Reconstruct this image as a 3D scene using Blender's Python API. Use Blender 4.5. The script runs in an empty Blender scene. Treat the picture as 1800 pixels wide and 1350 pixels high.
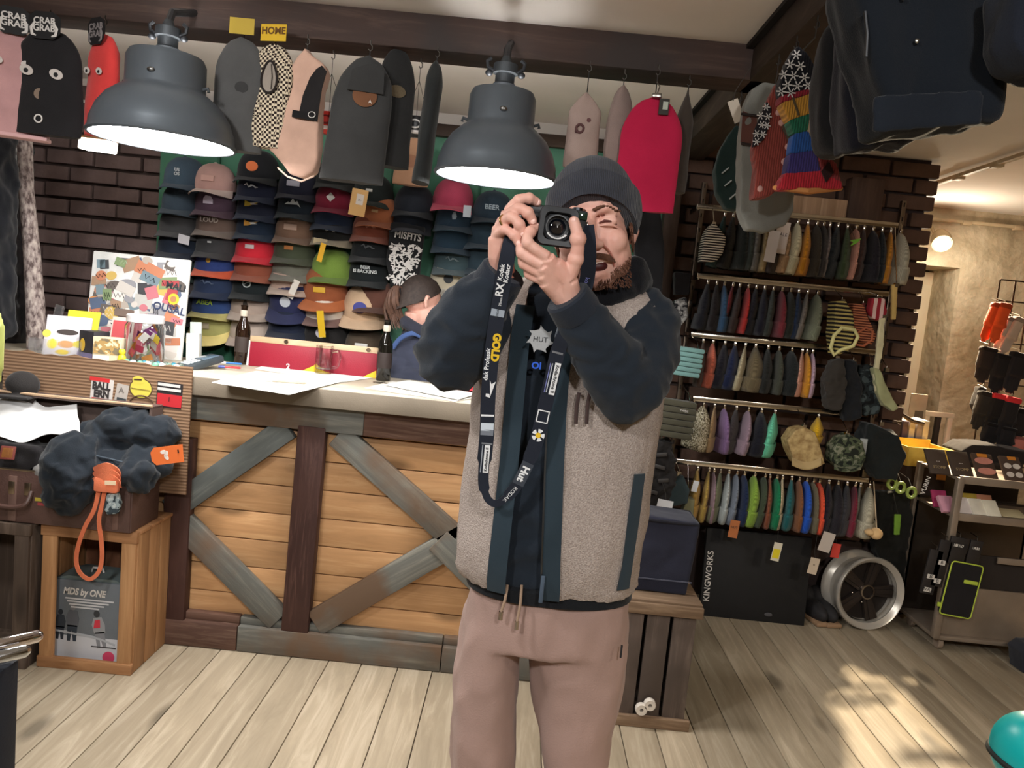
import bpy, bmesh, math, random
from mathutils import Vector, Matrix, Euler, Quaternion, noise as mnoise
from math import sin, cos, pi, radians as RAD
SC = bpy.context.scene
COL = SC.collection
rnd = random.Random(7)

# ------------------------------------------------------------------ camera
F, EYE = 1350.0, 1.45
_r, _p, _y = RAD(5.6), RAD(6.0), RAD(0.6)
FW = Vector((-sin(_y)*cos(_p), cos(_y)*cos(_p), -sin(_p)))
_rt = Vector((cos(_y), sin(_y), 0)); _up = _rt.cross(FW)
RT = _rt*cos(_r)+_up*sin(_r); UP = _up*cos(_r)-_rt*sin(_r)
cam = bpy.data.objects.new('viewpoint', bpy.data.cameras.new('viewpoint'))
COL.objects.link(cam); SC.camera = cam
cam.data.sensor_width = 36; cam.data.lens = F/1800*36
cam.data.clip_start = 0.02
cam.matrix_world = Matrix(((RT.x, UP.x, -FW.x, 0), (RT.y, UP.y, -FW.y, 0), (RT.z, UP.z, -FW.z, EYE), (0, 0, 0, 1)))
def ray(x, y): return FW+RT*((x-900)/F)-UP*((y-675)/F)
def at(x, y, Y):
    d = ray(x, y); return Vector((0, 0, EYE))+d*(Y/d.y)
def onz(x, y, z):
    d = ray(x, y); return Vector((0, 0, EYE))+d*((z-EYE)/d.z)

# ------------------------------------------------------------------ world, exposure, room lights
SC.view_settings.view_transform = 'Standard'; SC.view_settings.look = 'None'
SC.view_settings.exposure = 0.15; SC.view_settings.gamma = 1.0
SC.view_settings.use_curve_mapping = False
W = bpy.data.worlds.new('world'); SC.world = W; W.use_nodes = True
W.node_tree.nodes['Background'].inputs[0].default_value = (1, .93, .85, 1)
W.node_tree.nodes['Background'].inputs[1].default_value = 0.12
def lamp_light(name, loc, power, col, radius=.08, spot=None, aim=None, blend=.6):
    l = bpy.data.lights.new(name, 'SPOT' if spot else 'POINT'); l.energy = power; l.color = col
    l.shadow_soft_size = radius
    if spot: l.spot_size = RAD(spot); l.spot_blend = blend
    o = bpy.data.objects.new(name, l); COL.objects.link(o); o.location = loc
    if aim is not None: o.rotation_euler = (Vector(aim)-Vector(loc)).to_track_quat('-Z', 'Y').to_euler()
    return o
ROOM_LIGHTS = [  # the shop's other ceiling spots, behind and beside the camera
    ('ceiling_spot', (-1.0, -.55, 2.28), 84, (1, .985, .96), (-.7, 2.3, .5)),
    ('ceiling_spot', (-1.15, 1.0, 2.3), 62, (1, .985, .96), (-.8, 2.86, .35)),
    ('ceiling_spot', (.45, -.8, 2.28), 102, (1, .985, .965), (.2, 2.2, .8)),
    ('ceiling_spot', (2.0, .1, 2.28), 80, (1, .87, .69), (1.7, 1.9, 0)),
]
for n, l, pw, c, a in ROOM_LIGHTS: lamp_light(n, l, pw, c, .10, 120 if l[0] < 1.5 else 84, a, .8)

# ------------------------------------------------------------------ materials
def lin(c):
    return tuple(((v/255)/12.92 if v/255 <= .04045 else (((v/255)+.055)/1.055)**2.4) for v in c)
MATS = {}
class NT:
    def __init__(s, name):
        s.m = bpy.data.materials.new(name); s.m.use_nodes = True; s.t = s.m.node_tree
        s.b = s.t.nodes['Principled BSDF']
    def n(s, t, **k):
        o = s.t.nodes.new(t)
        for a, v in k.items():
            if a.startswith('i_'):
                key = a[2:].replace('_', ' ')
                o.inputs[int(key) if key.isdigit() else key].default_value = v
            else: setattr(o, a, v)
        return o
    def l(s, a, ao, b, bi): s.t.links.new(a.outputs[ao], b.inputs[bi])
    def coord(s, kind='Object', scale=(1, 1, 1), rot=(0, 0, 0), loc=(0, 0, 0)):
        tc = s.n('ShaderNodeTexCoord'); mp = s.n('ShaderNodeMapping')
        mp.inputs['Scale'].default_value = scale; mp.inputs['Rotation'].default_value = rot; mp.inputs['Location'].default_value = loc
        s.l(tc, kind, mp, 0); return mp
    def ramp(s, src, out, stops, interp='LINEAR'):
        r = s.n('ShaderNodeValToRGB'); r.color_ramp.interpolation = interp
        e = r.color_ramp.elements
        while len(e) < len(stops): e.new(.5)
        for k, (p, c) in enumerate(stops): e[k].position = p; e[k].color = (*c, 1)
        s.l(src, out, r, 0); return r
    def bump(s, src, out, strength=.3, dist=.002):
        bp = s.n('ShaderNodeBump'); bp.inputs['Strength'].default_value = strength; bp.inputs['Distance'].default_value = dist
        s.l(src, out, bp, 'Height'); s.l(bp, 0, s.b, 'Normal'); return bp
def sc(c, k): return tuple(min(1, v*k) for v in c)
def mat(c, rough=.75, var=.12, scale=14, bump=.15, bs=220, metal=0, name=None, sheen=0, trans=0, emit=0, spec=.4, coat=0, alpha=1):
    key = ('m', tuple(c), rough, var, scale, bump, bs, metal, sheen, trans, emit, spec, coat, alpha)
    if key in MATS: return MATS[key]
    s = NT(name or 'surface'); L = lin(c); b = s.b
    b.inputs['Roughness'].default_value = rough; b.inputs['Metallic'].default_value = metal
    b.inputs['Specular IOR Level'].default_value = spec
    if sheen: b.inputs['Sheen Weight'].default_value = sheen
    if trans: b.inputs['Transmission Weight'].default_value = trans; b.inputs['IOR'].default_value = 1.45
    if coat: b.inputs['Coat Weight'].default_value = coat
    if alpha < 1: b.inputs['Alpha'].default_value = alpha
    if emit: b.inputs['Emission Color'].default_value = (*L, 1); b.inputs['Emission Strength'].default_value = emit
    b.inputs['Base Color'].default_value = (*L, 1)
    if var or bump:
        mp = s.coord()
        if var:
            nz = s.n('ShaderNodeTexNoise', i_Scale=scale, i_Detail=4.0); s.l(mp, 0, nz, 'Vector')
            r = s.ramp(nz, 0, [(.3, sc(L, 1-var)), (.7, sc(L, 1+var))]); s.l(r, 0, b, 'Base Color')
        if bump:
            n2 = s.n('ShaderNodeTexNoise', i_Scale=bs, i_Detail=3.0); s.l(mp, 0, n2, 'Vector'); s.bump(n2, 0, bump, .004)
    MATS[key] = s.m; return s.m
def cloth(c, **k): return mat(c, rough=.92, var=k.pop('var', .14), scale=k.pop('scale', 9), bump=k.pop('bump', .3), bs=k.pop('bs', 350), sheen=.12, spec=.15, name='fabric', **k)
def knit(c, n=160, axis='X'):
    key = ('knit', tuple(c), n, axis)
    if key in MATS: return MATS[key]
    s = NT('knit'); L = lin(c); s.b.inputs['Roughness'].default_value = .95; s.b.inputs['Sheen Weight'].default_value = .15; s.b.inputs['Specular IOR Level'].default_value = .1
    mp = s.coord(); w = s.n('ShaderNodeTexWave', i_Scale=n/6.283, i_Distortion=1.5, bands_direction=axis); s.l(mp, 0, w, 'Vector')
    w.inputs['Detail Scale'].default_value = 3
    r = s.ramp(w, 1, [(.1, sc(L, .72)), (.8, sc(L, 1.1))]); s.l(r, 0, s.b, 'Base Color'); s.bump(w, 1, .5, .004)
    MATS[key] = s.m; return s.m
def metal(c, rough=.3, **k): return mat(c, rough=rough, metal=1, var=k.pop('var', .08), bump=k.pop('bump', .05), bs=90, name='metal', **k)
def paper(c, **k): return mat(c, rough=.6, var=.02, bump=0, name='paper', **k)
def wood(c1, c2, dirn='X', scale=1., knots=True, rough=.6, grain=1., name='wood', dirt=None, bump=.25):
    key = ('wood', tuple(c1), tuple(c2), dirn, scale, knots, rough, dirt)
    if key in MATS: return MATS[key]
    s = NT(name); a, b2 = lin(c1), lin(c2); b = s.b; b.inputs['Roughness'].default_value = rough; b.inputs['Specular IOR Level'].default_value = .3
    st = {'X': (1.2, 14, 14), 'Y': (14, 1.2, 14), 'Z': (14, 14, 1.2)}[dirn]
    tc = s.n('ShaderNodeTexCoord'); oi = s.n('ShaderNodeObjectInfo')
    ad = s.n('ShaderNodeVectorMath', operation='ADD'); ml = s.n('ShaderNodeMath', operation='MULTIPLY', i_1=37.0)
    s.l(oi, 'Random', ml, 0); s.l(tc, 'Object', ad, 0); s.l(ml, 0, ad, 1)
    mp = s.n('ShaderNodeMapping'); mp.inputs['Scale'].default_value = tuple(v*scale for v in st); s.l(ad, 0, mp, 0)
    nz = s.n('ShaderNodeTexNoise', i_Scale=1.6, i_Detail=7.0, i_Distortion=1.2); nz.inputs['Roughness'].default_value = .65; s.l(mp, 0, nz, 'Vector')
    r = s.ramp(nz, 0, [(.28, sc(a, .8)), (.5, a), (.72, b2)])
    last = r
    hv = s.n('ShaderNodeHueSaturation'); m2 = s.n('ShaderNodeMapRange', i_3=.82, i_4=1.15); s.l(oi, 'Random', m2, 0); s.l(m2, 0, hv, 'Value'); s.l(last, 0, hv, 'Color'); last = hv
    if knots:
        mk = s.n('ShaderNodeMapping'); mk.inputs['Scale'].default_value = tuple(v*.32*scale for v in {'X': (3.5, 9, 9), 'Y': (9, 3.5, 9), 'Z': (9, 9, 3.5)}[dirn]); s.l(ad, 0, mk, 0)
        vo = s.n('ShaderNodeTexVoronoi', i_Scale=1.7); s.l(mk, 0, vo, 'Vector')
        kr = s.ramp(vo, 0, [(.07, (.75,)*3), (.17, (0, 0, 0))]); mx = s.n('ShaderNodeMix', data_type='RGBA')
        mx.inputs[7].default_value = (*sc(a, .3), 1); s.l(kr, 0, mx, 0); s.l(last, 0, mx, 6)
        out = s.n('ShaderNodeMix', data_type='RGBA'); out.inputs[0].default_value = 0; s.l(mx, 2, out, 6); last = out; lo = 2
    else: lo = 0
    if dirt:
        dz = s.n('ShaderNodeTexNoise', i_Scale=3.2, i_Detail=6.0); s.l(ad, 0, dz, 'Vector')
        dr = s.ramp(dz, 0, [(.45, (0, 0, 0)), (.62, (1, 1, 1))]); mx2 = s.n('ShaderNodeMix', data_type='RGBA'); mx2.inputs[7].default_value = (*lin(dirt), 1)
        s.l(dr, 0, mx2, 0); s.l(last, lo, mx2, 6); last = mx2; lo = 2
    s.l(last, lo, b, 'Base Color'); s.bump(nz, 0, bump, .004)
    MATS[key] = s.m; return s.m
def pattern(kind, c1, c2, scale=30., c3=None, axis='Z', rough=.9, bias=.5):
    key = (kind, tuple(c1), tuple(c2), scale, c3, axis, bias)
    if key in MATS: return MATS[key]
    s = NT(kind); a, b2 = lin(c1), lin(c2); s.b.inputs['Roughness'].default_value = rough; s.b.inputs['Specular IOR Level'].default_value = .15
    mp = s.coord()
    if kind == 'check':
        t = s.n('ShaderNodeTexChecker', i_Scale=scale); t.inputs[1].default_value = (*a, 1); t.inputs[2].default_value = (*b2, 1)
        s.l(mp, 0, t, 0); s.l(t, 0, s.b, 'Base Color')
    elif kind == 'stripe':
        t = s.n('ShaderNodeTexWave', i_Scale=scale/6.283, bands_direction=axis, i_Distortion=.6); s.l(mp, 0, t, 'Vector')
        r = s.ramp(t, 1, [(0, a), (bias, b2)], 'CONSTANT'); s.l(r, 0, s.b, 'Base Color')
    elif kind == 'camo':
        t = s.n('ShaderNodeTexNoise', i_Scale=scale, i_Detail=2.0, i_Distortion=.8); s.l(mp, 0, t, 'Vector')
        c3l = lin(c3) if c3 else sc(a, .3)
        r = s.ramp(t, 0, [(0, c3l), (.43, a), (.54, b2)], 'CONSTANT'); s.l(r, 0, s.b, 'Base Color')
    elif kind == 'speckle':
        t = s.n('ShaderNodeTexNoise', i_Scale=scale, i_Detail=5.0); s.l(mp, 0, t, 'Vector')
        r = s.ramp(t, 0, [(.35, a), (.65, b2)]); s.l(r, 0, s.b, 'Base Color'); s.bump(t, 0, .6, .008)
    MATS[key] = s.m; return s.m

# ------------------------------------------------------------------ mesh builder
def rotm(rx=0, ry=0, rz=0): return Euler((rx, ry, rz)).to_matrix().to_4x4()
def TR(loc, rx=0, ry=0, rz=0): return Matrix.Translation(Vector(loc)) @ rotm(rx, ry, rz)
class MB:
    def __init__(s): s.v = []; s.f = []
    def add(s, vs, fs, M=None):
        o = len(s.v)
        s.v += [(M @ Vector(v)) if M is not None else Vector(v) for v in vs]
        s.f += [tuple(i+o for i in f) for f in fs]; return s
    def box(s, c, d, M=None, bev=0):
        x, y, z = (v/2 for v in d); cx, cy, cz = c
        if bev:
            bm = bmesh.new(); bmesh.ops.create_cube(bm, size=1)
            for v in bm.verts: v.co = Vector((v.co.x*d[0]+cx, v.co.y*d[1]+cy, v.co.z*d[2]+cz))
            bmesh.ops.bevel(bm, geom=bm.edges[:], offset=min(bev, min(d)*.45), segments=2, affect='EDGES', profile=.5)
            bm.verts.index_update(); s.add([v.co.copy() for v in bm.verts], [[v.index for v in f.verts] for f in bm.faces], M); bm.free(); return s
        vs = [(cx+a*x, cy+b*y, cz+c2*z) for a in (-1, 1) for b in (-1, 1) for c2 in (-1, 1)]
        return s.add(vs, [(0, 1, 3, 2), (4, 6, 7, 5), (0, 4, 5, 1), (2, 3, 7, 6), (0, 2, 6, 4), (1, 5, 7, 3)], M)
    def lathe(s, prof, n=24, M=None, cap=True):
        vs = []; fs = []; k = len(prof)
        for j in range(n):
            a = 2*pi*j/n
            vs += [(r*cos(a), r*sin(a), z) for r, z in prof]
        for j in range(n):
            j2 = (j+1) % n
            for i in range(k-1): fs.append((j*k+i, j2*k+i, j2*k+i+1, j*k+i+1))
        if cap:
            if prof[0][0] > 1e-6: fs.append(tuple(j*k for j in range(n))[::-1])
            if prof[-1][0] > 1e-6: fs.append(tuple(j*k+k-1 for j in range(n)))
        return s.add(vs, fs, M)
    def loft(s, rings, closed=True, caps=True, M=None, loop=False):
        n = len(rings[0]); vs = [p for r in rings for p in r]; fs = []
        m = len(rings)
        for i in range(m if loop else m-1):
            i2 = (i+1) % m
            for j in range(n if closed else n-1):
                j2 = (j+1) % n
                fs.append((i*n+j, i*n+j2, i2*n+j2, i2*n+j))
        if caps and closed and not loop:
            fs.append(tuple(range(n))[::-1]); fs.append(tuple((m-1)*n+j for j in range(n)))
        return s.add(vs, fs, M)
    def tube(s, pts, r, n=8, M=None, loop=False, flat=1., updir=None):
        pts = [Vector(p) for p in pts]; m = len(pts); rr = r if isinstance(r, (list, tuple)) else [r]*m
        rings = []; u = None
        for i, p in enumerate(pts):
            if loop: t = pts[(i+1) % m]-pts[i-1]
            else: t = pts[min(i+1, m-1)]-pts[max(i-1, 0)]
            t.normalize()
            if u is None:
                u = Vector(updir) if updir else (Vector((0, 0, 1)) if abs(t.z) < .9 else Vector((1, 0, 0)))
            u = (u-t*u.dot(t))
            if u.length < 1e-6: u = t.orthogonal()
            u.normalize(); w = t.cross(u)
            rings.append([p+u*(rr[i]*cos(2*pi*j/n))+w*(rr[i]*flat*sin(2*pi*j/n)) for j in range(n)])
        return s.loft(rings, M=M, loop=loop)
    def prism(s, out, d, M=None, y0=0):
        """outline in local XZ, thickness d along +Y from y0"""
        n = len(out); vs = [(x, y0, z) for x, z in out]+[(x, y0+d, z) for x, z in out]
        fs = [tuple(range(n)), tuple(range(2*n-1, n-1, -1))]+[(j, j+n, (j+1) % n+n, (j+1) % n) for j in range(n)]
        return s.add(vs, fs, M)
    def ell(s, c, r, M=None, nu=16, nv=10):
        vs = []; fs = []
        for i in range(1, nv):
            t = pi*i/nv
            vs += [(c[0]+r[0]*sin(t)*cos(2*pi*j/nu), c[1]+r[1]*sin(t)*sin(2*pi*j/nu), c[2]+r[2]*cos(t)) for j in range(nu)]
        for i in range(nv-2):
            for j in range(nu): fs.append((i*nu+j, i*nu+nu+j, i*nu+nu+(j+1) % nu, i*nu+(j+1) % nu))
        vs += [(c[0], c[1], c[2]+r[2]), (c[0], c[1], c[2]-r[2])]; a = len(vs)-2
        for j in range(nu):
            fs.append((a, j, (j+1) % nu)); k = (nv-2)*nu; fs.append((a+1, k+(j+1) % nu, k+j))
        return s.add(vs, fs, M)
    def grid(s, fn, nu, nv, thick=0, M=None):
        """sheet: fn(u,v) in 0..1"""
        vs = [Vector(fn(i/nu, j/nv)) for i in range(nu+1) for j in range(nv+1)]
        fs = [(i*(nv+1)+j, (i+1)*(nv+1)+j, (i+1)*(nv+1)+j+1, i*(nv+1)+j+1) for i in range(nu) for j in range(nv)]
        if thick:
            me = bpy.data.meshes.new('t'); me.from_pydata([tuple(v) for v in vs], [], fs); me.update()
            bm = bmesh.new(); bm.from_mesh(me); bpy.data.meshes.remove(me)
            bmesh.ops.recalc_face_normals(bm, faces=bm.faces[:]); bmesh.ops.solidify(bm, geom=bm.faces[:], thickness=thick)
            bm.verts.index_update(); vs = [v.co.copy() for v in bm.verts]; fs = [[v.index for v in f.verts] for f in bm.faces]; bm.free()
        return s.add(vs, fs, M)
    def mesh(s, name, smooth=True, ang=38):
        me = bpy.data.meshes.new(name); me.from_pydata([tuple(v) for v in s.v], [], s.f)
        bm = bmesh.new(); bm.from_mesh(me); bmesh.ops.recalc_face_normals(bm, faces=bm.faces[:]); bm.to_mesh(me); bm.free()
        if smooth:
            me.shade_smooth(); me.set_sharp_from_angle(angle=RAD(ang))
        me.update(); return me
    def build(s, name, m=None, parent=None, loc=None, rot=None, **k):
        return link(name, s.mesh(name, **k), m, parent, loc, rot)
def link(name, me, m=None, parent=None, loc=None, rot=None):
    o = bpy.data.objects.new(name, me); COL.objects.link(o)
    if m is not None:
        if len(me.materials) == 0: me.materials.append(m)
        elif me.materials[0] != m:
            o.material_slots[0].link = 'OBJECT'; o.material_slots[0].material = m
    if parent is not None: o.parent = parent
    if loc is not None: o.location = loc
    if rot is not None: o.rotation_euler = rot
    return o
def tag(o, label=None, cat=None, group=None, kind=None):
    if label: o['label'] = label
    if cat: o['category'] = cat
    if group: o['group'] = group
    if kind: o['kind'] = kind
    return o
def thing(name, label, cat, loc=(0, 0, 0), rot=(0, 0, 0), group=None):
    o = bpy.data.objects.new(name, None); COL.objects.link(o); o.location = loc; o.rotation_euler = rot
    o.empty_display_size = .05
    return tag(o, label, cat, group)
def struct(name, mb, m, label=None): return tag(mb.build(name, m), label=label, kind='structure')
TMP = bpy.data.scenes.new('scratch')
def baked(o):
    """mesh of an object with its modifiers applied, worked out in a scratch scene"""
    TMP.collection.objects.link(o); vl = TMP.view_layers[0]; vl.update()
    return bpy.data.meshes.new_from_object(o.evaluated_get(vl.depsgraph))
def text(s, size, m, parent, M=None, ext=.0004, name='lettering', bold=0, align='CENTER', shear=0, sx=1.):
    """lettering lying in local XZ (reads along +X, up +Z, faces -Y)"""
    cu = bpy.data.curves.new(name, 'FONT'); cu.body = s; cu.size = size; cu.extrude = ext; cu.align_x = align; cu.align_y = 'CENTER'; cu.shear = shear
    cu.offset = bold; cu.resolution_u = 3
    o = bpy.data.objects.new(name, cu); me = baked(o)
    bpy.data.objects.remove(o); bpy.data.curves.remove(cu)
    me.transform((M if M is not None else Matrix()) @ rotm(pi/2) @ Matrix.Diagonal((sx, 1, 1, 1)))
    me.materials.clear(); return link(name, me, m, parent)
def remesh(mb, vox, smooth=4, name='m', fac=.5):
    """fuse overlapping solids into one continuous skin"""
    me = mb.mesh('t', smooth=False); o = bpy.data.objects.new('t', me)
    md = o.modifiers.new('r', 'REMESH'); md.mode = 'VOXEL'; md.voxel_size = vox; md.use_smooth_shade = True
    if smooth:
        sm = o.modifiers.new('s', 'SMOOTH'); sm.factor = fac; sm.iterations = smooth
    out = baked(o)
    bpy.data.objects.remove(o); bpy.data.meshes.remove(me); out.name = name; out.shade_smooth(); out.materials.clear(); return out
def wrinkle(me, amp, scale, seed=0., stretch=(1, 1, 1), mask=None):
    bm = bmesh.new(); bm.from_mesh(me); bm.normal_update()
    for v in bm.verts:
        q = Vector((v.co.x*stretch[0], v.co.y*stretch[1], v.co.z*stretch[2]))*scale+Vector((seed, seed*1.7, seed*.6))
        k = mnoise.noise(q)+.5*mnoise.noise(q*2.1)
        v.co += v.normal*(amp*k*(mask(v.co) if mask else 1))
    bm.to_mesh(me); bm.free(); me.update(); return me
def ridges(me, amp, scale, seed=0., stretch=(1, 1, 1)):
    bm = bmesh.new(); bm.from_mesh(me); bm.normal_update()
    for v in bm.verts:
        q = Vector((v.co.x*stretch[0], v.co.y*stretch[1], v.co.z*stretch[2]))*scale+Vector((seed, seed*1.3, seed*.7))
        q += Vector((mnoise.noise(q*.6+Vector((9, 0, 0))), mnoise.noise(q*.6+Vector((0, 9, 0))), mnoise.noise(q*.6)))*.9
        v.co += v.normal*(amp*(1-3*abs(mnoise.noise(q))))
    bm.to_mesh(me); bm.free(); me.update(); return me
def spline(pts, n=8):
    P = [Vector(p) for p in pts]; out = []
    for i in range(len(P)-1):
        a, b, c, d = P[max(i-1, 0)], P[i], P[i+1], P[min(i+2, len(P)-1)]
        for k in range(n):
            t = k/n; out.append(.5*((2*b)+(c-a)*t+(2*a-5*b+4*c-d)*t*t+(3*b-a-3*c+d)*t**3))
    return out+[P[-1]]
def dup(root, loc=None, parent=None):
    c = root.copy(); COL.objects.link(c)
    if parent is not None: c.parent = parent
    if loc is not None: c.location = loc
    for ch in root.children: dup(ch, None, c)
    return c
# ------------------------------------------------------------------ the room
CEIL = 2.36; WY = 4.0; FY = 5.3
M_PLASTER = mat((236, 230, 224), rough=.9, var=.04, scale=3, bump=.1, bs=30, name='plaster')
M_FLOOR = wood((168, 154, 132), (192, 179, 158), 'Y', .9, True, .55, name='floor_wood', bump=.12)
fl = struct('floor', MB().box((.6, 2.2, -.03), (8.2, 7.8, .04)), mat((60, 50, 42)), 'worn pale pine board floor')
x = -3.4; k = 0
PLK = {}
while x < 4.6:
    w = (.128, .142, .135, .148)[k % 4]
    if w not in PLK: PLK[w] = MB().box((0, 2.2, 0), (w-.0035, 7.6, .02), bev=.0018).mesh('plank')
    link('plank', PLK[w], M_FLOOR, fl, (x+w/2, 0, -.0105+rnd.uniform(-.0006, .0006))); x += w; k += 1
ceil = struct('ceiling', MB().box((.6, 2.2, CEIL+.05), (8.2, 7.8, .1)), M_PLASTER, 'white plaster ceiling between the dark beams')
M_WB = mat((70, 57, 54), rough=.9, var=.2, scale=4, name='mortar')
wb = struct('wall_back', MB().box((-.685, WY+.1, 1.18), (5.27, .2, 2.36)), M_WB, 'rough brick back wall behind caps and rack')
struct('wall_top_plaster', MB().box((-1.25, WY-.015, 2.3), (3.7, .03, .12)), M_PLASTER, 'white plaster band above the cap panel')
M_BRL = mat((104, 87, 85), rough=.9, var=.2, scale=9, bump=.5, bs=60, name='brick')
M_BRR = mat((88, 66, 55), rough=.9, var=.25, scale=9, bump=.5, bs=60, name='brick')
BRK = MB().box((0, 0, 0), (.235, .05, .068), bev=.006).mesh('brick')
HBRK = MB().box((0, 0, 0), (.11, .05, .068), bev=.006).mesh('brick')
def bricks(x0, x1, z0, z1, m):
    z = z0; r = 0
    while z < z1:
        x = x0+(.125 if r % 2 else 0)
        while x+.118 <= x1:
            link('brick', BRK, m, wb, (x+rnd.uniform(-.004, .004), WY-.012+rnd.uniform(-.004, .004), z+rnd.uniform(-.003, .003))); x += .25
        if x-.125+.115 <= x1: link('brick', HBRK, m, wb, (x-.125+.0625, WY-.012, z))
        z += .082; r += 1
bricks(-3.15, -1.8, .98, 2.32, M_BRL)
bricks(.74, 1.995, .42, 2.34, M_BRR)
GP = struct('wall_cap_panel', MB().box((-.62, WY-.045, 1.45), (2.6, .03, 1.58)), mat((52, 110, 84), rough=.55, var=.12, scale=3, bump=.05), 'green painted board behind the rows of caps')
for xx in (-1.62, -1.18, -.74, -.3): MB().box((xx, WY-.066, 1.45), (.012, .012, 1.58)).build('panel_seam', mat((40, 92, 70)), GP)
MB().box((-.62, WY-.07, 2.265), (2.64, .05, .06), bev=.004).build('top_rail', wood((70, 56, 48), (96, 78, 66), 'X'), GP)
struct('wall_left', MB().box((-3.35, 2.2, 1.18), (.1, 7.8, 2.36)), mat((88, 76, 70), rough=.9, var=.2))
struct('wall_right', MB().box((4.6, 2.2, 1.18), (.1, 7.8, 2.36)), mat((168, 150, 122), rough=.9, var=.15))
struct('wall_front', MB().box((.6, -1.65, 1.18), (8.2, .1, 2.36)), mat((150, 142, 132), rough=.9, var=.1))
# far concrete wall with the door recess
def concrete():
    s = NT('concrete'); mp = s.coord(); b = s.b; b.inputs['Roughness'].default_value = .9
    nz = s.n('ShaderNodeTexNoise', i_Scale=2.6, i_Detail=9.0, i_Distortion=1.0); nz.inputs['Roughness'].default_value = .7; s.l(mp, 0, nz, 'Vector')
    r = s.ramp(nz, 0, [(.3, lin((160, 146, 120))), (.5, lin((200, 187, 160))), (.68, lin((224, 213, 190)))]); s.l(r, 0, b, 'Base Color')
    n2 = s.n('ShaderNodeTexNoise', i_Scale=9.0, i_Detail=6.0); s.l(mp, 0, n2, 'Vector'); s.bump(n2, 0, .9, .03); return s.m
M_CON = concrete()
DL, DR, DT = at(1560, 600, FY).x, at(1668, 600, FY).x, at(1640, 467, FY).z
wf = MB().box(((DR+4.6)/2, FY+.2, 1.18), (4.6-DR, .4, 2.36)).box(((1.9+DL)/2, FY+.2, 1.18), (DL-1.9, .4, 2.36)).box(((DL+DR)/2, FY+.2, (DT+2.36)/2), (DR-DL, .4, 2.36-DT))
struct('wall_far', wf, M_CON, 'rough bare concrete wall beyond the hat rack')
struct('wall_far_side', MB().box((1.93, (WY+FY)/2+.1, 1.18), (.1, FY-WY-.2, 2.36)), mat((96, 78, 62), rough=.9, var=.2))
struct('wall_passage', MB().box((2.6, 6.0, 1.18), (2.2, .1, 2.36)), mat((92, 78, 64), rough=.9, var=.3, scale=3))
d1 = tag(bpy.data.objects.new('door_1', None), 'cream painted door in the concrete wall recess', kind='structure'); COL.objects.link(d1)
dl, dr = at(1600, 600, FY+.36).x, at(1634, 600, FY+.36).x
d1.location = ((dl+dr)/2, FY+.36, 0)
M_DOOR = mat((236, 226, 200), rough=.5, var=.03)
MB().box((0, 0, (DT-.01)/2), (dr-dl, .045, DT-.03), bev=.004).build('door_leaf', M_DOOR, d1)
MB().box((-.02, 0, DT-.06), (dr-dl+.35, .05, .09), bev=.004).build('door_frame', M_DOOR, d1)
hb = MB().box((.0, -.03, .92), (.035, .012, .2), bev=.004).build('door_handle', metal((80, 74, 66), .4), d1)
# timber ceiling beams
M_BEAM = wood((72, 55, 49), (98, 78, 69), 'X', 1., True, .7, name='beam_wood', dirt=(56, 48, 46))
M_BEAMY = wood((66, 54, 46), (92, 78, 66), 'Y', 1., True, .7, name='beam_wood')
bm1 = struct('ceiling_beam', MB().box((-1.35, 2.695, 2.305), (4.1, .15, .115), bev=.006), M_BEAM, 'dark timber beam across the shop carrying the hoods and lamps')
struct('ceiling_beam', MB().box((.725, 2.0, 2.305), (.15, 4.0, .115), bev=.006), M_BEAMY, 'timber beam running back from the camera with hats and jackets hung from it')
struct('shade_strip', MB().box((.637, 2.0, 2.352), (.022, 4.0, .014)), mat((26, 20, 18)), 'dark strip standing in for shade along the beam top')  # near-black box stands in for the shade where beam meets ceiling
hk = MB().tube([(0, 0, 0), (0, 0, -.012)], .0022, 6).tube([(0.0, 0, -.012+.0), (.006, 0, -.018), (.006, 0, -.028), (0, 0, -.034), (-.006, 0, -.028)], .0018, 6)
HOOKM = hk.mesh('hook'); M_HOOK = metal((70, 66, 62), .35)
def hook(p): return link('hook', HOOKM, M_HOOK, bm1, p)
struct('wall_post', MB().box((.665, WY-.085, 1.17), (.075, .09, 2.3), bev=.006), wood((66, 50, 42), (90, 72, 60), 'Z'), 'dark timber post between caps and hat rack')

sl_ = thing('added_light_strip', 'added unseen glowing strip behind the timber beam, brightening ceiling and caps', 'lamp', (-.9, 2.79, 2.285))  # added light source hidden by the beam, lifts the ceiling and upper wall
ems = NT('strip_glow'); ems.b.inputs['Emission Color'].default_value = (1, .98, .96, 1); ems.b.inputs['Emission Strength'].default_value = 26
MB().box((0, 0, 0), (2.6, .022, .02), bev=.003).build('profile', mat((170, 170, 170), rough=.4), sl_); MB().box((0, .014, .004), (2.56, .008, .016)).build('diffuser', ems.m, sl_)

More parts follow.
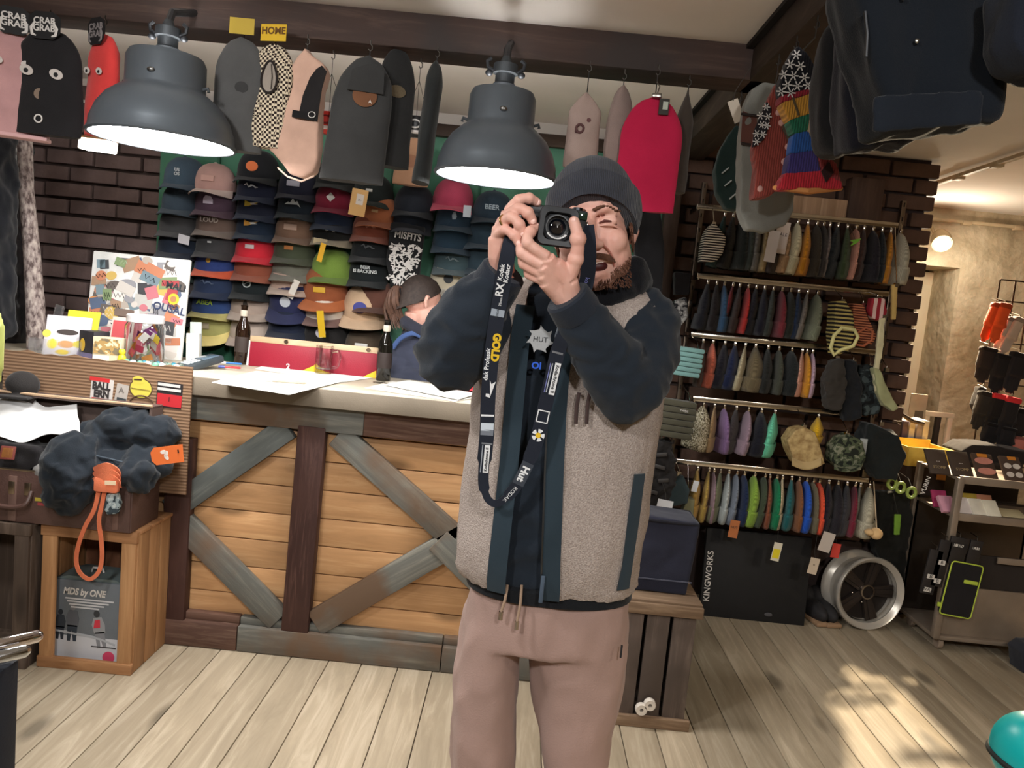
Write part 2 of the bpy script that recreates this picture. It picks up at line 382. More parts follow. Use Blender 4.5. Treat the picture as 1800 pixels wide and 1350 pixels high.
# ------------------------------------------------------------------ shop counter
M_BOARD = wood((188, 144, 101), (208, 168, 124), 'X', 1., True, .5, name='board_wood', bump=.15)
M_GREY = wood((100, 100, 95), (130, 128, 118), 'X', 1., False, .75, name='weathered_wood', dirt=(104, 84, 68))
M_GREYZ = wood((96, 100, 98), (124, 126, 120), 'X', 1., False, .75, name='weathered_wood')
M_RUST = wood((62, 40, 36), (98, 70, 62), 'X', 1.6, False, .6, name='dark_wood', dirt=(70, 46, 40))
M_RUSTX = wood((84, 60, 50), (120, 96, 82), 'X', 1.6, False, .7, name='dark_wood', dirt=(96, 70, 58))
CY = 2.86
ct = thing('shop_counter', 'long timber sales counter with diagonal braces on honey coloured boards', 'counter', (0, CY, 0))
CX0, CX1 = -2.3, .36
px = at(537, 900, CY).x
zz = .1; r = 0
for bz in range(8):
    h = .112
    for a, b in ((CX0, px-.6), (px-.6, px), (px, CX1)):
        if b-a < .05: continue
        MB().box(((a+b)/2, .055+rnd.uniform(-.002, .002), zz+h/2), (b-a-.003, .022, h-.004), bev=.002).build('board', M_BOARD, ct)
    zz += h
MB().box(((CX0+CX1)/2, .3, .5), (CX1-CX0-.01, .44, .96)).build('carcass', mat((96, 72, 50)), ct)
def brace(p1, p2, w, y, m, t=.035, name='brace'):
    a, b = at(*p1, CY), at(*p2, CY); c = (a+b)/2; d = b-a; L = math.hypot(d.x, d.z); an = math.atan2(d.z, d.x)
    o = MB().box((0, 0, 0), (L, t, w), bev=.004).build(name, m, ct, (c.x, y, c.z), (0, -an, 0)); return o
zt = at(345, 692, CY).z; zb = at(345, 738, CY).z
xm = at(640, 740, CY).x
for a, b, m in ((CX0, xm, M_GREY), (xm, CX1, M_RUSTX)):
    MB().box(((a+b)/2, .018, .945), (b-a, .045, .095), bev=.004).build('top_beam', m, ct)
brace((549, 750), (518, 1110), .105, .016, M_RUST, .05, 'post')
brace((318, 770), (300, 1120), .10, .016, M_RUST, .05, 'post')
brace((505, 752), (296, 898), .094, .02, M_GREYZ)
brace((592, 765), (800, 950), .098, .02, M_GREY)
brace((296, 900), (488, 1092), .10, .02, M_GREY)
brace((552, 1098), (822, 940), .104, .02, M_GREY)
brace((770, 950), (900, 1080), .10, .014, M_GREY)
brace((822, 930), (1000, 800), .10, .014, M_GREY)
for a, b, m in ((CX0, -1.0, M_RUSTX), (-1.0, -.2, M_GREY), (-.2, CX1, M_GREY)):
    MB().box(((a+b)/2, .012, .052), (b-a-.003, .05, .1), bev=.004).build('base_beam', m, ct)
    MB().box(((a+b)/2, .03, .116), (b-a-.003, .035, .03), bev=.004).build('base_ledge', m, ct)
wt = thing('worktop', 'pale worktop lying along the timber counter', 'worktop', (0, CY, 0))
TOP = 1.066
MB().box(((CX0+CX1)/2, .255, 1.031), (CX1-CX0+.04, .6, .07), bev=.004).build('slab', wood((196, 186, 168), (214, 206, 190), 'X', .8, False, .5, dirt=(178, 168, 150)), wt)
MB().box(((CX0+CX1)/2, -.048, 1.031), (CX1-CX0+.04, .01, .068), bev=.002).build('front_edge', mat((124, 114, 100), rough=.6, var=.1, scale=6), wt)

# ------------------------------------------------------------------ pendant lamps
def pendant(px_, py_, rim, label):
    a = at(*px_, 2.45); b = at(*py_, 2.45); c = (a+b)/2; R_ = rim
    t = thing('pendant_lamp', label, 'lamp', (c.x, 2.45, c.z))
    M_SH = mat((88, 95, 102), rough=.38, var=.06, scale=6, bump=.05, bs=60, metal=.35, name='enamel')
    h = .315
    pr = [(R_, 0), (R_+.004, .006), (R_-.004, .02), (R_*.97, .045), (R_*.9, .085), (R_*.78, .122), (R_*.62, .15), (R_*.56, .158), (R_*.545, .165), (R_*.54, .245), (R_*.5, .262), (R_*.3, .27)]
    inner = [(R_*.28, .262), (R_*.5, .15), (R_*.76, .112), (R_*.9, .07), (R_-.012, .02), (R_-.006, .001), (R_, 0)]
    MB().lathe(pr+inner, 48, cap=False).build('shade', M_SH, t)
    nk = MB().lathe([(.036, .262), (.036, .285), (.03, .29), (.03, .315), (.038, .318), (.038, .345), (.02, .35), (.012, .37)], 20)
    nk.build('neck', mat((58, 62, 66), rough=.5, metal=.4), t)
    for s in (-1, 1):
        MB().tube([(s*.036, 0, .325), (s*.055, 0, .335), (s*.058, 0, .352), (s*.046, 0, .362)], .006, 8).ell((s*.05, 0, .318), (.012, .012, .01)).build('clamp_knob', mat((48, 50, 54), rough=.5, metal=.4), t)
        MB().tube([(s*(R_*.52), 0, .17), (s*(R_*.62), 0, .176), (s*(R_*.63), 0, .165)], .005, 8).build('shade_clip', mat((70, 74, 78), rough=.5, metal=.4), t)
    MB().ell((.01, -R_*.545, .19), (.012, .008, .008)).build('rivet', metal((150, 150, 150)), t)
    MB().tube([(0, 0, .36), (0, .02, .40), (0, .19, 2.30-c.z)], .012, 8).build('hanger_bar', mat((48, 48, 50), rough=.5, metal=.5), t)
    em = NT('lamp_glow'); em.b.inputs['Base Color'].default_value = (1, 1, 1, 1); em.b.inputs['Emission Color'].default_value = (1, .97, .93, 1); em.b.inputs['Emission Strength'].default_value = 50
    MB().lathe([(0, .006), (R_-.02, .006), (R_-.014, .012), (0, .014)], 40).build('diffuser', em.m, t)
    return t
pendant((168, 230), (405, 272), .215, 'big grey industrial pendant lamp glowing white, left one beside the red ski mask')
pendant((766, 300), (976, 330), .190, "big grey industrial pendant lamp glowing white beside the photographer's beanie")
# ------------------------------------------------------------------ the photographer
NAVY = (35, 42, 51)
M_SWEAT = cloth(NAVY, var=.1, bump=.2)
M_VEST = pattern('speckle', (158, 145, 138), (192, 179, 171), 330.)
M_BAND = cloth((44, 57, 66), var=.08, bump=.1)
M_CORD = cloth((164, 137, 128), var=.1, scale=5, bump=.25, bs=260)
def skin_mat():
    s = NT('skin'); b = s.b; mp = s.coord(); b.inputs['Roughness'].default_value = .5; b.inputs['Subsurface Weight'].default_value = .12
    b.inputs['Subsurface Radius'].default_value = (.012, .005, .003); b.inputs['Subsurface Scale'].default_value = .5
    nz = s.n('ShaderNodeTexNoise', i_Scale=26.0, i_Detail=4.0); s.l(mp, 0, nz, 'Vector')
    r = s.ramp(nz, 0, [(.3, lin((214, 158, 142))), (.7, lin((228, 182, 166)))]); s.l(r, 0, b, 'Base Color')
    n2 = s.n('ShaderNodeTexNoise', i_Scale=420.0); s.l(mp, 0, n2, 'Vector'); s.bump(n2, 0, .12, .002); return s.m
M_SKIN = skin_mat()
TY = 1.75
P = lambda x, y, Y: at(x, y, Y)
pc = P(965, 1000, TY)
man = thing('person', 'person in beanie, fleece vest and brown trousers aiming a camera at us', 'person', (pc.x, TY, 0))
def pbuild(me, name, m, parent=man):
    me.transform(Matrix.Translation(-man.location)); return link(name, me, m, parent)
def ringpts(c, hw, hd, n=40, p=2.4, a0=0., a1=2*pi, closed=True, yo=0.):
    out = []
    for j in range(n if closed else n+1):
        a = a0+(a1-a0)*j/n; ca, sa = cos(a), sin(a)
        out.append(Vector((c.x+hw*math.copysign(abs(ca)**(2/p), ca), c.y+yo+hd*math.copysign(abs(sa)**(2/p), sa), c.z)))
    return out
# silhouette rows of the torso: (image y, left x, right x, half depth)
ROWS = [(1012, 818, 1112, .135), (990, 808, 1116, .145), (950, 806, 1122, .15), (880, 816, 1132, .15), (800, 828, 1142, .148), (720, 838, 1152, .146), (650, 846, 1160, .142), (590, 852, 1166, .135), (545, 862, 1166, .12), (515, 888, 1152, .1), (496, 930, 1122, .085)]
def row(r, grow=0.):
    y, a, b, hd = r; c = P((a+b)/2, y, TY); return c, (b-a)/2/F*TY*1.0+grow, hd+grow
# sweatshirt: torso and both sleeves fused
mb = MB()
mb.loft([ringpts(*row(r, -.012)) for r in ROWS])
SR, ER, WR = P(893, 560, 1.74), P(796, 622, 1.62), P(880, 487, 1.535)
SL, EL, WL = P(1128, 568, 1.74), P(1103, 682, 1.58), P(1003, 532, 1.50)
mb.tube(spline([SR+Vector((.05, .02, .0)), SR, (SR+ER)/2+Vector((-.012, 0, .012)), ER], 5), [.075]*6+[.085]*4+[.088]*4+[.08]*2, 16)
mb.ell(ER, (.084, .08, .08)).tube(spline([ER, (ER+WR)/2+Vector((-.012, -.01, -.004)), WR], 6), [.08, .082, .083, .08, .078, .074, .07, .064, .058, .052, .047, .045, .043], 16)
mb.tube(spline([SL+Vector((-.05, .02, .0)), SL, (SL+EL)/2+Vector((.012, 0, .0)), EL], 5), [.08]*6+[.082]*4+[.078]*4+[.07]*2, 16)
mb.ell(EL, (.07, .07, .072)).tube(spline([EL, (EL+WL)/2, WL], 6), [.07, .072, .072, .07, .068, .065, .06, .056, .052, .049, .046, .045, .044], 16)
sw = remesh(mb, .009, 6)
wrinkle(sw, .006, 13, 3.1, (1, 1, 1.6)); ridges(sw, .006, 11, 4.2, (1, 1, 1.5))
swo = pbuild(sw, 'sweatshirt', M_SWEAT)
# cuffs, hem, collar/hood folds
def cuff(w, e, name):
    d = (w-e).normalized(); m = MB().tube([w-d*.03, w-d*.022, w+d*.012, w+d*.016], [.047, .049, .046, .041], 20).mesh(name)
    return pbuild(m, name, cloth((38, 44, 54)))
cuff(WR, (ER+WR)/2, 'cuff'); cuff(WL, (EL+WL)/2, 'cuff')
hm = MB().loft([ringpts(*row(r, g)) for r, g in (((1034, 822, 1108, .13), -.006), ((1028, 818, 1111, .136), .004), ((1008, 818, 1112, .137), .004), ((1002, 818, 1112, .135), -.006))]).mesh('hem')
pbuild(hm, 'hem_band', cloth((24, 26, 30)))
nk = P(1040, 505, 1.72)
co = MB()
for k in range(3):
    co.tube([nk+Vector((.105*cos(a)*(1-.08*k), .085*sin(a)*(1-.06*k)+.01, .012*k+.018*sin(a)+.02*cos(a))) for a in [2*pi*j/28 for j in range(28)]], [.03+.008*sin(3*2*pi*j/28+k) for j in range(28)], 10, loop=True)
cm = remesh(co, .007, 4); wrinkle(cm, .006, 22, 5.)
pbuild(cm, 'collar', cloth((26, 27, 32), bump=.4))
# fleece vest: an open shell of arcs around the torso
OPEN = {1012: (872, 968), 990: (872, 970), 950: (876, 970), 880: (884, 972), 800: (893, 974), 720: (900, 977), 650: (906, 982), 590: (912, 990), 545: (920, 1004), 515: (928, 1030), 496: (945, 1060)}
def arc(r, grow, xl, xr, n=44):
    """ring from the left front edge round the back to the right front edge"""
    c, hw, hd = row(r, grow); X0 = P(xl, r[0], TY-hd).x; X1 = P(xr, r[0], TY-hd).x
    def ang(X):
        q = max(-1, min(1, (X-c.x)/hw)); u = math.copysign(abs(q)**(2.4/2), q); return -math.acos(u)
    a0, a1 = ang(X0), ang(X1)
    return ringpts(c, hw, hd, n, 2.4, a0, a1-2*pi, False)
VR = [r for r in ROWS]
outer = [arc(r, .012 if i < len(VR)-1 else .004, *OPEN[r[0]]) for i, r in enumerate(VR)]
inner = [arc(r, -.004, *OPEN[r[0]]) for r in VR]
def shell(o, i_):
    m = MB(); n = len(o[0]); rows = len(o)
    rings = [o[k]+i_[k][::-1] for k in range(rows)]
    return m.loft(rings)
vm = shell(outer, inner).mesh('vest', ang=60)
bm = bmesh.new(); bm.from_mesh(vm); bmesh.ops.subdivide_edges(bm, edges=bm.edges[:], cuts=2, use_grid_fill=True, smooth=.3); bm.to_mesh(vm); bm.free()
wrinkle(vm, .008, 9, 1.3); wrinkle(vm, .0035, 60, 2.2)
vm.shade_smooth()
vest = pbuild(vm, 'fleece_vest', M_VEST)
tag(vest, 'grey brown fleece vest with navy front bands')
def strip(xs, grow, name, m, rows=None, hd2=.0, thick=.006):
    """band running up the vest front between two image x per row"""
    R0 = rows or [r for r in VR if r[0] >= 545]
    def edge(r, x, g):
        c, hw, hd = row(r, g); X = P(x, r[0], TY-hd).x; q = max(-.999, min(.999, (X-c.x)/hw)); return Vector((X, c.y-hd*(1-abs(q)**2.4)**(1/2.4), c.z))
    rings = []
    for r in R0:
        a, b = xs(r[0]); pts = [edge(r, a+(b-a)*t/4, grow) for t in range(5)]; rings.append(pts+[p+Vector((0, thick, 0)) for p in pts[::-1]])
    pbuild(MB().loft(rings).mesh(name), name, m, vest)
strip(lambda y: (OPEN[y][0]-14, OPEN[y][0]+20), .021, 'front_band', M_BAND)
strip(lambda y: (OPEN[y][1]-12, OPEN[y][1]+20), .021, 'front_band', M_BAND)
strip(lambda y: (OPEN[y][1]-15, OPEN[y][1]-12), .023, 'zip_teeth', metal((110, 116, 124)))
def side_x(y):
    lo = {990: 1094, 950: 1104, 880: 1112, 800: 1124}[y]; hi = {990: 1119, 950: 1125, 880: 1136, 800: 1146}[y]; return lo, hi
strip(side_x, .020, 'side_panel', M_BAND, [r for r in VR if 800 <= r[0] <= 990])
zp = P(955, 1012, 1.575)
pbuild(MB().box(zp-Vector((0, 0, .03)), (.009, .004, .06), bev=.002).mesh('zip_pull'), 'zip_pull', mat((70, 84, 100)), vest)
# dark stains hanging off the sleeve seam: drawcords
for dx in (1018, 1037):
    a = P(dx, 690, 1.575); pbuild(MB().tube([a, a-Vector((.002, .0, .03)), a-Vector((0, .002, .065))], [.004, .0045, .004], 8).mesh('drawcord'), 'drawcord', cloth((66, 52, 50)), vest)

# trousers
tb = MB()
H = [(1000, 826, 1106, .125), (1040, 822, 1110, .13), (1080, 815, 1110, .13), (1120, 806, 1108, .125)]
tb.loft([ringpts(*row(r)) for r in H])
def legpts(rows_):
    return [ringpts(Vector((P((a+b)/2, y, 1.76).x, 1.76+o, P((a+b)/2, y, 1.76).z)), (b-a)/2/F*1.76, hd, 28, 2.2) for y, a, b, hd, o in rows_]
def down(y, a, b, hd): return (y, a, b, hd, 0)
tb.loft(legpts([(1080, 815, 935, .115, 0), (1120, 806, 918, .112, 0), (1180, 798, 914, .11, 0), (1240, 794, 912, .108, 0), (1300, 790, 910, .106, 0), (1350, 789, 908, .1, 0), (1450, 790, 900, .095, 0), (1560, 790, 895, .09, .01), (1640, 788, 890, .09, .01)]))
tb.loft(legpts([(1080, 930, 1110, .12, 0), (1120, 926, 1107, .12, 0), (1180, 928, 1100, .115, 0), (1240, 934, 1088, .11, 0), (1300, 946, 1076, .105, -.005), (1350, 955, 1066, .1, -.01), (1450, 958, 1055, .095, 0), (1560, 955, 1045, .09, .01), (1640, 950, 1040, .09, .01)]))
tm = remesh(tb, .009, 5); wrinkle(tm, .007, 10, 7.7, (1.2, 1.2, .7)); ridges(tm, .004, 9, 2.7, (1.3, 1.3, .6))
tr = pbuild(tm, 'trousers', M_CORD)
for x0, x1, y1 in ((892, 881, 1075), (917, 909, 1092)):
    a, b = P(x0, 1028, 1.615), P(x1, y1, 1.60)
    pbuild(MB().tube(spline([a, (a+b)/2+Vector((.002, -.005, 0)), b], 4), .0032, 8).mesh('drawstring'), 'drawstring', cloth((156, 132, 112)), tr)
    pbuild(MB().tube([b, b-Vector((0, 0, .018))], .005, 8).mesh('aglet'), 'aglet', metal((200, 190, 180)), tr)
a = P(1092, 1145, 1.64); pbuild(MB().box(a, (.004, .004, .028)).mesh('label'), 'pocket_label', mat((30, 28, 30)), tr)
for s, xx in ((0, 838), (1, 990)):
    f = P(xx, 1640, 1.76); f.z = 0
    sh = MB().ell(f+Vector((0, -.06, .045)), (.05, .14, .05)).ell(f+Vector((0, .02, .07)), (.045, .07, .06)); pbuild(remesh(sh, .008, 3), 'shoe', mat((40, 38, 38), rough=.6))
    pbuild(MB().box(f+Vector((0, -.05, .014)), (.1, .29, .028), bev=.012).mesh('sole'), 'shoe_sole', mat((210, 205, 196)))

# head
HC = P(1044, 404, 1.66)
HM = Matrix.Translation(HC) @ rotm(RAD(3), RAD(-10), RAD(-9)) @ Matrix.Scale(1.05, 4)
hd_ = MB()
hd_.ell((0, .02, .045), (.079, .096, .084), HM, 24, 16).ell((0, -.028, -.03), (.068, .066, .09), HM, 24, 16).ell((0, -.05, -.088), (.045, .046, .034), HM)
for s in (-1, 1):
    hd_.ell((s*.038, -.06, -.028), (.03, .028, .03), HM).ell((s*.048, -.02, -.055), (.024, .05, .045), HM)
    hd_.tube([(s*.012, -.092, .028), (s*.03, -.093, .034), (s*.052, -.078, .026)], [.008, .011, .007], 10, HM)
    hd_.tube([(s*.072, .004, .018), (s*.082, .014, .016), (s*.081, .018, -.01), (s*.073, .006, -.034)], [.008, .01, .01, .008], 8, HM)
    hd_.ell((s*.014, -.104, -.034), (.011, .012, .009), HM)
    hd_.ell((s*.033, -.083, .008), (.02, .01, .012), HM)
hd_.tube([(0, -.088, .03), (0, -.1, .004), (0, -.112, -.02), (0, -.114, -.03), (0, -.1, -.04)], [.010, .011, .013, .015, .01], 12, HM)
hd_.tube([(0, .03, -.06), (0, .045, -.14), (0, .05, -.19)], [.058, .056, .06], 18, HM)
hd_.tube([(-.026, -.088, -.062), (0, -.1, -.06), (.026, -.088, -.062)], [.007, .009, .007], 8, HM).tube([(-.022, -.086, -.088), (0, -.094, -.092), (.022, -.086, -.088)], [.007, .009, .007], 8, HM)
head = pbuild(remesh(hd_, .0034, 6), 'body', M_SKIN)
tag(head, 'bare skin of the face, neck and hands')
M_HAIR = mat((96, 62, 46), rough=.85, var=.3, scale=60, bump=.7, bs=500, name='hair')
def onhead(mb, name, m): return pbuild(mb.mesh(name), name, m)
# winking eye creases, eyebrows, open mouth with teeth, moustache and short beard
for s in (-1, 1):
    onhead(MB().tube([(s*.016, -.091, .006), (s*.027, -.0945, .009), (s*.038, -.0905, .007), (s*.049, -.081, .001)], [.0012, .0026, .0026, .0012], 6, HM), 'eye_crease', mat((92, 48, 44), rough=.6))
    onhead(MB().tube([(s*.018, -.0915, .001), (s*.029, -.0935, .0015), (s*.041, -.0885, .0), (s*.05, -.08, -.005)], [.0014, .003, .003, .0014], 6, HM), 'eyelid', M_SKIN)
    eb = MB()
    for k in range(9):
        t = k/8; q = Vector((s*(.011+.043*t), -.1035+.020*t*t, .031+.007*sin(pi*min(1, t*1.1))-.006*t)); eb.ell(q, (.0052, .0034, .0034*(1-.4*t)), HM, 8, 6)
    onhead(eb, 'eyebrow', M_HAIR)
for s in (-1, 1): onhead(MB().tube(spline([(s*.02, -.099, -.034), (s*.031, -.092, -.046), (s*.038, -.083, -.062), (s*.039, -.076, -.078)], 4), [.0008]+[.0016]*11+[.0008], 6, HM), 'smile_fold', mat((176, 112, 100), rough=.6))
onhead(MB().ell((0, -.087, -.0755), (.027, .014, .013), HM), 'mouth', mat((74, 26, 26), rough=.5))
onhead(MB().tube([(-.019, -.092, -.068), (0, -.1, -.0672), (.019, -.092, -.068)], [.003, .0045, .003], 8, HM, flat=.6), 'teeth', mat((226, 214, 200), rough=.3, var=0, bump=0))
ms = MB()
for k in range(46):
    t = k/45*2-1; z0 = -.05-.008*t*t; q = Vector((t*.036, -.108+.026*t*t, z0))
    ms.tube([q, q+Vector((t*.006, -.002, -.009-.004*abs(t)))], [.0024, .001], 5, HM)
onhead(ms, 'moustache', M_HAIR)
bd = MB(); rb = random.Random(4)
for k in range(700):
    a = rb.uniform(-1, 1); t = rb.random()
    z = -.118+.06*t*(abs(a)**.6)+.0; x = .068*sin(a*1.35); y = -.034-.062*cos(a*1.35)+(.016*(1-t))
    if abs(a) < .34 and z > -.1: z = -.1-.015*t
    q = Vector((x*(1+.04*t), y+.004, z)); dr = Vector((x*.04, -.002, -.0042))
    bd.tube([q, q+dr], [.0011, .0005], 4, HM)
onhead(bd, 'beard', M_HAIR)
for s in (-1, 1):
    sb = MB()
    for k in range(40):
        q = Vector((s*(.0745+rb.uniform(-.002, .002)), -.012+rb.uniform(-.014, .014), -.04+.075*k/40)); sb.tube([q, q+Vector((s*.001, -.002, -.012))], [.003, .0014], 5, HM)
    onhead(sb, 'sideburn', M_HAIR)
# knit beanie: crown and rolled cuff
M_BEAN = knit((66, 68, 76), 520, 'X')
def z0(t): return -.024+.086*max(0, -sin(t))**1.2-.012*max(0, sin(t))
def bean(rx, ry, rz, lo, hi, n=12, inw=0.):
    """hat surface from the slanted edge up; lo/hi fractions of the way to the crown"""
    rings = []
    for i in range(n+1):
        u = lo+(hi-lo)*i/n; rg = []
        for j in range(44):
            t = 2*pi*j/44; za = math.asin(max(-.9, min(.9, (z0(t)-.04)/rz))); ph = za+(pi/2*.985-za)*u
            rg.append(Vector((rx*cos(ph)*cos(t), .02+ry*cos(ph)*sin(t), .04+rz*sin(ph))))
        rings.append(rg)
    return rings
bme = MB().loft(bean(.0915, .1105, .108, 0, 1, 14), M=HM).mesh('beanie', ang=70); wrinkle(bme, .003, 26, 4.4)
bo = pbuild(bme, 'beanie', M_BEAN)
co_ = bean(.0985, .1175, .114, -.0, .36, 5); ci_ = bean(.0925, .1115, .109, .0, .36, 5)
cme = MB().loft(ci_[:1]+co_+ci_[-1:], M=HM, caps=False).mesh('cuff', ang=60); wrinkle(cme, .0016, 30, 1.4)
pbuild(cme, 'beanie_cuff', knit((58, 60, 68), 520, 'X'), bo)

# hands
def chain(mb, pts, rad): mb.tube(spline(pts, 4), [rad[0]+(rad[1]-rad[0])*i/(4*(len(pts)-1)) for i in range(4*(len(pts)-1)+1)], 12); [mb.ell(p, (rad[0]*1.06,)*3) for p in pts[1:-1]]; mb.ell(pts[-1], (rad[1]*1.02,)*3); return mb
lh = MB()
LW = P(1000, 528, 1.50)
LF = [  # supporting hand: knuckles and finger joints, index first
    [P(962, 452, 1.448), P(928, 427, 1.44), P(932, 408, 1.452), P(944, 400, 1.468)],
    [P(953, 466, 1.452), P(918, 445, 1.452), P(920, 424, 1.47), P(934, 410, 1.482)],
    [P(952, 480, 1.46), P(921, 463, 1.465), P(922, 444, 1.482), P(934, 430, 1.49)],
    [P(957, 494, 1.468), P(930, 482, 1.476), P(930, 466, 1.49), P(940, 454, 1.495)]]
for f, r in zip(LF, ((.0115, .0092), (.0118, .0094), (.0112, .009), (.0098, .008))): chain(lh, f, r); lh.tube([LW+(f[0]-LW)*.05, (LW+f[0])/2+Vector((0, .006, 0)), f[0]], [.026, .020, .0145], 14)
th = [P(998, 492, 1.475), P(1012, 455, 1.462), P(1016, 420, 1.452), P(1009, 390, 1.452)]
chain(lh, th, (.0155, .0105)); lh.tube([LW, th[0]], [.027, .02], 14).tube([th[0], P(975, 462, 1.46)], [.02, .016], 12)
lh.tube([P(985, 480, 1.475), P(962, 462, 1.46)], [.024, .018], 14).tube([WL-(LW-WL)*0, LW], [.03, .029], 16)
lhm = remesh(lh, .0022, 4); pbuild(lhm, 'hand', M_SKIN, head)
rh = MB(); RW = P(884, 478, 1.535)
RF = [
    [P(893, 372, 1.50), P(912, 352, 1.487), P(930, 349, 1.49), P(944, 356, 1.50)],
    [P(886, 384, 1.492), P(910, 367, 1.466), P(928, 374, 1.458), P(936, 388, 1.462)],
    [P(877, 398, 1.492), P(898, 382, 1.462), P(913, 395, 1.455), P(919, 410, 1.460)],
    [P(870, 416, 1.50), P(887, 404, 1.47), P(903, 414, 1.460), P(911, 427, 1.462)]]
for f, r in zip(RF, ((.0112, .009), (.0115, .0092), (.0112, .009), (.0098, .0082))): chain(rh, f, r); rh.tube([RW, (RW+f[0])/2+Vector((-.003, -.004, 0)), f[0]], [.024, .019, .0135], 14)
chain(rh, [P(893, 450, 1.52), P(905, 425, 1.525), P(925, 410, 1.53), P(945, 405, 1.53)], (.014, .0105))
rh.tube([WR, RW], [.029, .027], 16)
pbuild(remesh(rh, .0022, 4), 'hand', M_SKIN, head)
for f in LF+RF+[th]:
    d = (f[-1]-f[-2]).normalized(); q = f[-1]+d*.002+Vector((0, -.0085, 0)); pbuild(MB().ell(q, (.0052, .0022, .0062), None, 10, 6).mesh('nail'), 'fingernail', mat((232, 188, 176), rough=.3, var=0, bump=0), head)
rp = RF[2][0]*.45+RF[2][1]*.55; dv = (RF[2][1]-RF[2][0]).normalized()
rq = dv.to_track_quat('Z', 'Y').to_matrix().to_4x4()
rg = MB().tube([Matrix.Translation(rp) @ rq @ Vector((.0128*cos(a), .0128*sin(a), 0)) for a in [2*pi*j/24 for j in range(24)]], .0019, 8, loop=True).mesh('ring')
pbuild(rg, 'finger_ring', metal((206, 178, 120), .2), head)

# badge and print on the sweatshirt
bc = P(950, 597, 1.565)
bg = thing('badge', 'grey aperture shaped badge pinned on the dark sweatshirt', 'badge', bc)
M_BG = mat((170, 172, 174), rough=.5, var=.04)
N = 7; out = []
for k in range(N):
    a = 2*pi*k/N; out += [(.021*cos(a), .021*sin(a)), (.021*cos(a+.45)*1.05, .021*sin(a+.45)*1.05), (.0295*cos(a+.75), .0295*sin(a+.75)), (.0225*cos(a+.82), .0225*sin(a+.82))]
MB().prism(out, .003).build('plate', M_BG, bg)
text('HUT', .015, mat((40, 42, 46)), bg, Matrix.Translation((0, -.0008, 0)))
bl = P(943, 643, 1.578)
lt = text('OI', .019, mat((40, 96, 220), rough=.5), swo, Matrix.Translation(bl-man.location), ext=.003, bold=.0006); lt['label'] = 'small blue printed letters'

# ------------------------------------------------------------------ the camera in his hands
CC = P(972, 398, 1.505)
kc = thing('camera', 'black compact camera with square lens hood held to the face', 'camera', CC, (0, RAD(2), RAD(3)))
M_CB = mat((30, 32, 34), rough=.55, var=.1, bump=.3, bs=700, name='leatherette'); M_CT = mat((38, 40, 44), rough=.4, var=.05, bump=.03)
MB().box((0, .012, -.006), (.128, .034, .056), bev=.006).build('body', M_CB, kc)
MB().box((0, .012, .028), (.127, .033, .018), bev=.004).build('top_plate', M_CT, kc)
MB().box((.052, -.0055, .026), (.022, .003, .014), bev=.001).build('viewfinder_window', mat((18, 44, 34), rough=.08, coat=1, var=0, bump=0), kc)
MB().lathe([(.009, 0), (.009, .007), (.0075, .009), (0, .009)], 20, TR((-.045, .012, .037))).build('shutter_dial', metal((60, 62, 66), .35), kc)
MB().lathe([(.0095, 0), (.0095, .006), (0, .006)], 20, TR((.045, .014, .037))).build('dial', metal((60, 62, 66), .35), kc)
lz = TR((.006, -.004, -.004), pi/2)
MB().lathe([(.0305, 0), (.0305, .012), (.029, .014), (.029, .026), (.0275, .028), (.0275, .034), (.0215, .036), (.0205, .026), (.0, .022)], 36, lz).build('lens_barrel', M_CT, kc)
gl = MB().lathe([(.0, .0285), (.01, .0275), (.0185, .0245), (.0195, .0235), (0, .0225)], 30, lz).build('front_glass', mat((10, 12, 18), rough=.03, var=0, bump=0, coat=1, spec=.8), kc)
lr = MB().lathe([(.0222, .0355), (.0228, .0375), (.0205, .0375), (.0208, .0355)], 36, lz, cap=False).build('lens_ring', M_CT, kc)
am = MB(); 
for k in range(14):
    a = pi*1.22+pi*.56*k/13; am.box((.006+.0216*cos(a), -.0418, -.004+.0216*sin(a)), (.0042, .0006, .0022), None)
am.build('lens_marking', mat((220, 220, 220)), kc)
so, si = [], []
for hw, lst in ((.036, so), (.0262, si)):
    r_ = .011
    for cx, cz, a0 in ((1, 1, 0), (-1, 1, 90), (-1, -1, 180), (1, -1, 270)):
        for j in range(5): a = RAD(a0+j*22.5); lst.append((cx*(hw-r_)+r_*cos(a), cz*(hw-r_)+r_*sin(a)))
hoodr = [[Vector((x+.006, yy, z-.004)) for x, z in l_] for l_, yy in ((so, -.022), (so, -.05), ([(x*.97, z*.97) for x, z in so], -.052), (si, -.051), ([(x*.9, z*.9) for x, z in si], -.034))]
MB().loft(hoodr, caps=False).build('lens_hood', mat((34, 36, 40), rough=.5, var=.04, bump=.03), kc)
for s in (-1, 1): MB().tube([Vector((s*.066, .01+.006*cos(a), .012+.006*sin(a))) for a in [2*pi*j/16 for j in range(16)]], .0012, 6, loop=True).build('strap_ring', metal((200, 196, 190), .2), kc)
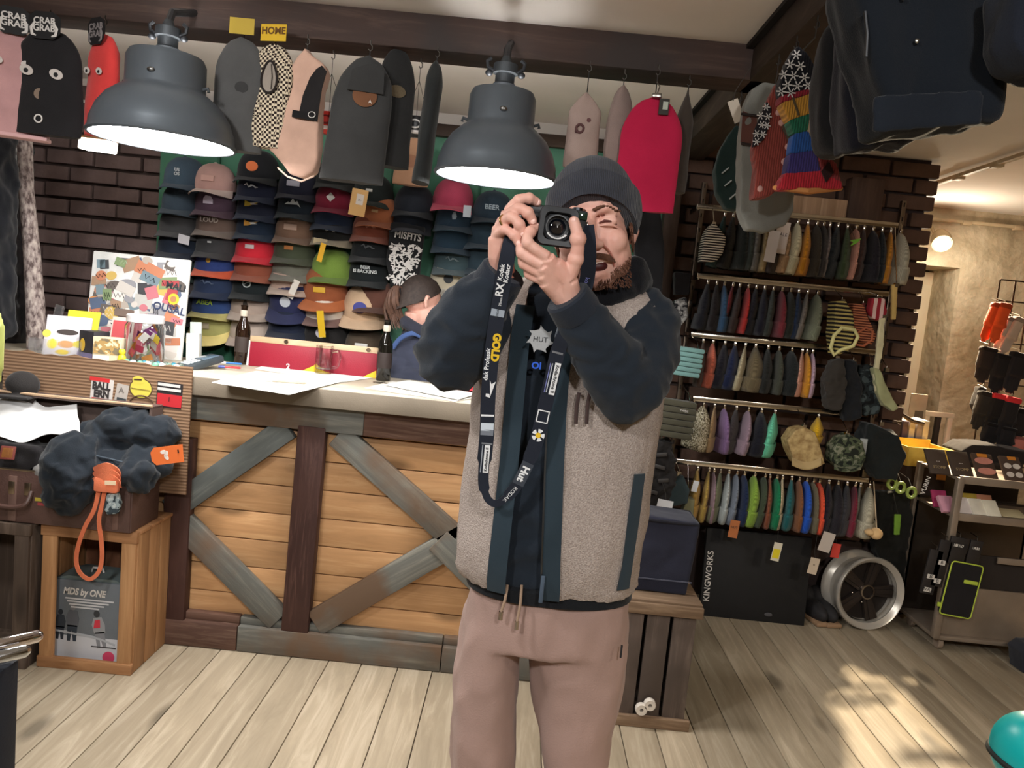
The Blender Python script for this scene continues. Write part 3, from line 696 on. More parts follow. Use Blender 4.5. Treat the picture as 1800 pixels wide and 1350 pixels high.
# neck strap with print
M_STR = cloth((34, 38, 48), var=.05, bump=.1); M_SW = paper((224, 226, 228)); M_SY = paper((226, 186, 40))
SP = [(906, 398, 1.5), (897, 430, 1.47), (890, 462, 1.468), (880, 520, 1.49), (870, 580, 1.505), (863, 640, 1.52), (858, 700, 1.53), (856, 760, 1.535), (851, 815, 1.54), (850, 850, 1.54), (857, 876, 1.535), (872, 885, 1.53), (893, 872, 1.53), (913, 845, 1.53), (932, 805, 1.53), (946, 765, 1.53), (958, 715, 1.525), (970, 665, 1.515), (980, 620, 1.51), (992, 590, 1.50), (1012, 560, 1.515), (1024, 520, 1.52), (1032, 490, 1.515), (1035, 455, 1.505), (1034, 425, 1.503), (1031, 396, 1.505)]
SPT = spline([P(*q)-CC for q in SP], 6)
KM = kc.matrix_basis.inverted() if False else (rotm(0, RAD(2), RAD(3)).inverted())
def wid(i):
    k = i/6
    if k < 8: return .0148
    if k < 9.5: return .011
    if k < 12: return .0075
    if k < 14: return .012
    return .0145
def frame(i):
    t = (SPT[min(i+1, len(SPT)-1)]-SPT[max(i-1, 0)]).normalized(); n = Vector((0, -1, 0)); n = (n-t*n.dot(t)).normalized(); return SPT[i], t, n, t.cross(n).normalized()
rings = []
for i in range(len(SPT)):
    p, t, n, w = frame(i); a = wid(i); rings.append([p+w*a+n*.0009, p-w*a+n*.0009, p-w*a-n*.0009, p+w*a-n*.0009])
sm_ = MB().loft(rings).mesh('strap'); sm_.transform(KM); st = link('strap', sm_, M_STR, kc); tag(st, 'printed black neck strap')
def on_strap(kf, side, fn, up=True):
    """fn(M): M maps local X along the strap, Z across it, -Y to the viewer"""
    i = int(kf*6); p, t, n, w = frame(i)
    if not up: t = -t
    X = -t; Z = n.cross(X)*-1 if False else X.cross(n)*-1
    Yv = -n; Z = X.cross(Yv)
    M_ = Matrix(((X.x, Yv.x, Z.x, 0), (X.y, Yv.y, Z.y, 0), (X.z, Yv.z, Z.z, 0), (0, 0, 0, 1)))
    fn(KM @ Matrix.Translation(p+n*.0014) @ M_ @ Matrix.Translation((0, 0, side)))
def sbox(w, h, m, nm='print'): return lambda M_: MB().box((0, 0, 0), (w, .0004, h), M_).build(nm, m, st)
def stext(s, size, m, **k): return lambda M_: text(s, size, m, st, M_, .0002, 'print', **k)
on_strap(2.35, .006, stext('Kodak', .0125, M_SW, bold=.0003)); on_strap(2.35, -.005, stext('Kodacr', .0125, M_SW, bold=.0003))
on_strap(2.95, .003, stext('RX', .02, M_SW, bold=.0006)); on_strap(3.2, -.002, stext('35mm', .007, M_SW))
on_strap(3.55, -.0, sbox(.014, .026, paper((150, 160, 172)))); on_strap(3.55, -.0, lambda M_: text('KODAK', .006, mat((40, 44, 50)), st, M_ @ Matrix.Translation((0, -.0006, 0)), .0002, 'print'))
on_strap(5.0, .0078, stext('Kodak Professional', .0128, M_SW, bold=.0003)); on_strap(4.5, .0058, stext('GOLD', .0205, M_SY, bold=.0012), False)
def arrow(M_):
    MB().prism([(-.02, .0), (.012, -.009), (.006, -.001), (.014, .003)], .0004, M_).prism([(-.022, .0), (-.02, .009), (-.014, .009), (-.014, .002)], .0004, M_).build('print', M_SW, st)
on_strap(5.75, -.004, arrow)
on_strap(6.55, 0, sbox(.004, .026, M_SW)); on_strap(6.85, 0, sbox(.016, .026, paper((196, 206, 216)))); on_strap(7.15, 0, sbox(.012, .026, paper((112, 118, 128))))
on_strap(7.45, -.002, sbox(.003, .022, paper((120, 124, 130))))
on_strap(7.85, -.004, sbox(.06, .011, M_SW)); on_strap(7.85, -.004, lambda M_: text('Kodachrome II', .0082, mat((30, 30, 34)), st, M_ @ Matrix.Translation((0, -.0006, 0)), .0002, 'print', bold=.0002))
on_strap(7.85, .006, sbox(.06, .002, paper((150, 156, 166))))
on_strap(12.3, 0, stext('KODAK', .011, M_SW))
on_strap(13.4, 0, sbox(.05, .024, paper((52, 58, 68)))); on_strap(13.4, 0, lambda M_: text('Hut', .021, M_SW, st, M_ @ Matrix.Translation((0, -.0006, 0)), .0002, 'print', bold=.0008))
def aperture(M_):
    m = MB()
    for k in range(5):
        a = 2*pi*k/5; m.prism([(.013*cos(a+q*.21), .013*sin(a+q*.21)) for q in range(5)]+[(.006*cos(a+.9), .006*sin(a+.9)), (.006*cos(a+.1), .006*sin(a+.1))], .0004, M_)
    m.build('print', M_SW, st); MB().lathe([(.0055, 0), (.0055, .0006), (0, .0006)], 16, M_ @ rotm(pi/2)).build('print', M_SY, st)
on_strap(15.0, 0, aperture)
def frame_sq(M_):
    m = MB()
    for x, z, w, h in ((0, .011, .026, .0022), (0, -.011, .026, .0022), (-.012, 0, .0022, .022), (.012, 0, .0022, .022)): m.box((x, 0, z), (w, .0004, h), M_)
    m.build('print', M_SW, st)
on_strap(15.75, 0, frame_sq)
on_strap(17.0, .006, sbox(.066, .0115, M_SW)); on_strap(17.0, .006, lambda M_: text('Kodachrome II', .0095, mat((30, 30, 34)), st, M_ @ Matrix.Translation((0, -.0006, 0)), .0002, 'print', bold=.0002))
on_strap(17.0, -.005, sbox(.06, .0022, paper((170, 176, 186)))); on_strap(17.0, -.009, sbox(.06, .0016, paper((120, 126, 186))))
on_strap(18.0, 0, sbox(.004, .022, paper((110, 112, 116))), False)
on_strap(21.7, 0, stext('kodak', .012, paper((120, 124, 190))))
# ------------------------------------------------------------------ hoods and masks hanging from the front beam
HY = 2.58
def hoodshape(w, h, kind='mask', t=.02, n=26, top=.42, flare=0., skew=0.):
    """flat hanging hood: rings from top to hem; w width, h height, local origin at the top, hanging down -Z"""
    rings = []
    for i in range(n+1):
        u = i/n
        hw = w/2*min(1, math.sqrt(max(0., 1-(1-min(u/top, 1))**2)))*(1+flare*max(0, u-.5)) if kind != 'point' else w/2*min(1, (u/top)**.75)*(1+flare*max(0, u-.55))
        hw = max(hw, .004); th = t*(.25+.75*min(1, u/.2))
        rings.append([Vector((skew*u+hw*cos(a), th*sin(a)+.004*sin(7*u+2*cos(a)), -h*u)) for a in [2*pi*j/20 for j in range(20)]])
    return MB().loft(rings)
def hang(name, label, cat, px, py, bot, wpx, m, Y=HY, kind='mask', yaw=0., t=.022, top=.42, flare=0., skew=0., group='hoods hung along the timber beam', amp=.004):
    a = at(px, py, Y); b = at(px-(bot-py)*.07, bot, Y); h = a.z-b.z; w = wpx/F*Y
    T = thing(name, label, cat, a, (0, 0, yaw), group)
    me = hoodshape(w, h, kind, t, top=top, flare=flare, skew=skew).mesh('fabric', ang=70)
    if amp: wrinkle(me, amp, 14, px*.1, (1, 1, .6))
    link('fabric', me, m, T)
    hp = Vector((a.x, Y, 2.2475)); hook(hp)
    if hp.z-.03 > a.z+.004: MB().tube([(0, 0, hp.z-.03-a.z), (0, 0, -.004)], .0016, 6).build('hang_loop', mat((40, 38, 38)), T)
    return T, w, h
def disc(r, M_, parent, m, name='print', sx=1., d=.0012, n=20): return MB().prism([(r*sx*cos(2*pi*j/n), r*sin(2*pi*j/n)) for j in range(n)], d, M_).build(name, m, parent)
def ringprint(r, w_, M_, parent, m, name='print', sx=1.):
    return MB().tube([M_ @ Vector((r*sx*cos(2*pi*j/24), 0, r*sin(2*pi*j/24))) for j in range(24)], w_, 6, loop=True, ).build(name, m, parent)
W_ = paper((218, 214, 210)); K_ = mat((26, 25, 27), rough=.7)
def header(T, w, zc, words, m=K_, tm=W_, hgt=.085, dx=0., yo=-.03):
    MB().prism([(dx-w/2, zc-hgt/2+.02), (dx-w*.3, zc-hgt/2), (dx+w*.3, zc-hgt/2), (dx+w/2, zc-hgt/2+.02), (dx+w/2, zc+hgt*.3), (dx+w*.25, zc+hgt/2), (dx-w*.3, zc+hgt/2), (dx-w/2, zc+hgt*.3)], .0015, TR((0, yo, 0))).build('header_card', m, T)
    for i, s in enumerate(words): text(s, .028, tm, T, TR((dx, yo-.0012, zc+.013-.023*i)), bold=.0008)
    for s in (-1, 1):
        MB().tube([Vector((dx+s*w*.28, yo-.002, zc+.01)), Vector((dx+s*w*.40, yo-.002, zc-.01)), Vector((dx+s*w*.36, yo-.002, zc-.03)), Vector((dx+s*w*.24, yo-.002, zc-.034))], [.003, .005, .005, .002], 6, flat=.3).build('claw_print', tm, T)
def eyes(T, h, w, y=-.026, z=.42, dx=0., s=1.):
    for e in (-1, 1):
        M_ = TR((dx+e*w*.21, y, -h*z-(.006 if e > 0 else 0)), 0, RAD(18), 0); disc(.0135*s, M_, T, paper((200, 192, 186)), 'eye_print', 1.5); disc(.0065*s, M_ @ Matrix.Translation((0, -.001, -.002)), T, K_, 'pupil_print')
T, w, h = hang('ski_mask', 'dusty pink ski mask at the far left end of the beam', 'ski mask', 28, 52, 238, 112, cloth((190, 146, 146)), t=.03, yaw=RAD(20))
eyes(T, h, w, -.036, .32, .0); header(T, .1, .02, ('CRAB', 'GRAB'))
MB().box((0, 0, -h), (w*.99, .064, .014), bev=.005).build('hem', cloth((206, 164, 164)), T)
T, w, h = hang('ski_mask', 'black ski mask printed with two glaring eyes and a nose', 'ski mask', 88, 50, 238, 122, cloth((34, 33, 35)), t=.028)
eyes(T, h, w, -.031, .42, -.005, 1.15); disc(.017, TR((-.01, -.031, -h*.63)), T, paper((128, 110, 96)), 'nose_print'); header(T, .105, .0, ('CRAB', 'GRAB'), dx=0.)
ringprint(.012, .0025, TR((-.01, -.03, -h*.86)), T, W_, 'mouth_print')
T, w, h = hang('ski_mask', 'red ski mask beside the left pendant lamp', 'ski mask', 184, 60, 238, 80, cloth((206, 62, 60)), t=.03, yaw=RAD(-28))
eyes(T, h, w, -.036, .38, .0, .8); header(T, .085, .0, ('CRAB', 'GRAB'), tm=paper((130, 124, 124)))
T, w, h = hang('balaclava', 'plain charcoal grey balaclava next to the checkered hood', 'balaclava', 426, 66, 266, 88, cloth((78, 78, 78)), t=.03)
disc(.018, TR((.018, -.031, -h*.45)), T, mat((40, 40, 40)), 'mouth_opening', 1.2)
MB().box((.01, -.034, .025), (.08, .0015, .05)).build('header_card', paper((176, 150, 46)), T)
T, w, h = hang('balaclava', 'black and cream checkered hood with open face', 'balaclava', 484, 78, 260, 92, pattern('check', (206, 192, 168), (44, 34, 32), 125.), t=.028, yaw=RAD(-12), skew=-.045)
me = MB()
me.prism([(.026*cos(a)*(1-.25*sin(a)), .048*sin(a)) for a in [2*pi*j/24 for j in range(24)]], .004, TR((.006, -.033, -h*.34))).build('face_opening', cloth((150, 140, 130)), T)
MB().tube([Vector((.006+.027*cos(a)*(1-.25*sin(a)), -.034, -h*.34+.05*sin(a))) for a in [2*pi*j/24 for j in range(24)]], .004, 6, loop=True).build('opening_hem', cloth((40, 34, 32)), T)
MB().tube([(.012, -.036, -h*.22), (.018, -.037, -h*.34), (.016, -.036, -h*.46)], .0015, 6).build('seam', cloth((60, 54, 50)), T)
MB().box((.012, -.034, .025), (.09, .0015, .052)).build('header_card', paper((206, 168, 34)), T); text('HOME', .03, mat((92, 60, 20)), T, TR((.012, -.0352, .03)), bold=.001)
# beige hood with dark lining
a = at(540, 88, HY); b = at(522, 314, HY); h = a.z-b.z
T = thing('hood', 'dusty pink riding hood with black lining and strap', 'hood', a, (0, 0, RAD(-8)), 'hoods hung along the timber beam')
ol = [(0, 0), (.03, -.03), (.07, -.052), (.08, -.075), (.068, -.13), (.062, -.2), (.068, -.28), (.07, -.36), (.058, -.41), (.02, -.432), (-.025, -.42), (-.06, -.385), (-.085, -.355), (-.1, -.345), (-.085, -.27), (-.07, -.17), (-.045, -.08), (-.02, -.025)]
k_ = h/.432
hp_ = MB().prism([(x*1.0, z*k_) for x, z in ol], .05, y0=-.025)
me = remesh(hp_, .007, 6); wrinkle(me, .006, 13, 2.); link('fabric', me, cloth((196, 160, 142)), T)
MB().prism([(.068, -.058*k_), (.084, -.075*k_), (.072, -.13*k_), (.066, -.2*k_), (.064, -.242*k_), (.0, -.225*k_), (.01, -.16*k_), (.03, -.1*k_), (.05, -.07*k_)], .006, y0=-.032).build('lining', cloth((34, 32, 33)), T)
MB().box((.04, -.034, -.222*k_), (.075, .006, .022), TR((0, 0, 0), 0, RAD(6))).build('strap', cloth((28, 27, 28)), T); ringprint(.009, .0012, TR((.048, -.0385, -.222*k_)), T, W_, 'logo_print', 1.3)
MB().tube([(-.075, 0, -.4*k_), (-.03, -.02, -.43*k_), (.02, -.02, -.443*k_), (.058, -.01, -.42*k_)], .003, 6).build('edge_piping', cloth((220, 190, 172)), T)
hook((a.x, HY, 2.2475)); MB().tube([(0, 0, .04), (0, 0, -.01)], .0016, 6).build('hang_loop', mat((40, 38, 38)), T)
T, w, h = hang('balaclava', 'dark grey balaclava with brown face opening, front of the pair', 'balaclava', 650, 100, 322, 100, cloth((58, 58, 58)), t=.034, flare=.15, yaw=RAD(12), skew=-.03)
disc(.034, TR((-.006, -.036, -h*.33)), T, cloth((112, 76, 54)), 'face_opening', 1.15); text('A', .016, W_, T, TR((.012, -.0385, -h*.37)))
MB().prism([(-.062, -h*.30), (.052, -h*.30), (.05, -h*.12), (.0, -h*.08), (-.05, -h*.14)], .008, TR((0, -.042, 0))).build('brow_flap', cloth((54, 54, 54)), T)
T, w, h = hang('balaclava', 'black balaclava with small olive opening behind the dark grey one', 'balaclava', 702, 84, 294, 66, cloth((40, 40, 40)), t=.03, Y=2.66, yaw=RAD(25))
disc(.02, TR((-.004, -.032, -h*.38)), T, cloth((96, 84, 66)), 'face_opening', 1.5)
T, w, h = hang('balaclava', 'thin black balaclava hanging edge on left of the second lamp', 'balaclava', 768, 108, 324, 28, cloth((40, 42, 42)), t=.06, top=.2, skew=-.02)
for px, py, y2, w_, m, lab in ((586, 92, 200, 46, mat((206, 58, 50), rough=.4), 'round red logo sign hung on cords between hoods'), (740, 108, 206, 34, mat((38, 38, 40), rough=.4), 'small black logo sign hung on cords between hoods')):
    a = at(px, py, 2.72); b = at(px-4, y2, 2.72); T = thing('hanging_sign', lab, 'sign', a, (0, 0, 0), 'logo signs on cords')
    MB().tube([(0, 0, .03), (0, 0, 0), (.006, 0, -.008), (.006, 0, -.018), (0, 0, -.024), (-.005, 0, -.016)], .002, 6).build('hook', M_HOOK, T)
    hh = a.z-b.z; w = w_/F*2.72
    for s in (-1, 0, 1): MB().tube([(0, 0, -.02), (0, 0, -hh*.35), (s*w*.6, 0, -hh)], .0009, 5).build('cord', mat((70, 66, 64)), T)
    MB().lathe([(w*.62, 0), (w*.66, -.006), (w*.64, -.05), (w*.6, -.056), (0, -.056)], 28, TR((0, .02, -hh))).build('drum', m, T)
    MB().lathe([(w*.665, -.049), (w*.668, -.056), (w*.6, -.06)], 28, TR((0, .02, -hh)), cap=False).build('rim', paper((220, 210, 206)), T)
    ringprint(.013, .003, TR((0, .02-w*.665, -hh-.028)), T, paper((120, 26, 24)) if px < 700 else W_, 'logo_print', 1.6)
T, w, h = hang('ski_mask', "beige ski mask printed with a round emblem above the photographer's beanie", 'ski mask', 1032, 162, 296, 56, cloth((158, 138, 130)), kind='point', top=.25, t=.02)
ringprint(.013, .004, TR((-.012, -.022, -h*.5)), T, mat((84, 52, 52)), 'emblem_print', .9); disc(.006, TR((-.022, -.023, -h*.54)), T, mat((70, 40, 42)), 'emblem_print'); disc(.007, TR((.014, -.022, -h*.38)), T, mat((96, 62, 62)), 'emblem_print')
T, w, h = hang('ski_mask', 'taupe ski mask half behind the crimson hood', 'ski mask', 1096, 150, 320, 44, cloth((136, 118, 112)), t=.03, Y=2.63, yaw=RAD(20))
T, w, h = hang('hood', 'crimson neck hood held by a metal clip', 'hood', 1152, 170, 372, 104, cloth((176, 30, 66), var=.06), t=.018, Y=2.55, flare=.02, yaw=RAD(-6))
MB().box((.004, -.02, -.002), (.03, .014, .014), bev=.003).tube([(.004, -.01, .004), (.01, -.008, .03), (.0, 0, .045)], .002, 6).build('clip', metal((150, 146, 140)), T)
MB().box((.03, -.022, -.035), (.032, .004, .05), bev=.002).build('tag', mat((52, 50, 46)), T); MB().box((.034, -.025, -.032), (.016, .002, .024)).build('tag_window', paper((170, 176, 164)), T)
T, w, h = hang('ski_mask', 'thin olive ski mask hanging edge on right of the crimson hood', 'ski mask', 1210, 158, 340, 30, cloth((66, 58, 52)), t=.04, Y=2.63, top=.3, kind='point')

# ------------------------------------------------------------------ hats and jackets hanging from the beam that runs back
BX = .725
def flake(M_, parent, m, r=.011):
    mb = MB()
    for k in range(3): mb.box((0, 0, 0), (2*r, .0008, r*.24), M_ @ rotm(0, pi*k/3, 0))
    return mb.build('snowflake_print', m, parent)
def hat_fab(name, label, pts, Y, m, t=.05, rem=.006, amp=.005, cat='balaclava', gp='hats hung from the receding beam'):
    """pts: image outline at depth Y -> a soft closed shape with real thickness"""
    P3 = [at(x, y, Y) for x, y in pts]; c = Vector((sum(p.x for p in P3)/len(P3), Y, max(p.z for p in P3)))
    T = thing(name, label, cat, c, (0, 0, 0), gp)
    mb = MB().prism([(p.x-c.x, p.z-c.z) for p in P3], t, y0=-t/2); me = remesh(mb, rem, 7); wrinkle(me, amp, 16, Y*9)
    o = link('fabric', me, m, T); return T, c, o
def patch(T, c, pts, Y, m, name, t=.004):
    """piece lying on the front of a soft shape, outline in image points"""
    q = [at(x, y, Y) for x, y in pts]; return MB().prism([(p.x-c.x, p.z-c.z) for p in q], t, y0=Y-c.y).build(name, m, T)
T, c, o = hat_fab('balaclava', 'grey fleece balaclava with dark hem cords hanging lowest', [(1340, 146), (1372, 150), (1392, 200), (1396, 300), (1391, 372), (1376, 398), (1340, 411), (1310, 405), (1297, 375), (1297, 262), (1304, 190), (1318, 160)], 2.35, cloth((118, 118, 112)))
patch(T, c, [(1306, 195), (1330, 205), (1332, 258), (1302, 250)], 2.322, cloth((96, 62, 54)), 'neck_panel')
for y in (200, 252): p, q = at(1303, y, 2.318), at(1345, y+6, 2.318); MB().tube([p-c, q-c], .004, 6).build('cord', mat((38, 28, 26)), T)
T, c, o = hat_fab('earflap_hat', 'dark green patterned hat at the far end of the beam', [(1292, 222), (1302, 240), (1298, 330), (1296, 372), (1274, 368), (1258, 340), (1254, 300), (1264, 262)], 2.75, cloth((34, 50, 48)), cat='hat')
for x, y in ((1275, 300), (1288, 345), (1280, 322)): p, q = at(x-6, y+5, 2.715), at(x+6, y-5, 2.715); MB().tube([p-c, q-c], .0025, 6).build('stitch_print', paper((170, 176, 176)), T)
p = at(1294, 195, 2.5); T = thing('price_tag', 'plain white swing tag hanging beside the grey balaclava', 'tag', p, (0, 0, RAD(10)))
MB().box((0, 0, 0), (.036, .001, .07), rotm(0, RAD(-28))).build('card', paper((206, 194, 178)), T); MB().tube([(-.014, 0, .028), (-.01, 0, .06), (.03, 0, 2.252-p.z)], .0014, 5).build('string', mat((60, 52, 48)), T)
# red hat with snowflakes
T, c, o = hat_fab('knit_hat', 'brick red knit hat with snowflake side and pink scalloped edge', [(1362, 146), (1372, 170), (1370, 230), (1386, 260), (1372, 300), (1364, 330), (1352, 346), (1320, 352), (1326, 300), (1320, 262), (1330, 225), (1346, 180)], 2.2, knit((140, 66, 58), 300), cat='hat')
sp = patch(T, c, [(1348, 178), (1356, 190), (1350, 226), (1342, 246), (1322, 260), (1326, 228)], 2.168, cloth((40, 38, 42)), 'snowflake_panel')
for x, y in ((1347, 188), (1337, 203), (1350, 205), (1339, 219), (1348, 221), (1330, 235), (1341, 236), (1330, 249)): flake(Matrix.Translation(at(x, y, 2.166)-c), T, W_, .0105)
for x, y in ((1368, 198), (1373, 216), (1384, 258), (1378, 284), (1336, 332)): MB().ell(at(x, y, 2.175)-c, (.008, .006, .009)).build('scallop', cloth((206, 160, 152)), T)
# rainbow hat with snowflake top
SG = [([(1396, 84), (1412, 96), (1426, 118), (1428, 156), (1368, 172), (1366, 150), (1380, 112)], knit((32, 32, 38), 300), 'crown'),
      ([(1366, 172), (1428, 156), (1428, 166), (1368, 186)], knit((150, 44, 56), 300), 'band'), ([(1368, 184), (1426, 166), (1420, 204), (1382, 216)], knit((196, 142, 58), 300), 'band'),
      ([(1382, 214), (1420, 202), (1416, 234), (1390, 240)], knit((40, 104, 78), 300), 'band'), ([(1390, 238), (1416, 232), (1430, 268), (1384, 274)], knit((44, 86, 154), 300), 'band'),
      ([(1384, 272), (1430, 266), (1438, 306), (1376, 310)], knit((66, 58, 118), 300), 'band'), ([(1376, 306), (1440, 300), (1474, 320), (1476, 334), (1362, 336), (1368, 318)], knit((188, 48, 60), 300), 'band'),
      ([(1440, 262), (1466, 292), (1476, 330), (1440, 312), (1432, 284)], knit((140, 60, 62), 300), 'earflap')]
Yh = 2.05; c = at(1398, 84, Yh); T = thing('knit_hat', 'rainbow banded knit hat with snowflake crown and orange rim', 'hat', c, (0, 0, 0), 'hats hung from the receding beam')
for pts, m, nm in SG:
    q = [at(x, y, Yh) for x, y in pts]; me = remesh(MB().prism([(p.x-c.x, p.z-c.z) for p in q], .05, y0=-.025), .005, 4); link(nm, me, m, T)
for x, y in ((1400, 96), (1389, 113), (1407, 116), (1378, 131), (1395, 133), (1414, 136), (1384, 149), (1402, 151), (1420, 150), (1373, 161), (1390, 163)): flake(Matrix.Translation(at(x, y, Yh-.028)-c), T, W_, .0125)
MB().tube([at(1362, 330, Yh)-c+Vector((0, .03*sin(a)*0, 0)) for a in (0,)]+[at(1420, 335, Yh-.03)-c, at(1478, 331, Yh)-c, at(1420, 338, Yh+.03)-c], .006, 8, loop=True).build('rim', cloth((206, 142, 86)), T)
p = at(1455, 302, Yh-.03)-c; MB().prism([(0, .026), (.016, 0), (0, -.026), (-.016, 0)], .004, Matrix.Translation(p)).build('diamond_patch', cloth((46, 28, 28)), T)
p, q = at(1394, 172, Yh-.028)-c, at(1404, 202, Yh-.028)-c; MB().tube([p, q], .003, 6).build('seam', cloth((84, 72, 52)), T)
# jackets
def jacket(name, label, outline, Y, m, t=.12, extras=()):
    P3 = [at(x, y, Y) for x, y in outline]; c = Vector((sum(p.x for p in P3)/len(P3), Y, max(p.z for p in P3)))
    T = thing(name, label, 'jacket', c, (0, 0, 0), 'jackets hung from the beam')
    me = remesh(MB().prism([(p.x-c.x, p.z-c.z) for p in P3], t, y0=-t/2), .011, 9); wrinkle(me, .012, 9, Y*5, (1.4, 1, .5)); ridges(me, .006, 8, Y*3, (1.4, 1, .5)); link('fabric', me, m, T)
    for nm, pts, mm, tt in extras:
        q = [at(x, y, Y-t/2-.002) for x, y in pts]; link(nm, remesh(MB().prism([(p.x-c.x, p.z-c.z) for p in q], tt, y0=-t/2-tt*.6), .007, 4), mm, T)
    if min(p.z for p in P3) > 0 and c.z < 2.25: suspend(T, c, r=.004)
    return T, c
NJ = cloth((22, 27, 34), var=.1)
def suspend(T, c, m=M_HOOK, r=.0022):
    top = Vector((min(.79, max(.66, c.x)), c.y, 2.232)); hook((top.x, top.y, 2.2475))
    MB().tube([top-c, Vector((top.x-c.x, 0, .03)), (0, 0, -.03)] if top.z-c.z > .05 else [top-c, (0, 0, -.05)], r, 6).build('hanger_loop', m, T)
for o_ in [o for o in COL.objects if o.get('group') == 'hats hung from the receding beam']: suspend(o_, o_.location)
T, c = jacket('jacket', 'charcoal jacket sleeve hanging next to the rainbow hat', [(1440, 92), (1452, 60), (1476, 40), (1500, 120), (1512, 200), (1506, 262), (1470, 272), (1442, 262), (1430, 230), (1432, 150)], 1.9, cloth((34, 34, 36), var=.1), .10)
T, c = jacket('jacket', 'near black blue jacket between the charcoal sleeve and big navy jacket', [(1478, 60), (1500, 10), (1560, -20), (1580, 120), (1600, 232), (1600, 252), (1480, 272), (1474, 200)], 1.75, cloth((30, 31, 40), var=.1), .12)
T, c = jacket('jacket', 'big navy jacket with wide ribbed hem at the upper right', [(1470, -30), (1500, -60), (1620, -120), (1740, -80), (1732, 60), (1728, 220), (1536, 236), (1530, 190), (1510, 120), (1490, 60)], 1.5, NJ, .14, (('hem_band', [(1534, 168), (1727, 158), (1727, 219), (1532, 235)], cloth((27, 32, 40)), .014),))
for x, y in ((1612, 72), (1588, -4)): MB().ell(at(x, y, 1.42)-c, (.0045, .003, .0045)).build('button', metal((190, 190, 186)), T)
p = [at(x, y, 1.418)-c for x, y in ((1520, 20), (1524, 60), (1522, 100))]; MB().tube(p, .003, 6).build('zip', metal((120, 124, 130)), T)
T, c = jacket('jacket', 'dark navy jacket sleeve at the top right edge of the picture', [(1742, 84), (1760, -20), (1860, -60), (1900, 60), (1860, 150), (1790, 128), (1760, 112)], 1.35, cloth((30, 34, 44), var=.1), .1)

# ------------------------------------------------------------------ caps on the green panel
def cap_meshes():
    n = 28; rings = []
    for i in range(9):
        u = i/8; a = u*pi/2*.97; r = cos(a)**.8; z = .118*sin(a)**.9
        rings.append([Vector((.094*r*cos(t), .098*r*sin(t)*(1.0 if sin(t) > 0 else .95), z)) for t in [2*pi*j/n for j in range(n)]])
    crown = MB().loft(rings, caps=True).mesh('crown', ang=60)
    top, bot = [], []
    def br(u, v):
        t = pi+pi*(.09+.82*u); c_ = Vector((.095*cos(t), .094*sin(t), .002)); k = sin(pi*(.07+.86*u))**.7
        p = c_+Vector((.006*cos(t)*v, -.074*k*v, 0)); p.z = .004-.03*(abs(cos(t))**2)*v-.006*v; return p
    brim = MB().grid(br, 20, 6, .0035).mesh('brim', ang=60)
    btn = MB().ell((0, 0, .118), (.0085, .0085, .005), None, 12, 6).mesh('button')
    band = MB().loft([[Vector((.0955*cos(t), .0985*sin(t)*(1 if sin(t) > 0 else .955), z)) for t in [2*pi*j/28 for j in range(28)]] for z in (.0, .012)], caps=False).mesh('sweatband')
    return crown, brim, btn, band
CROWN, BRIM, BTN, BAND = cap_meshes()
M_TAGW = paper((206, 204, 206)); M_TAGY = paper((222, 176, 36))
def logo(T, kind, col, sz=1.):
    """sits on the crown front"""
    if not kind: return
    m = paper(col); M_ = TR((0, -.0885, .052), RAD(-14)) @ Matrix.Scale(sz, 4)
    if kind == 'oval': disc(.022, M_, T, m, 'logo_patch', 1.2, .004)
    elif kind == 'circle': disc(.021, M_, T, m, 'logo_patch', 1., .004)
    elif kind == 'rect': MB().box((0, 0, 0), (.058, .005, .026), M_, bev=.002).build('logo_patch', m, T)
    elif kind == 'diamond': MB().prism([(0, .02), (.02, 0), (0, -.02), (-.02, 0)], .004, M_).build('logo_patch', m, T)
    elif kind == 'shell': MB().prism([(-.022, -.016), (.022, -.016), (.02, .004), (.01, .018), (-.012, .02), (-.022, .006)], .004, M_).build('logo_patch', m, T)
    elif kind == 'ring': ringprint(.017, .003, M_, T, m, 'logo_print'); MB().tube([M_ @ Vector(q) for q in ((-.012, 0, -.006), (0, -.002, .003), (.013, 0, .006))], .0022, 6).build('logo_print', m, T)
    elif kind == 'flame':
        MB().prism([(-.03, -.012), (-.012, -.01), (.03, .008), (-.006, .006), (-.03, .014)], .003, M_).build('logo_print', m, T)
        MB().prism([(-.006, .004), (.034, .012), (.012, .004), (.03, .0), (0, -.003)], .003, M_ @ Matrix.Translation((0, -.001, 0))).build('logo_print', W_, T)
    elif kind == 'bird': MB().prism([(-.006, -.018), (.008, -.016), (.012, -.004), (.004, .018), (-.004, .016), (-.01, 0)], .003, M_).build('logo_print', m, T)
    elif kind == 'script': MB().tube([M_ @ Vector((-.03+.01*k, -.001, .006*sin(k*2.1)+.004*(k % 2)-.001*k)) for k in range(7)], [.002, .004, .003, .005, .003, .004, .0015], 6).build('logo_print', m, T)
    elif kind == 'peaks': MB().prism([(-.035, -.008), (-.02, .004), (-.012, .0), (0, .02), (.01, .004), (.02, .01), (.036, -.018), (.02, -.006)], .003, M_).build('logo_print', m, T)
    else:
        for i, s in enumerate(kind.split('|')): text(s, .02 if '|' in kind or len(s) > 4 else .03, m, T, M_ @ Matrix.Translation((0, -.002, .014-.018*i if '|' in kind else 0)), .0012, bold=.0006)
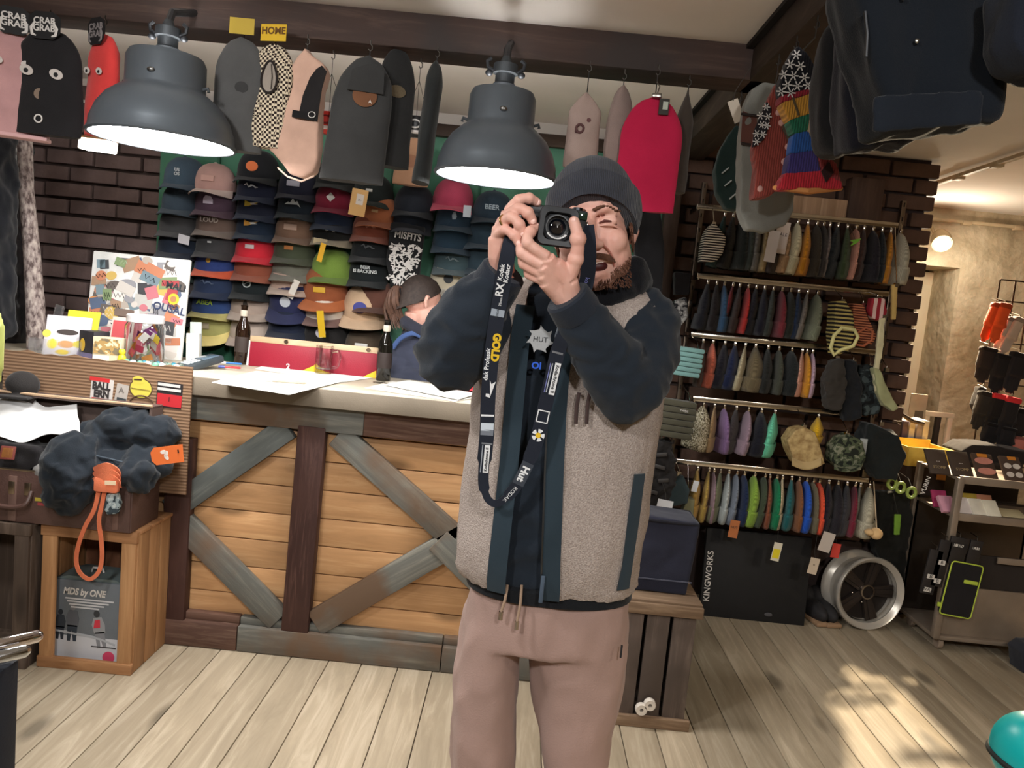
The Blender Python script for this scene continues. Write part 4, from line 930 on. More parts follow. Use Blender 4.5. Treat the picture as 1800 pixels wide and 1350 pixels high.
def cap(x, y, crown, brim, label, lg=None, lc=(210, 210, 214), tilt=12, yaw=0, sc_=1.1, Y=3.83, tags=(), group='caps on the green panel', band=None, name='baseball_cap', roll=0):
    p = at(x, y+4, Y); T = thing(name, label, 'cap', p, (RAD(tilt), RAD(roll), RAD(yaw)), group); T.scale = (sc_,)*3
    off = Matrix.Translation((0, .06, -.045)); mc = cloth(crown); mb_ = cloth(brim)
    for me, m, nm in ((CROWN, mc, 'crown'), (BRIM, mb_, 'brim'), (BTN, mb_, 'button'), (BAND, cloth(band) if band else mc, 'sweatband')): link(nm, me, m, T, (0, .05, -.05))
    before = set(T.children)
    logo(T, lg, lc)
    for o in set(T.children)-before: o.location = (0, .05, -.05)
    for tx, tz, w, h, c_, an in tags:
        MB().box((tx, -.085, tz), (w, .0012, h), TR((0, 0, 0), 0, RAD(an))).build('swing_tag', paper(c_), T)
    # peg that carries it
    MB().tube([(0, .06, -.02), (0, .09, .02)], .004, 6).build('peg', M_HOOK, T)
    return T
K = (34, 36, 40); NV = (38, 46, 66); CH = (74, 74, 76)
CAPS = [
 (318, 300, (66, 84, 100), (60, 76, 92), 'slate blue cap with stacked white letters under the left lamp', 'US|OS', (190, 200, 206)),
 (314, 345, (64, 78, 92), (60, 72, 84), 'plain slate cap second down in the leftmost column'),
 (310, 384, (72, 72, 74), (66, 66, 68), 'plain charcoal cap third down in the leftmost column'),
 (307, 420, (44, 52, 66), (40, 46, 58), 'dark navy cap with white tag in the leftmost column', None, 0, {'tags': [(.075, .04, .05, .04, (200, 198, 204), 10)]}),
 (302, 458, (40, 58, 54), (46, 60, 56), 'dark green cap lowest visible in the leftmost column'),
 (296, 490, (92, 84, 84), (86, 78, 78), 'grey cap with pinkish tag beside the sticker board', None, 0, {'tags': [(.06, .02, .07, .06, (206, 188, 190), 8)]}),
 (312, 535, K, (40, 40, 42), 'black cap with long white tag beside the sticker board', None, 0, {'tags': [(.06, .02, .028, .1, (200, 200, 204), -40)]}),
 (371, 310, (186, 150, 144), (206, 186, 178), 'pink mesh trucker cap with pale brim under the left lamp', 'rect', (198, 158, 150), {'tilt': 8}),
 (372, 347, (80, 62, 76), (86, 66, 78), 'plum cap with pale shell patch', 'shell', (176, 166, 182)),
 (374, 382, (110, 92, 84), (124, 112, 104), 'taupe cap with small pale word label', 'LOUD', (190, 176, 166)),
 (374, 420, (62, 62, 64), (58, 58, 60), 'charcoal cap with tiny white mark in the second column', 'rect', (200, 200, 200), {'lsz': .3}),
 (372, 452, (48, 66, 122), (214, 98, 66), 'royal blue cap with bright orange brim edge', 'circle', (200, 160, 60), {'lsz': .5}),
 (370, 490, (48, 60, 88), (44, 54, 78), 'plain navy cap below the orange brimmed blue cap', 'script', (90, 104, 130)),
 (366, 527, (52, 74, 124), (196, 186, 120), 'blue and maroon cap with lime lettering', 'ABEA', (170, 200, 80), {'tilt': 6}),
 (362, 562, (186, 184, 120), (232, 214, 140), 'khaki mesh cap with wide butter yellow brim', 'rect', (190, 176, 150), {'tilt': 26, 'sc_': 1.15}),
 (448, 288, K, K, 'black cap with orange oval patch', 'oval', (222, 116, 62)),
 (447, 322, (36, 40, 58), NV, 'navy cap with white script below the orange oval cap', 'script', (214, 214, 220)),
 (447, 354, (38, 42, 58), NV, 'navy cap with yellow and white flame print', 'flame', (206, 176, 60)),
 (446, 388, (36, 48, 66), (38, 52, 70), 'navy cap with orange and white flame print', 'flame', (220, 160, 66)),
 (444, 428, (196, 44, 58), (200, 46, 60), 'bright red cap with small white label', 'rect', (214, 204, 204), {'lsz': .7}),
 (442, 460, (142, 80, 62), (150, 88, 68), 'rust brown cap below the red cap'),
 (439, 492, (34, 40, 42), (34, 38, 40), 'black cap with round white ring emblem', 'ring', (196, 204, 204)),
 (436, 527, (172, 154, 142), (176, 160, 148), 'beige cap with dark bird print', 'bird', (70, 62, 56), {'tilt': 14}),
 (434, 572, (186, 170, 158), (176, 160, 150), 'pale beige cap half behind the brown beer bottle', 'oval', (70, 62, 58), {'tilt': 14, 'lsz': .7}),
 (520, 318, (34, 36, 50), (34, 36, 48), 'dark navy cap with grey rectangle label under the pink hood', 'rect', (156, 156, 170)),
 (519, 352, (32, 40, 48), (32, 40, 46), 'black cap with white mountain print', 'peaks', (206, 216, 218)),
 (515, 394, (124, 98, 82), (128, 104, 88), 'brown cap with tan rectangular patch', 'rect', (176, 148, 132)),
 (512, 430, (70, 76, 60), (76, 80, 64), 'olive cap with orange label', 'rect', (186, 118, 60), {'lsz': .7}),
 (510, 460, (112, 112, 102), (120, 118, 108), 'grey green cap above the beige tagged cap'),
 (506, 484, (186, 160, 146), (196, 176, 162), 'beige cap with hanging cream tag', 'circle', (156, 110, 96), {'lsz': .6, 'tags': [(.06, -.01, .028, .09, (214, 208, 200), 22)]}),
 (506, 520, (48, 52, 86), (48, 52, 84), 'navy wide brim cap with round white sticker', 'circle', (206, 212, 220), {'tilt': 28, 'sc_': 1.25}),
 (503, 560, (38, 44, 62), (38, 44, 60), 'navy cap with white loop logo lowest in its column', 'GO', (206, 206, 220)),
 (588, 300, (34, 36, 36), (34, 36, 36), 'black cap with white diamond logo and white brim edge', 'diamond', (210, 212, 212)),
 (585, 342, (126, 38, 58), (128, 40, 60), 'maroon cap with white diamond logo', 'diamond', (206, 206, 200)),
 (582, 372, (40, 50, 70), (40, 50, 68), 'plain navy cap under the maroon cap'),
 (582, 398, (40, 40, 40), (150, 140, 120), 'black cap with white script and tan label on brim', 'script', (200, 200, 200), {'tags': [(-.02, -.05, .06, .026, (186, 172, 140), 4)]}),
 (580, 462, (112, 138, 62), (106, 130, 60), 'leaf green cap with yellow tag', None, 0, {'sc_': 1.15, 'tags': [(-.03, .06, .022, .08, (222, 170, 40), 14)]}),
 (566, 500, (150, 88, 58), (176, 102, 62), 'orange brown wide brim hat with yellow label', 'rect', (226, 180, 60), {'tilt': 22, 'sc_': 1.3, 'lsz': .8}),
 (567, 536, (214, 204, 192), (120, 94, 88), 'cream cap with brown brim and black stitched marks', 'script', (50, 46, 46), {'tilt': 16}),
 (568, 578, (40, 38, 38), (40, 40, 42), 'black cap with white circle and long yellow tag', 'circle', (196, 190, 200), {'sc_': 1.2, 'tags': [(.02, .05, .028, .11, (222, 180, 36), -6)]}),
 (652, 330, (36, 42, 42), (40, 48, 46), 'black green cap under the dark grey balaclava', 'rect', (214, 214, 210), {'lsz': .5}),
 (662, 366, (160, 98, 66), (150, 90, 62), 'orange tan cap with small tan label', 'rect', (190, 160, 120), {'lsz': .5}),
 (652, 392, (120, 66, 50), (124, 70, 54), 'rust cap below the orange tan cap', 'script', (170, 120, 100)),
 (650, 428, (32, 34, 36), (32, 34, 36), 'black cap with faint outlined script', 'script', (90, 92, 94)),
 (645, 470, (30, 34, 36), (30, 34, 36), 'black cap with four lines of white lettering', 'BEER|IS BACKING', (196, 200, 200)),
 (656, 515, (96, 64, 54), (90, 60, 50), 'dark brown cap behind the beige oval patch cap'),
 (638, 532, (202, 172, 142), (206, 176, 146), 'beige cap with blue and white oval patch', 'oval', (72, 76, 150), {'sc_': 1.3, 'tilt': 20, 'yaw': -6}),
 (726, 348, (36, 40, 48), (36, 40, 46), 'plain black cap above the printed tote', None),
 (722, 376, (36, 42, 52), (36, 40, 50), 'dark navy cap right above the printed tote', None),
 (795, 338, (188, 76, 104), (196, 84, 108), 'raspberry pink cap below the second lamp'),
 (800, 374, (44, 62, 78), (44, 62, 76), 'petrol cap with white emblem and white tag', 'bird', (150, 170, 184), {'tags': [(.06, .03, .034, .05, (190, 200, 212), 0)]}),
 (795, 412, (44, 64, 80), (46, 66, 82), 'plain petrol cap above the grey one'),
 (797, 450, (70, 88, 94), (78, 92, 96), 'grey teal cap under the petrol caps', 'script', (130, 146, 150)),
 (790, 482, (196, 186, 164), (196, 190, 178), 'cream cap with round black emblem beside the hair bun', 'circle', (44, 48, 52), {'tilt': 20}),
 (800, 520, (36, 42, 44), (36, 42, 44), 'black cap with green and gold emblem', 'script', (150, 170, 60)),
 (866, 360, (44, 58, 70), (44, 58, 70), 'dark petrol cap with arched white lettering beside the raised hand', 'BEER', (150, 166, 176)),
 (852, 405, (46, 62, 74), (50, 66, 78), 'dark petrol cap behind the ringed hand', None),
 (850, 450, (50, 66, 76), (50, 64, 74), 'slate cap behind the raised sleeve', None),
]
for e in CAPS:
    kw = dict(e[7]) if len(e) > 7 else {}
    ls = kw.pop('lsz', 1.)
    T = cap(e[0], e[1], e[2], e[3], e[4], None, **kw)
    if len(e) > 5 and e[5]:
        before = set(T.children); logo(T, e[5], e[6], ls)
        for o in set(T.children)-before: o.location = (0, .05, -.05)
# big kraft tag, hanging printed tote, tan hood on the wall
p = at(630, 356, 3.68); T = thing('price_tag', 'large kraft paper swing tag in front of the caps', 'tag', p, (0, RAD(6), 0))
MB().box((0, 0, 0), (.078, .002, .125), bev=.001).build('card', paper((214, 170, 110)), T); MB().box((.005, -.0018, .015), (.034, .001, .05)).build('sticker', paper((222, 214, 206)), T); text('25,-', .012, K_, T, TR((.005, -.0026, .012)))
MB().tube([(0, 0, .06), (.004, .05, .1), (.01, .13, .12)], .0012, 5).build('string', mat((40, 38, 36)), T)
a, b = at(718, 392, 3.80), at(716, 508, 3.80); w = .165; h = a.z-b.z
T = thing('tote_bag', 'black tote bag densely printed in white below band lettering', 'bag', (a.x, 3.80, a.z), (0, 0, 0))
me = remesh(MB().prism([(-w/2, -.005), (-.03, 0), (w/2, -.012), (w/2-.006, -h*.86), (.02, -h), (-w/2+.02, -h*.97), (-w/2-.012, -h*.6)], .03, y0=-.015), .007, 3); wrinkle(me, .004, 16, 3.)
link('fabric', me, cloth((34, 34, 36)), T)
text('MISFITS', .047, W_, T, TR((.006, -.0215, -.066), 0, RAD(4)), .001, bold=.001, sx=.86)
pr_ = MB(); rr = random.Random(5)
for k in range(120):
    x, z = rr.uniform(-.07, .065), rr.uniform(-h*.92, -.105); pr_.tube([(x, -.0215, z), (x+rr.uniform(-.02, .02), -.0225, z+rr.uniform(-.016, .016)), (x+rr.uniform(-.026, .026), -.0215, z+rr.uniform(-.02, .02))], [.003, .006, .002], 5, flat=.25)
pr_.build('print', W_, T)
MB().tube([(-.04, 0, -.005), (-.035, .05, .07), (.035, .05, .07), (.04, 0, -.005)], .004, 6).build('strap', cloth((34, 34, 36)), T)
a, b = at(728, 236, 3.72), at(722, 326, 3.72); T = thing('hood', 'tan hood hanging on the wall behind the thin black balaclava', 'hood', a, (0, 0, 0))
me = hoodshape(.17, a.z-b.z, 'mask', .03, top=.1).mesh('fabric', ang=70); wrinkle(me, .005, 14, 4.); link('fabric', me, cloth((164, 126, 100)), T)
disc(.03, TR((.0, -.034, -.13)), T, cloth((146, 106, 84)), 'stitched_patch', 1.3); MB().tube([(0, .03, .0), (0, .24, .03)], .004, 6).build('peg', M_HOOK, T)
# camouflage cap hanging low by the bottle
T = cap(638, 600, (86, 74, 62), (82, 66, 58), 'dark camouflage cap with white square label below the beige cap', 'rect', (216, 214, 210), tilt=18)
T.children[0].material_slots[0].link = 'OBJECT'; T.children[0].material_slots[0].material = pattern('camo', (120, 74, 70), (60, 92, 76), 22., (54, 42, 40))
# ------------------------------------------------------------------ hat rack on the right
RY = 3.72
rk = thing('wall_rack', 'wall mounted hat rack with chrome rails on slotted uprights', 'rack', (0, 3.9, 0))
M_CHR = metal((206, 200, 190), .18)
def rk_build(mb, nm, m=M_CHR): 
    o = mb.build(nm, m, rk); o.location = (0, -3.9, 0); return o
for x0, y0, x1, y1 in ((1222, 318, 1186, 905), (1562, 350, 1533, 930)):
    a, b = at(x0, y0, 3.9), at(x1, y1, 3.9); xm = (a.x+b.x)/2
    rk_build(MB().box((xm, 3.915, (a.z+b.z)/2), (.022, .03, a.z-b.z), bev=.002), 'upright', metal((128, 116, 104), .35))
    SLT = MB().box((0, 0, 0), (.006, .002, .02)).mesh('slot')
    for k in range(24): link('slot', SLT, mat((34, 28, 26)), rk, (xm, -.001, a.z-.02-k*(a.z-b.z-.04)/23))
RAILS = {1: ((1225, 357), (1578, 402)), 2: ((1225, 483), (1562, 518)), 3: ((1215, 585), (1545, 622)), 4: ((1218, 697), (1500, 731)), 5: ((1183, 803), (1526, 851))}
def rail_pt(r, x):
    (a, b), (c, d) = RAILS[r]; return at(x, b+(d-b)*(x-a)/(c-a), RY)
for r, ((a, b), (c, d)) in RAILS.items():
    p, q = at(a, b, RY), at(c, d, RY); z = (p.z+q.z)/2
    L = q.x-p.x
    rk_build(MB().box(((p.x+q.x)/2, RY, z), (L, .012, .026), bev=.003), 'rail')
    for xx in (p.x+.01, q.x-.03): rk_build(MB().box((xx, (RY+3.9)/2, z-.006), (.008, 3.9-RY, .024), bev=.002), 'bracket')
RZ = {r: (at(a, b, RY).z+at(c, d, RY).z)/2 for r, ((a, b), (c, d)) in RAILS.items()}
# shared beanie meshes, unit thickness (x) and unit height (z), hanging below the origin
def beanie_meshes():
    rings = []
    for i in range(13):
        u = i/12; hy = .085*math.sqrt(max(.0, 1-(1-min(1, u/.75))**2))+.006; hx = .5*(.22+.78*min(1, u/.4))*(1-.25*max(0, u-.55)/.45)
        rings.append([Vector((hx*cos(a)+.12*sin(3*u), hy*sin(a), -u)) for a in [2*pi*j/14 for j in range(14)]])
    body = MB().loft(rings).mesh('knit_body', ang=70)
    cu = []
    for z, g in ((-.68, .0), (-.67, .10), (-.72, .16), (-.9, .17), (-1.0, .12), (-1.01, .0)):
        cu.append([Vector(((.5+g)*cos(a)+.12*sin(3*min(1, -z)), (.091+g*.06)*sin(a), z)) for a in [2*pi*j/14 for j in range(14)]])
    cuff_ = MB().loft(cu, caps=False).mesh('cuff', ang=70)
    clip = MB().box((0, 0, .008), (.012, .02, .02), bev=.002).tube([(0, 0, .014), (0, 0, .034), (0, .008, .044), (0, .014, .036)], .0022, 6).mesh('clip')
    return body, cuff_, clip
BODY, CUFF, CLIP = beanie_meshes()
CN = {'black': (36, 36, 40), 'charcoal': (62, 60, 60), 'grey': (122, 118, 112), 'dark teal': (40, 66, 66), 'brown': (84, 62, 52), 'tan': (176, 146, 112), 'cream': (206, 190, 160), 'mustard': (206, 140, 44), 'navy': (40, 46, 76), 'dark red': (130, 46, 52), 'red': (178, 50, 52), 'olive': (110, 104, 78), 'coral': (206, 112, 86), 'peach': (212, 154, 128), 'lilac': (186, 164, 178), 'purple': (138, 104, 150), 'mauve': (160, 136, 150), 'mint': (112, 208, 178), 'yellow': (226, 178, 40), 'straw yellow': (196, 160, 84), 'grey olive': (126, 126, 104), 'pale grey': (190, 192, 198), 'blue grey': (126, 140, 150), 'lime green': (142, 168, 72), 'dark olive': (74, 78, 58), 'rust': (140, 88, 56), 'green': (34, 124, 78), 'teal': (36, 102, 104), 'royal blue': (38, 88, 190), 'orange red': (226, 88, 56), 'maroon': (116, 40, 56), 'stone': (178, 172, 154), 'camouflage': None, 'dark brown': (66, 50, 46), 'slate blue': (58, 82, 116)}
RN = {1: 'top', 2: 'second', 3: 'third', 4: 'fourth', 5: 'bottom'}
def rack_row(r, items, hpx, group):
    n = len(items)
    for i, it in enumerate(items):
        x, col, wp = it[0], it[1], it[2] if len(it) > 2 else 17
        hp = it[3] if len(it) > 3 else hpx; kind = it[4] if len(it) > 4 else 'b'
        p = rail_pt(r, x); p.z = RZ[r]-.034; h = hp/F*RY; t = wp/F*RY
        lf = items[i-1][1] if i else None; rt = items[i+1][1] if i < n-1 else None
        lab = f'{col} beanie on the {RN[r]} rail'
        if lf and rt: lab += f' between the {lf} and the {rt} one' if lf != rt else f' between two {lf} ones'
        elif rt: lab += f', leftmost, beside the {rt} one'
        else: lab += f', rightmost, beside the {lf} one'
        base = lab; k = 2
        while lab in USED: lab = base+f', {["", "", "second", "third", "fourth", "fifth", "sixth"][k]} of these'; k += 1
        USED.add(lab)
        T = thing('beanie', lab, 'beanie', p, (0, RAD(rnd.uniform(-5, 5)+4), RAD(rnd.uniform(-16, 10)-6)), group)
        m = pattern('camo', (150, 140, 112), (206, 198, 178), 26., (70, 62, 50)) if CN[col] is None else knit(tuple(max(0, min(255, int(v+rnd.uniform(-5, 5)))) for v in CN[col]), 420, 'Y')
        for me, nm in ((BODY, 'knit_body'), (CUFF, 'cuff')):
            if nm == 'cuff' and kind == 'n': continue
            o = link(nm, me, m, T); o.scale = (t, 1, h)
        link('clip', CLIP, M_CHR, T)
USED = set()
rack_row(1, [(1276, 'dark teal'), (1291, 'black', 20), (1307, 'black', 20), (1322, 'charcoal'), (1336, 'grey'), (1350, 'tan', 14), (1366, 'dark brown', 20), (1384, 'tan', 18), (1404, 'cream', 24), (1422, 'mustard', 18), (1437, 'dark brown', 15), (1449, 'charcoal', 14), (1460, 'grey', 12), (1474, 'black', 24), (1491, 'dark olive', 18), (1506, 'peach', 11), (1520, 'dark brown', 18), (1536, 'black', 20), (1552, 'black', 18), (1567, 'mustard', 15), (1584, 'stone', 26)], 88, 'beanies on the top rack rail')
rack_row(2, [(1246, 'black', 22), (1262, 'black', 20), (1275, 'slate blue', 18), (1290, 'dark red', 13), (1302, 'dark brown', 15), (1317, 'red', 12), (1331, 'black', 20), (1346, 'black', 20), (1361, 'charcoal', 16), (1376, 'maroon', 16), (1391, 'black', 20), (1406, 'navy', 18), (1421, 'grey', 13), (1438, 'grey olive', 20)], 80, 'beanies on the second rack rail')
rack_row(3, [(1238, 'brown', 14), (1255, 'coral', 20), (1276, 'black', 24), (1294, 'navy', 22), (1312, 'cream', 13), (1330, 'olive', 32), (1352, 'black', 20), (1371, 'dark olive', 16), (1393, 'black', 30), (1412, 'peach', 13), (1420, 'mustard', 15), (1430, 'lilac', 14)], 76, 'beanies on the third rack rail')
rack_row(4, [(1238, 'camouflage', 34), (1258, 'tan', 12), (1275, 'purple', 18), (1296, 'charcoal', 20), (1317, 'mauve', 18), (1340, 'black', 30), (1364, 'mint', 22), (1440, 'yellow', 22, 44)], 76, 'beanies on the fourth rack rail')
rack_row(5, [(1228, 'straw yellow', 18), (1248, 'straw yellow', 12), (1257, 'mauve', 10), (1268, 'grey olive', 16), (1283, 'pale grey', 14), (1297, 'blue grey', 15), (1310, 'navy', 17), (1328, 'lime green', 26), (1346, 'dark olive', 15), (1355, 'rust', 13), (1367, 'green', 18), (1377, 'cream', 13), (1393, 'teal', 17), (1406, 'rust', 14), (1419, 'royal blue', 20), (1431, 'olive', 13), (1441, 'orange red', 17), (1458, 'black', 22), (1474, 'black', 22), (1490, 'charcoal', 22), (1504, 'maroon', 14), (1513, 'grey', 12), (1529, 'stone', 28)], 86, 'beanies clipped under the bottom rack rail')
def soft(name, label, cat, pts, Y, m, t=.06, rem=.006, sm=6, amp=.004, group=None, fs=16):
    P3 = [at(x, y, Y) for x, y in pts]; c = Vector((sum(p.x for p in P3)/len(P3), Y, max(p.z for p in P3)))
    T = thing(name, label, cat, c, (0, 0, 0), group); me = remesh(MB().prism([(p.x-c.x, p.z-c.z) for p in P3], t, y0=-t/2), rem, sm)
    if amp: wrinkle(me, amp, fs, Y*7+c.x)
    link('fabric', me, m, T); return T, c
def clip_to(T, c, r): MB().tube([(0, RY-c.y, RZ[r]-c.z), (0, 0, .012), (0, 0, -.01)], .0025, 6).box((0, 0, -.004), (.018, .02, .018)).build('clip', M_CHR, T)
# striped hats and odd pieces on the rack
T, c = soft('beanie', 'black and white striped beanie on a small hanger, left end of top rail', 'beanie', [(1252, 392), (1272, 418), (1268, 446), (1256, 460), (1228, 462), (1232, 430), (1240, 404)], 3.66, pattern('stripe', (38, 34, 38), (206, 196, 182), 170., bias=.55), .09); clip_to(T, c, 1)
T, c = soft('beanie', 'black and yellow striped hat with open brim on the second rail', 'hat', [(1462, 530), (1480, 528), (1492, 552), (1496, 590), (1484, 616), (1462, 624), (1458, 590), (1460, 550)], 3.6, pattern('stripe', (34, 30, 32), (176, 160, 96), 110., bias=.6), .1); clip_to(T, c, 2)
MB().tube([at(x, y, 3.54)-c for x, y in ((1466, 590), (1480, 576), (1502, 580), (1508, 592), (1500, 608), (1476, 616), (1466, 624), (1460, 612))], .0085, 8, loop=True).build('brim_edge', cloth((206, 200, 140)), T)
T, c = soft('beanie', 'brown striped hat with orange brim on the second rail', 'hat', [(1492, 532), (1512, 536), (1522, 560), (1534, 590), (1526, 606), (1504, 600), (1492, 570)], 3.66, pattern('stripe', (96, 52, 42), (190, 120, 84), 170., bias=.6), .09); clip_to(T, c, 2)
MB().tube([at(x, y, 3.6)-c for x, y in ((1506, 586), (1522, 576), (1534, 582), (1532, 598), (1518, 608), (1504, 606))], .006, 8, loop=True).build('brim_edge', cloth((176, 100, 70)), T)
T, c = soft('mitten', 'white pink and dark red mitten at the right end of the second rail', 'mitten', [(1528, 524), (1552, 524), (1558, 548), (1548, 566), (1530, 560), (1524, 545)], 3.62, pattern('stripe', (150, 44, 54), (222, 190, 184), 60., axis='X'), .05); clip_to(T, c, 2)
T, c = soft('scarf', 'long straw coloured strap hanging from the second rail end', 'scarf', [(1545, 560), (1556, 556), (1552, 610), (1545, 650), (1538, 690), (1534, 660), (1540, 610)], 3.6, cloth((206, 198, 160)), .02, .005, 3); clip_to(T, c, 2)
T, c = soft('strap', 'short yellow strap hanging below the top rail end', 'strap', [(1567, 500), (1577, 500), (1574, 562), (1566, 562)], 3.62, cloth((206, 176, 110)), .02, .004, 2, 0); clip_to(T, c, 1)
for i, (pts, m, lab) in enumerate([([(1458, 634), (1478, 628), (1484, 680), (1472, 722), (1448, 716), (1446, 670)], cloth((54, 50, 46)), 'dark brown knit scarf hanging at the right end of the third rail'), ([(1480, 632), (1502, 634), (1512, 690), (1508, 735), (1478, 740), (1476, 690)], cloth((30, 32, 36)), 'black mask cluster hanging at the right end of the third rail'), ([(1506, 640), (1534, 644), (1544, 690), (1540, 728), (1512, 728), (1504, 690)], pattern('camo', (40, 46, 48), (70, 80, 82), 20., (24, 26, 28)), 'dark patterned neck tube right of the black masks')]):
    T, c = soft('neck_warmer', lab, 'neck warmer', pts, 3.62+.03*i, m, .08, .007, 6, .012, None, 24); clip_to(T, c, 3)
T, c = soft('trousers', 'pale olive trousers leg hanging at the end of the third rail', 'trousers', [(1532, 646), (1544, 648), (1562, 690), (1574, 716), (1566, 722), (1550, 712), (1540, 690)], 3.6, cloth((156, 158, 118)), .05, .006, 4, .008); clip_to(T, c, 3)
T, c = soft('cap', 'khaki canvas cap with curved brim on the fourth rail', 'cap', [(1408, 748), (1426, 756), (1436, 786), (1444, 812), (1420, 818), (1394, 814), (1382, 790), (1378, 772), (1390, 754)], 3.6, pattern('speckle', (146, 120, 80), (186, 162, 114), 40.), .11, .006, 6); clip_to(T, c, 4)
MB().grid(lambda u, v: at(1392+52*u, 806+8*sin(pi*u)+v*12, 3.54-.05*v)-c, 10, 3, .006).build('brim', cloth((180, 156, 110)), T)
T, c = soft('cap', 'dark green camouflage cap hanging right on the fourth rail', 'cap', [(1490, 762), (1508, 772), (1514, 800), (1506, 820), (1470, 822), (1456, 808), (1458, 784), (1472, 768)], 3.6, pattern('camo', (74, 82, 62), (120, 122, 104), 30., (36, 40, 34)), .11, .006, 6); clip_to(T, c, 4)
MB().grid(lambda u, v: at(1466+48*u, 816+5*sin(pi*u)+v*9, 3.54-.05*v)-c, 10, 3, .006).build('brim', pattern('camo', (74, 82, 62), (110, 112, 94), 30., (36, 40, 34)), T)
T, c = soft('jacket', 'black folded jacket with white tag below the patterned neck tube', 'jacket', [(1518, 740), (1570, 760), (1582, 800), (1566, 842), (1530, 838), (1510, 812), (1512, 770)], 3.66, cloth((28, 32, 32)), .14, .008, 6, .012); clip_to(T, c, 4)
MB().box(at(1517, 785, 3.575)-c, (.034, .002, .075), TR((0, 0, 0))).build('swing_tag', paper((160, 166, 166)), T)
# neck tubes and bits left of the rack
def stack_tube(x0, y0, x1, y1, Y, col, label, rows=6):
    a, b = at(x0, y0, Y), at(x1, y1, Y); w = b.x-a.x; h = a.z-b.z; T = thing('neck_tube', label, 'neck warmer', ((a.x+b.x)/2, Y, a.z), (0, RAD(3), 0), 'ribbed neck tubes by the rack')
    for k in range(rows): MB().box((rnd.uniform(-.003, .003), 0, -h*(k+.5)/rows), (w*(1-.02*(k % 2)), .07, h/rows*.96), bev=.008).build('rib', cloth(col), T)
    MB().tube([(w*.3, .0, 0), (w*.3, .04, .03), (w*.3, .2, .05)], .003, 6).build('hanger', M_CHR, T); return T, w, h
stack_tube(1188, 608, 1231, 664, 3.55, (118, 158, 156), 'teal ribbed neck tube hanging left of the third rail')
T, w, h = stack_tube(1164, 700, 1217, 772, 3.45, (74, 72, 60), 'dark olive ribbed neck tube hanging below the teal one'); text('TWDS', .014, W_, T, TR((.02, -.037, -h*.25)))
T, c = soft('neck_warmer', 'folded grey and black pack hanging on the slotted upright', 'neck warmer', [(1184, 528), (1206, 522), (1208, 556), (1196, 572), (1180, 566)], 3.7, pattern('camo', (120, 120, 120), (170, 170, 170), 40., (40, 40, 44)), .06); MB().tube([(0, 0, -.01), (0, .21, .0)], .003, 6).build('hanger', M_CHR, T)
T, c = soft('neck_warmer', 'dark small pouch hanging high on the slotted upright', 'neck warmer', [(1184, 478), (1214, 482), (1210, 520), (1184, 518)], 3.78, cloth((34, 32, 34)), .06); MB().tube([(0, 0, -.01), (0, .13, .0)], .003, 6).build('hanger', M_CHR, T)
T, c = soft('strap_bundle', 'tangle of black straps and buckles behind the vest', 'straps', [(1140, 770), (1180, 775), (1186, 840), (1172, 880), (1140, 900), (1136, 830)], 3.5, cloth((40, 38, 38)), .08, .006, 3, .018, None, 30); MB().tube([(0, 0, -.01), (.02, .4, .05)], .003, 6).build('hanger', M_CHR, T)
for k in range(4): MB().box((-.02+.03*(k % 2), -.05, -.06-.06*k), (.05, .006, .018), TR((0, 0, 0), 0, RAD(20*(k % 2)-10)), bev=.003).build('buckle', mat((60, 58, 58), rough=.4), T)
T, c = soft('hood', 'dark petrol hood clipped at the left end of the bottom rail', 'hood', [(1198, 832), (1210, 860), (1206, 882), (1180, 888), (1166, 884), (1176, 852)], 3.6, cloth((60, 74, 80)), .08); clip_to(T, c, 5)
T, c = soft('beanie', 'sage green folded hat between the petrol hood and straw beanie', 'beanie', [(1206, 872), (1220, 876), (1214, 920), (1202, 940), (1192, 912)], 3.62, cloth((122, 122, 96)), .06); MB().tube([(0, 0, -.01), (0, RY-c.y, RZ[5]-c.z)], .002, 6).build('clip', M_CHR, T)
T, c = soft('balaclava', "black balaclava hanging on the post right of the photographer's beanie", 'balaclava', [(1122, 362), (1158, 370), (1166, 430), (1162, 520), (1120, 516), (1114, 430)], 3.6, cloth((30, 30, 33)), .08); MB().tube([(0, 0, -.02), (.05, .1, .02), (.1, .24, .03)], .003, 6).build('hanger', M_HOOK, T)
# swing tags in front of the hats
def swing(x, y, w, h, col, label, Y=3.6, ang=0, words=None, r=5, wc=(60, 50, 50), stripe=None):
    p = at(x, y, Y); T = thing('price_tag', label, 'tag', p, (0, RAD(ang), 0), 'swing tags on the rack'); w, h = w/F*Y, h/F*Y
    MB().box((0, 0, 0), (w, .0012, h)).build('card', paper(col), T)
    if stripe: MB().box((0, -.001, -h*.1), (w*.8, .0008, h*.5)).build('print', paper(stripe), T)
    if words: text(words, w*.36, mat(wc), T, TR((0, -.0016, h*.1)), .0003)
    zt_ = RZ[r]-p.z
    MB().tube([(0, 0, h*.45), (0, .03, h*.5+.02), (0, RY-Y, zt_)], .0008, 5).build('string', mat((60, 56, 52)), T); return T
swing(1357, 433, 19, 54, (206, 200, 200), 'narrow white swing tag in front of the tan beanie on top', 3.58, 4, None, 1)
swing(1374, 418, 22, 54, (196, 182, 172), 'grey swing tag with red mark behind the white one', 3.62, 4, 'SALE', 1, (70, 60, 60), (200, 190, 186))
swing(1290, 930, 17, 32, (176, 106, 62), 'rust coloured card tag under the pale grey beanie', 3.6, 4, 'HUT')
swing(1365, 970, 15, 34, (214, 208, 190), 'white tag with yellow print in front of the black board', 3.58, 6, None, 5, (0, 0, 0), (224, 206, 40))
swing(1453, 953, 22, 36, (186, 176, 168), 'beige tag hanging below the black beanies', 3.6, 12)
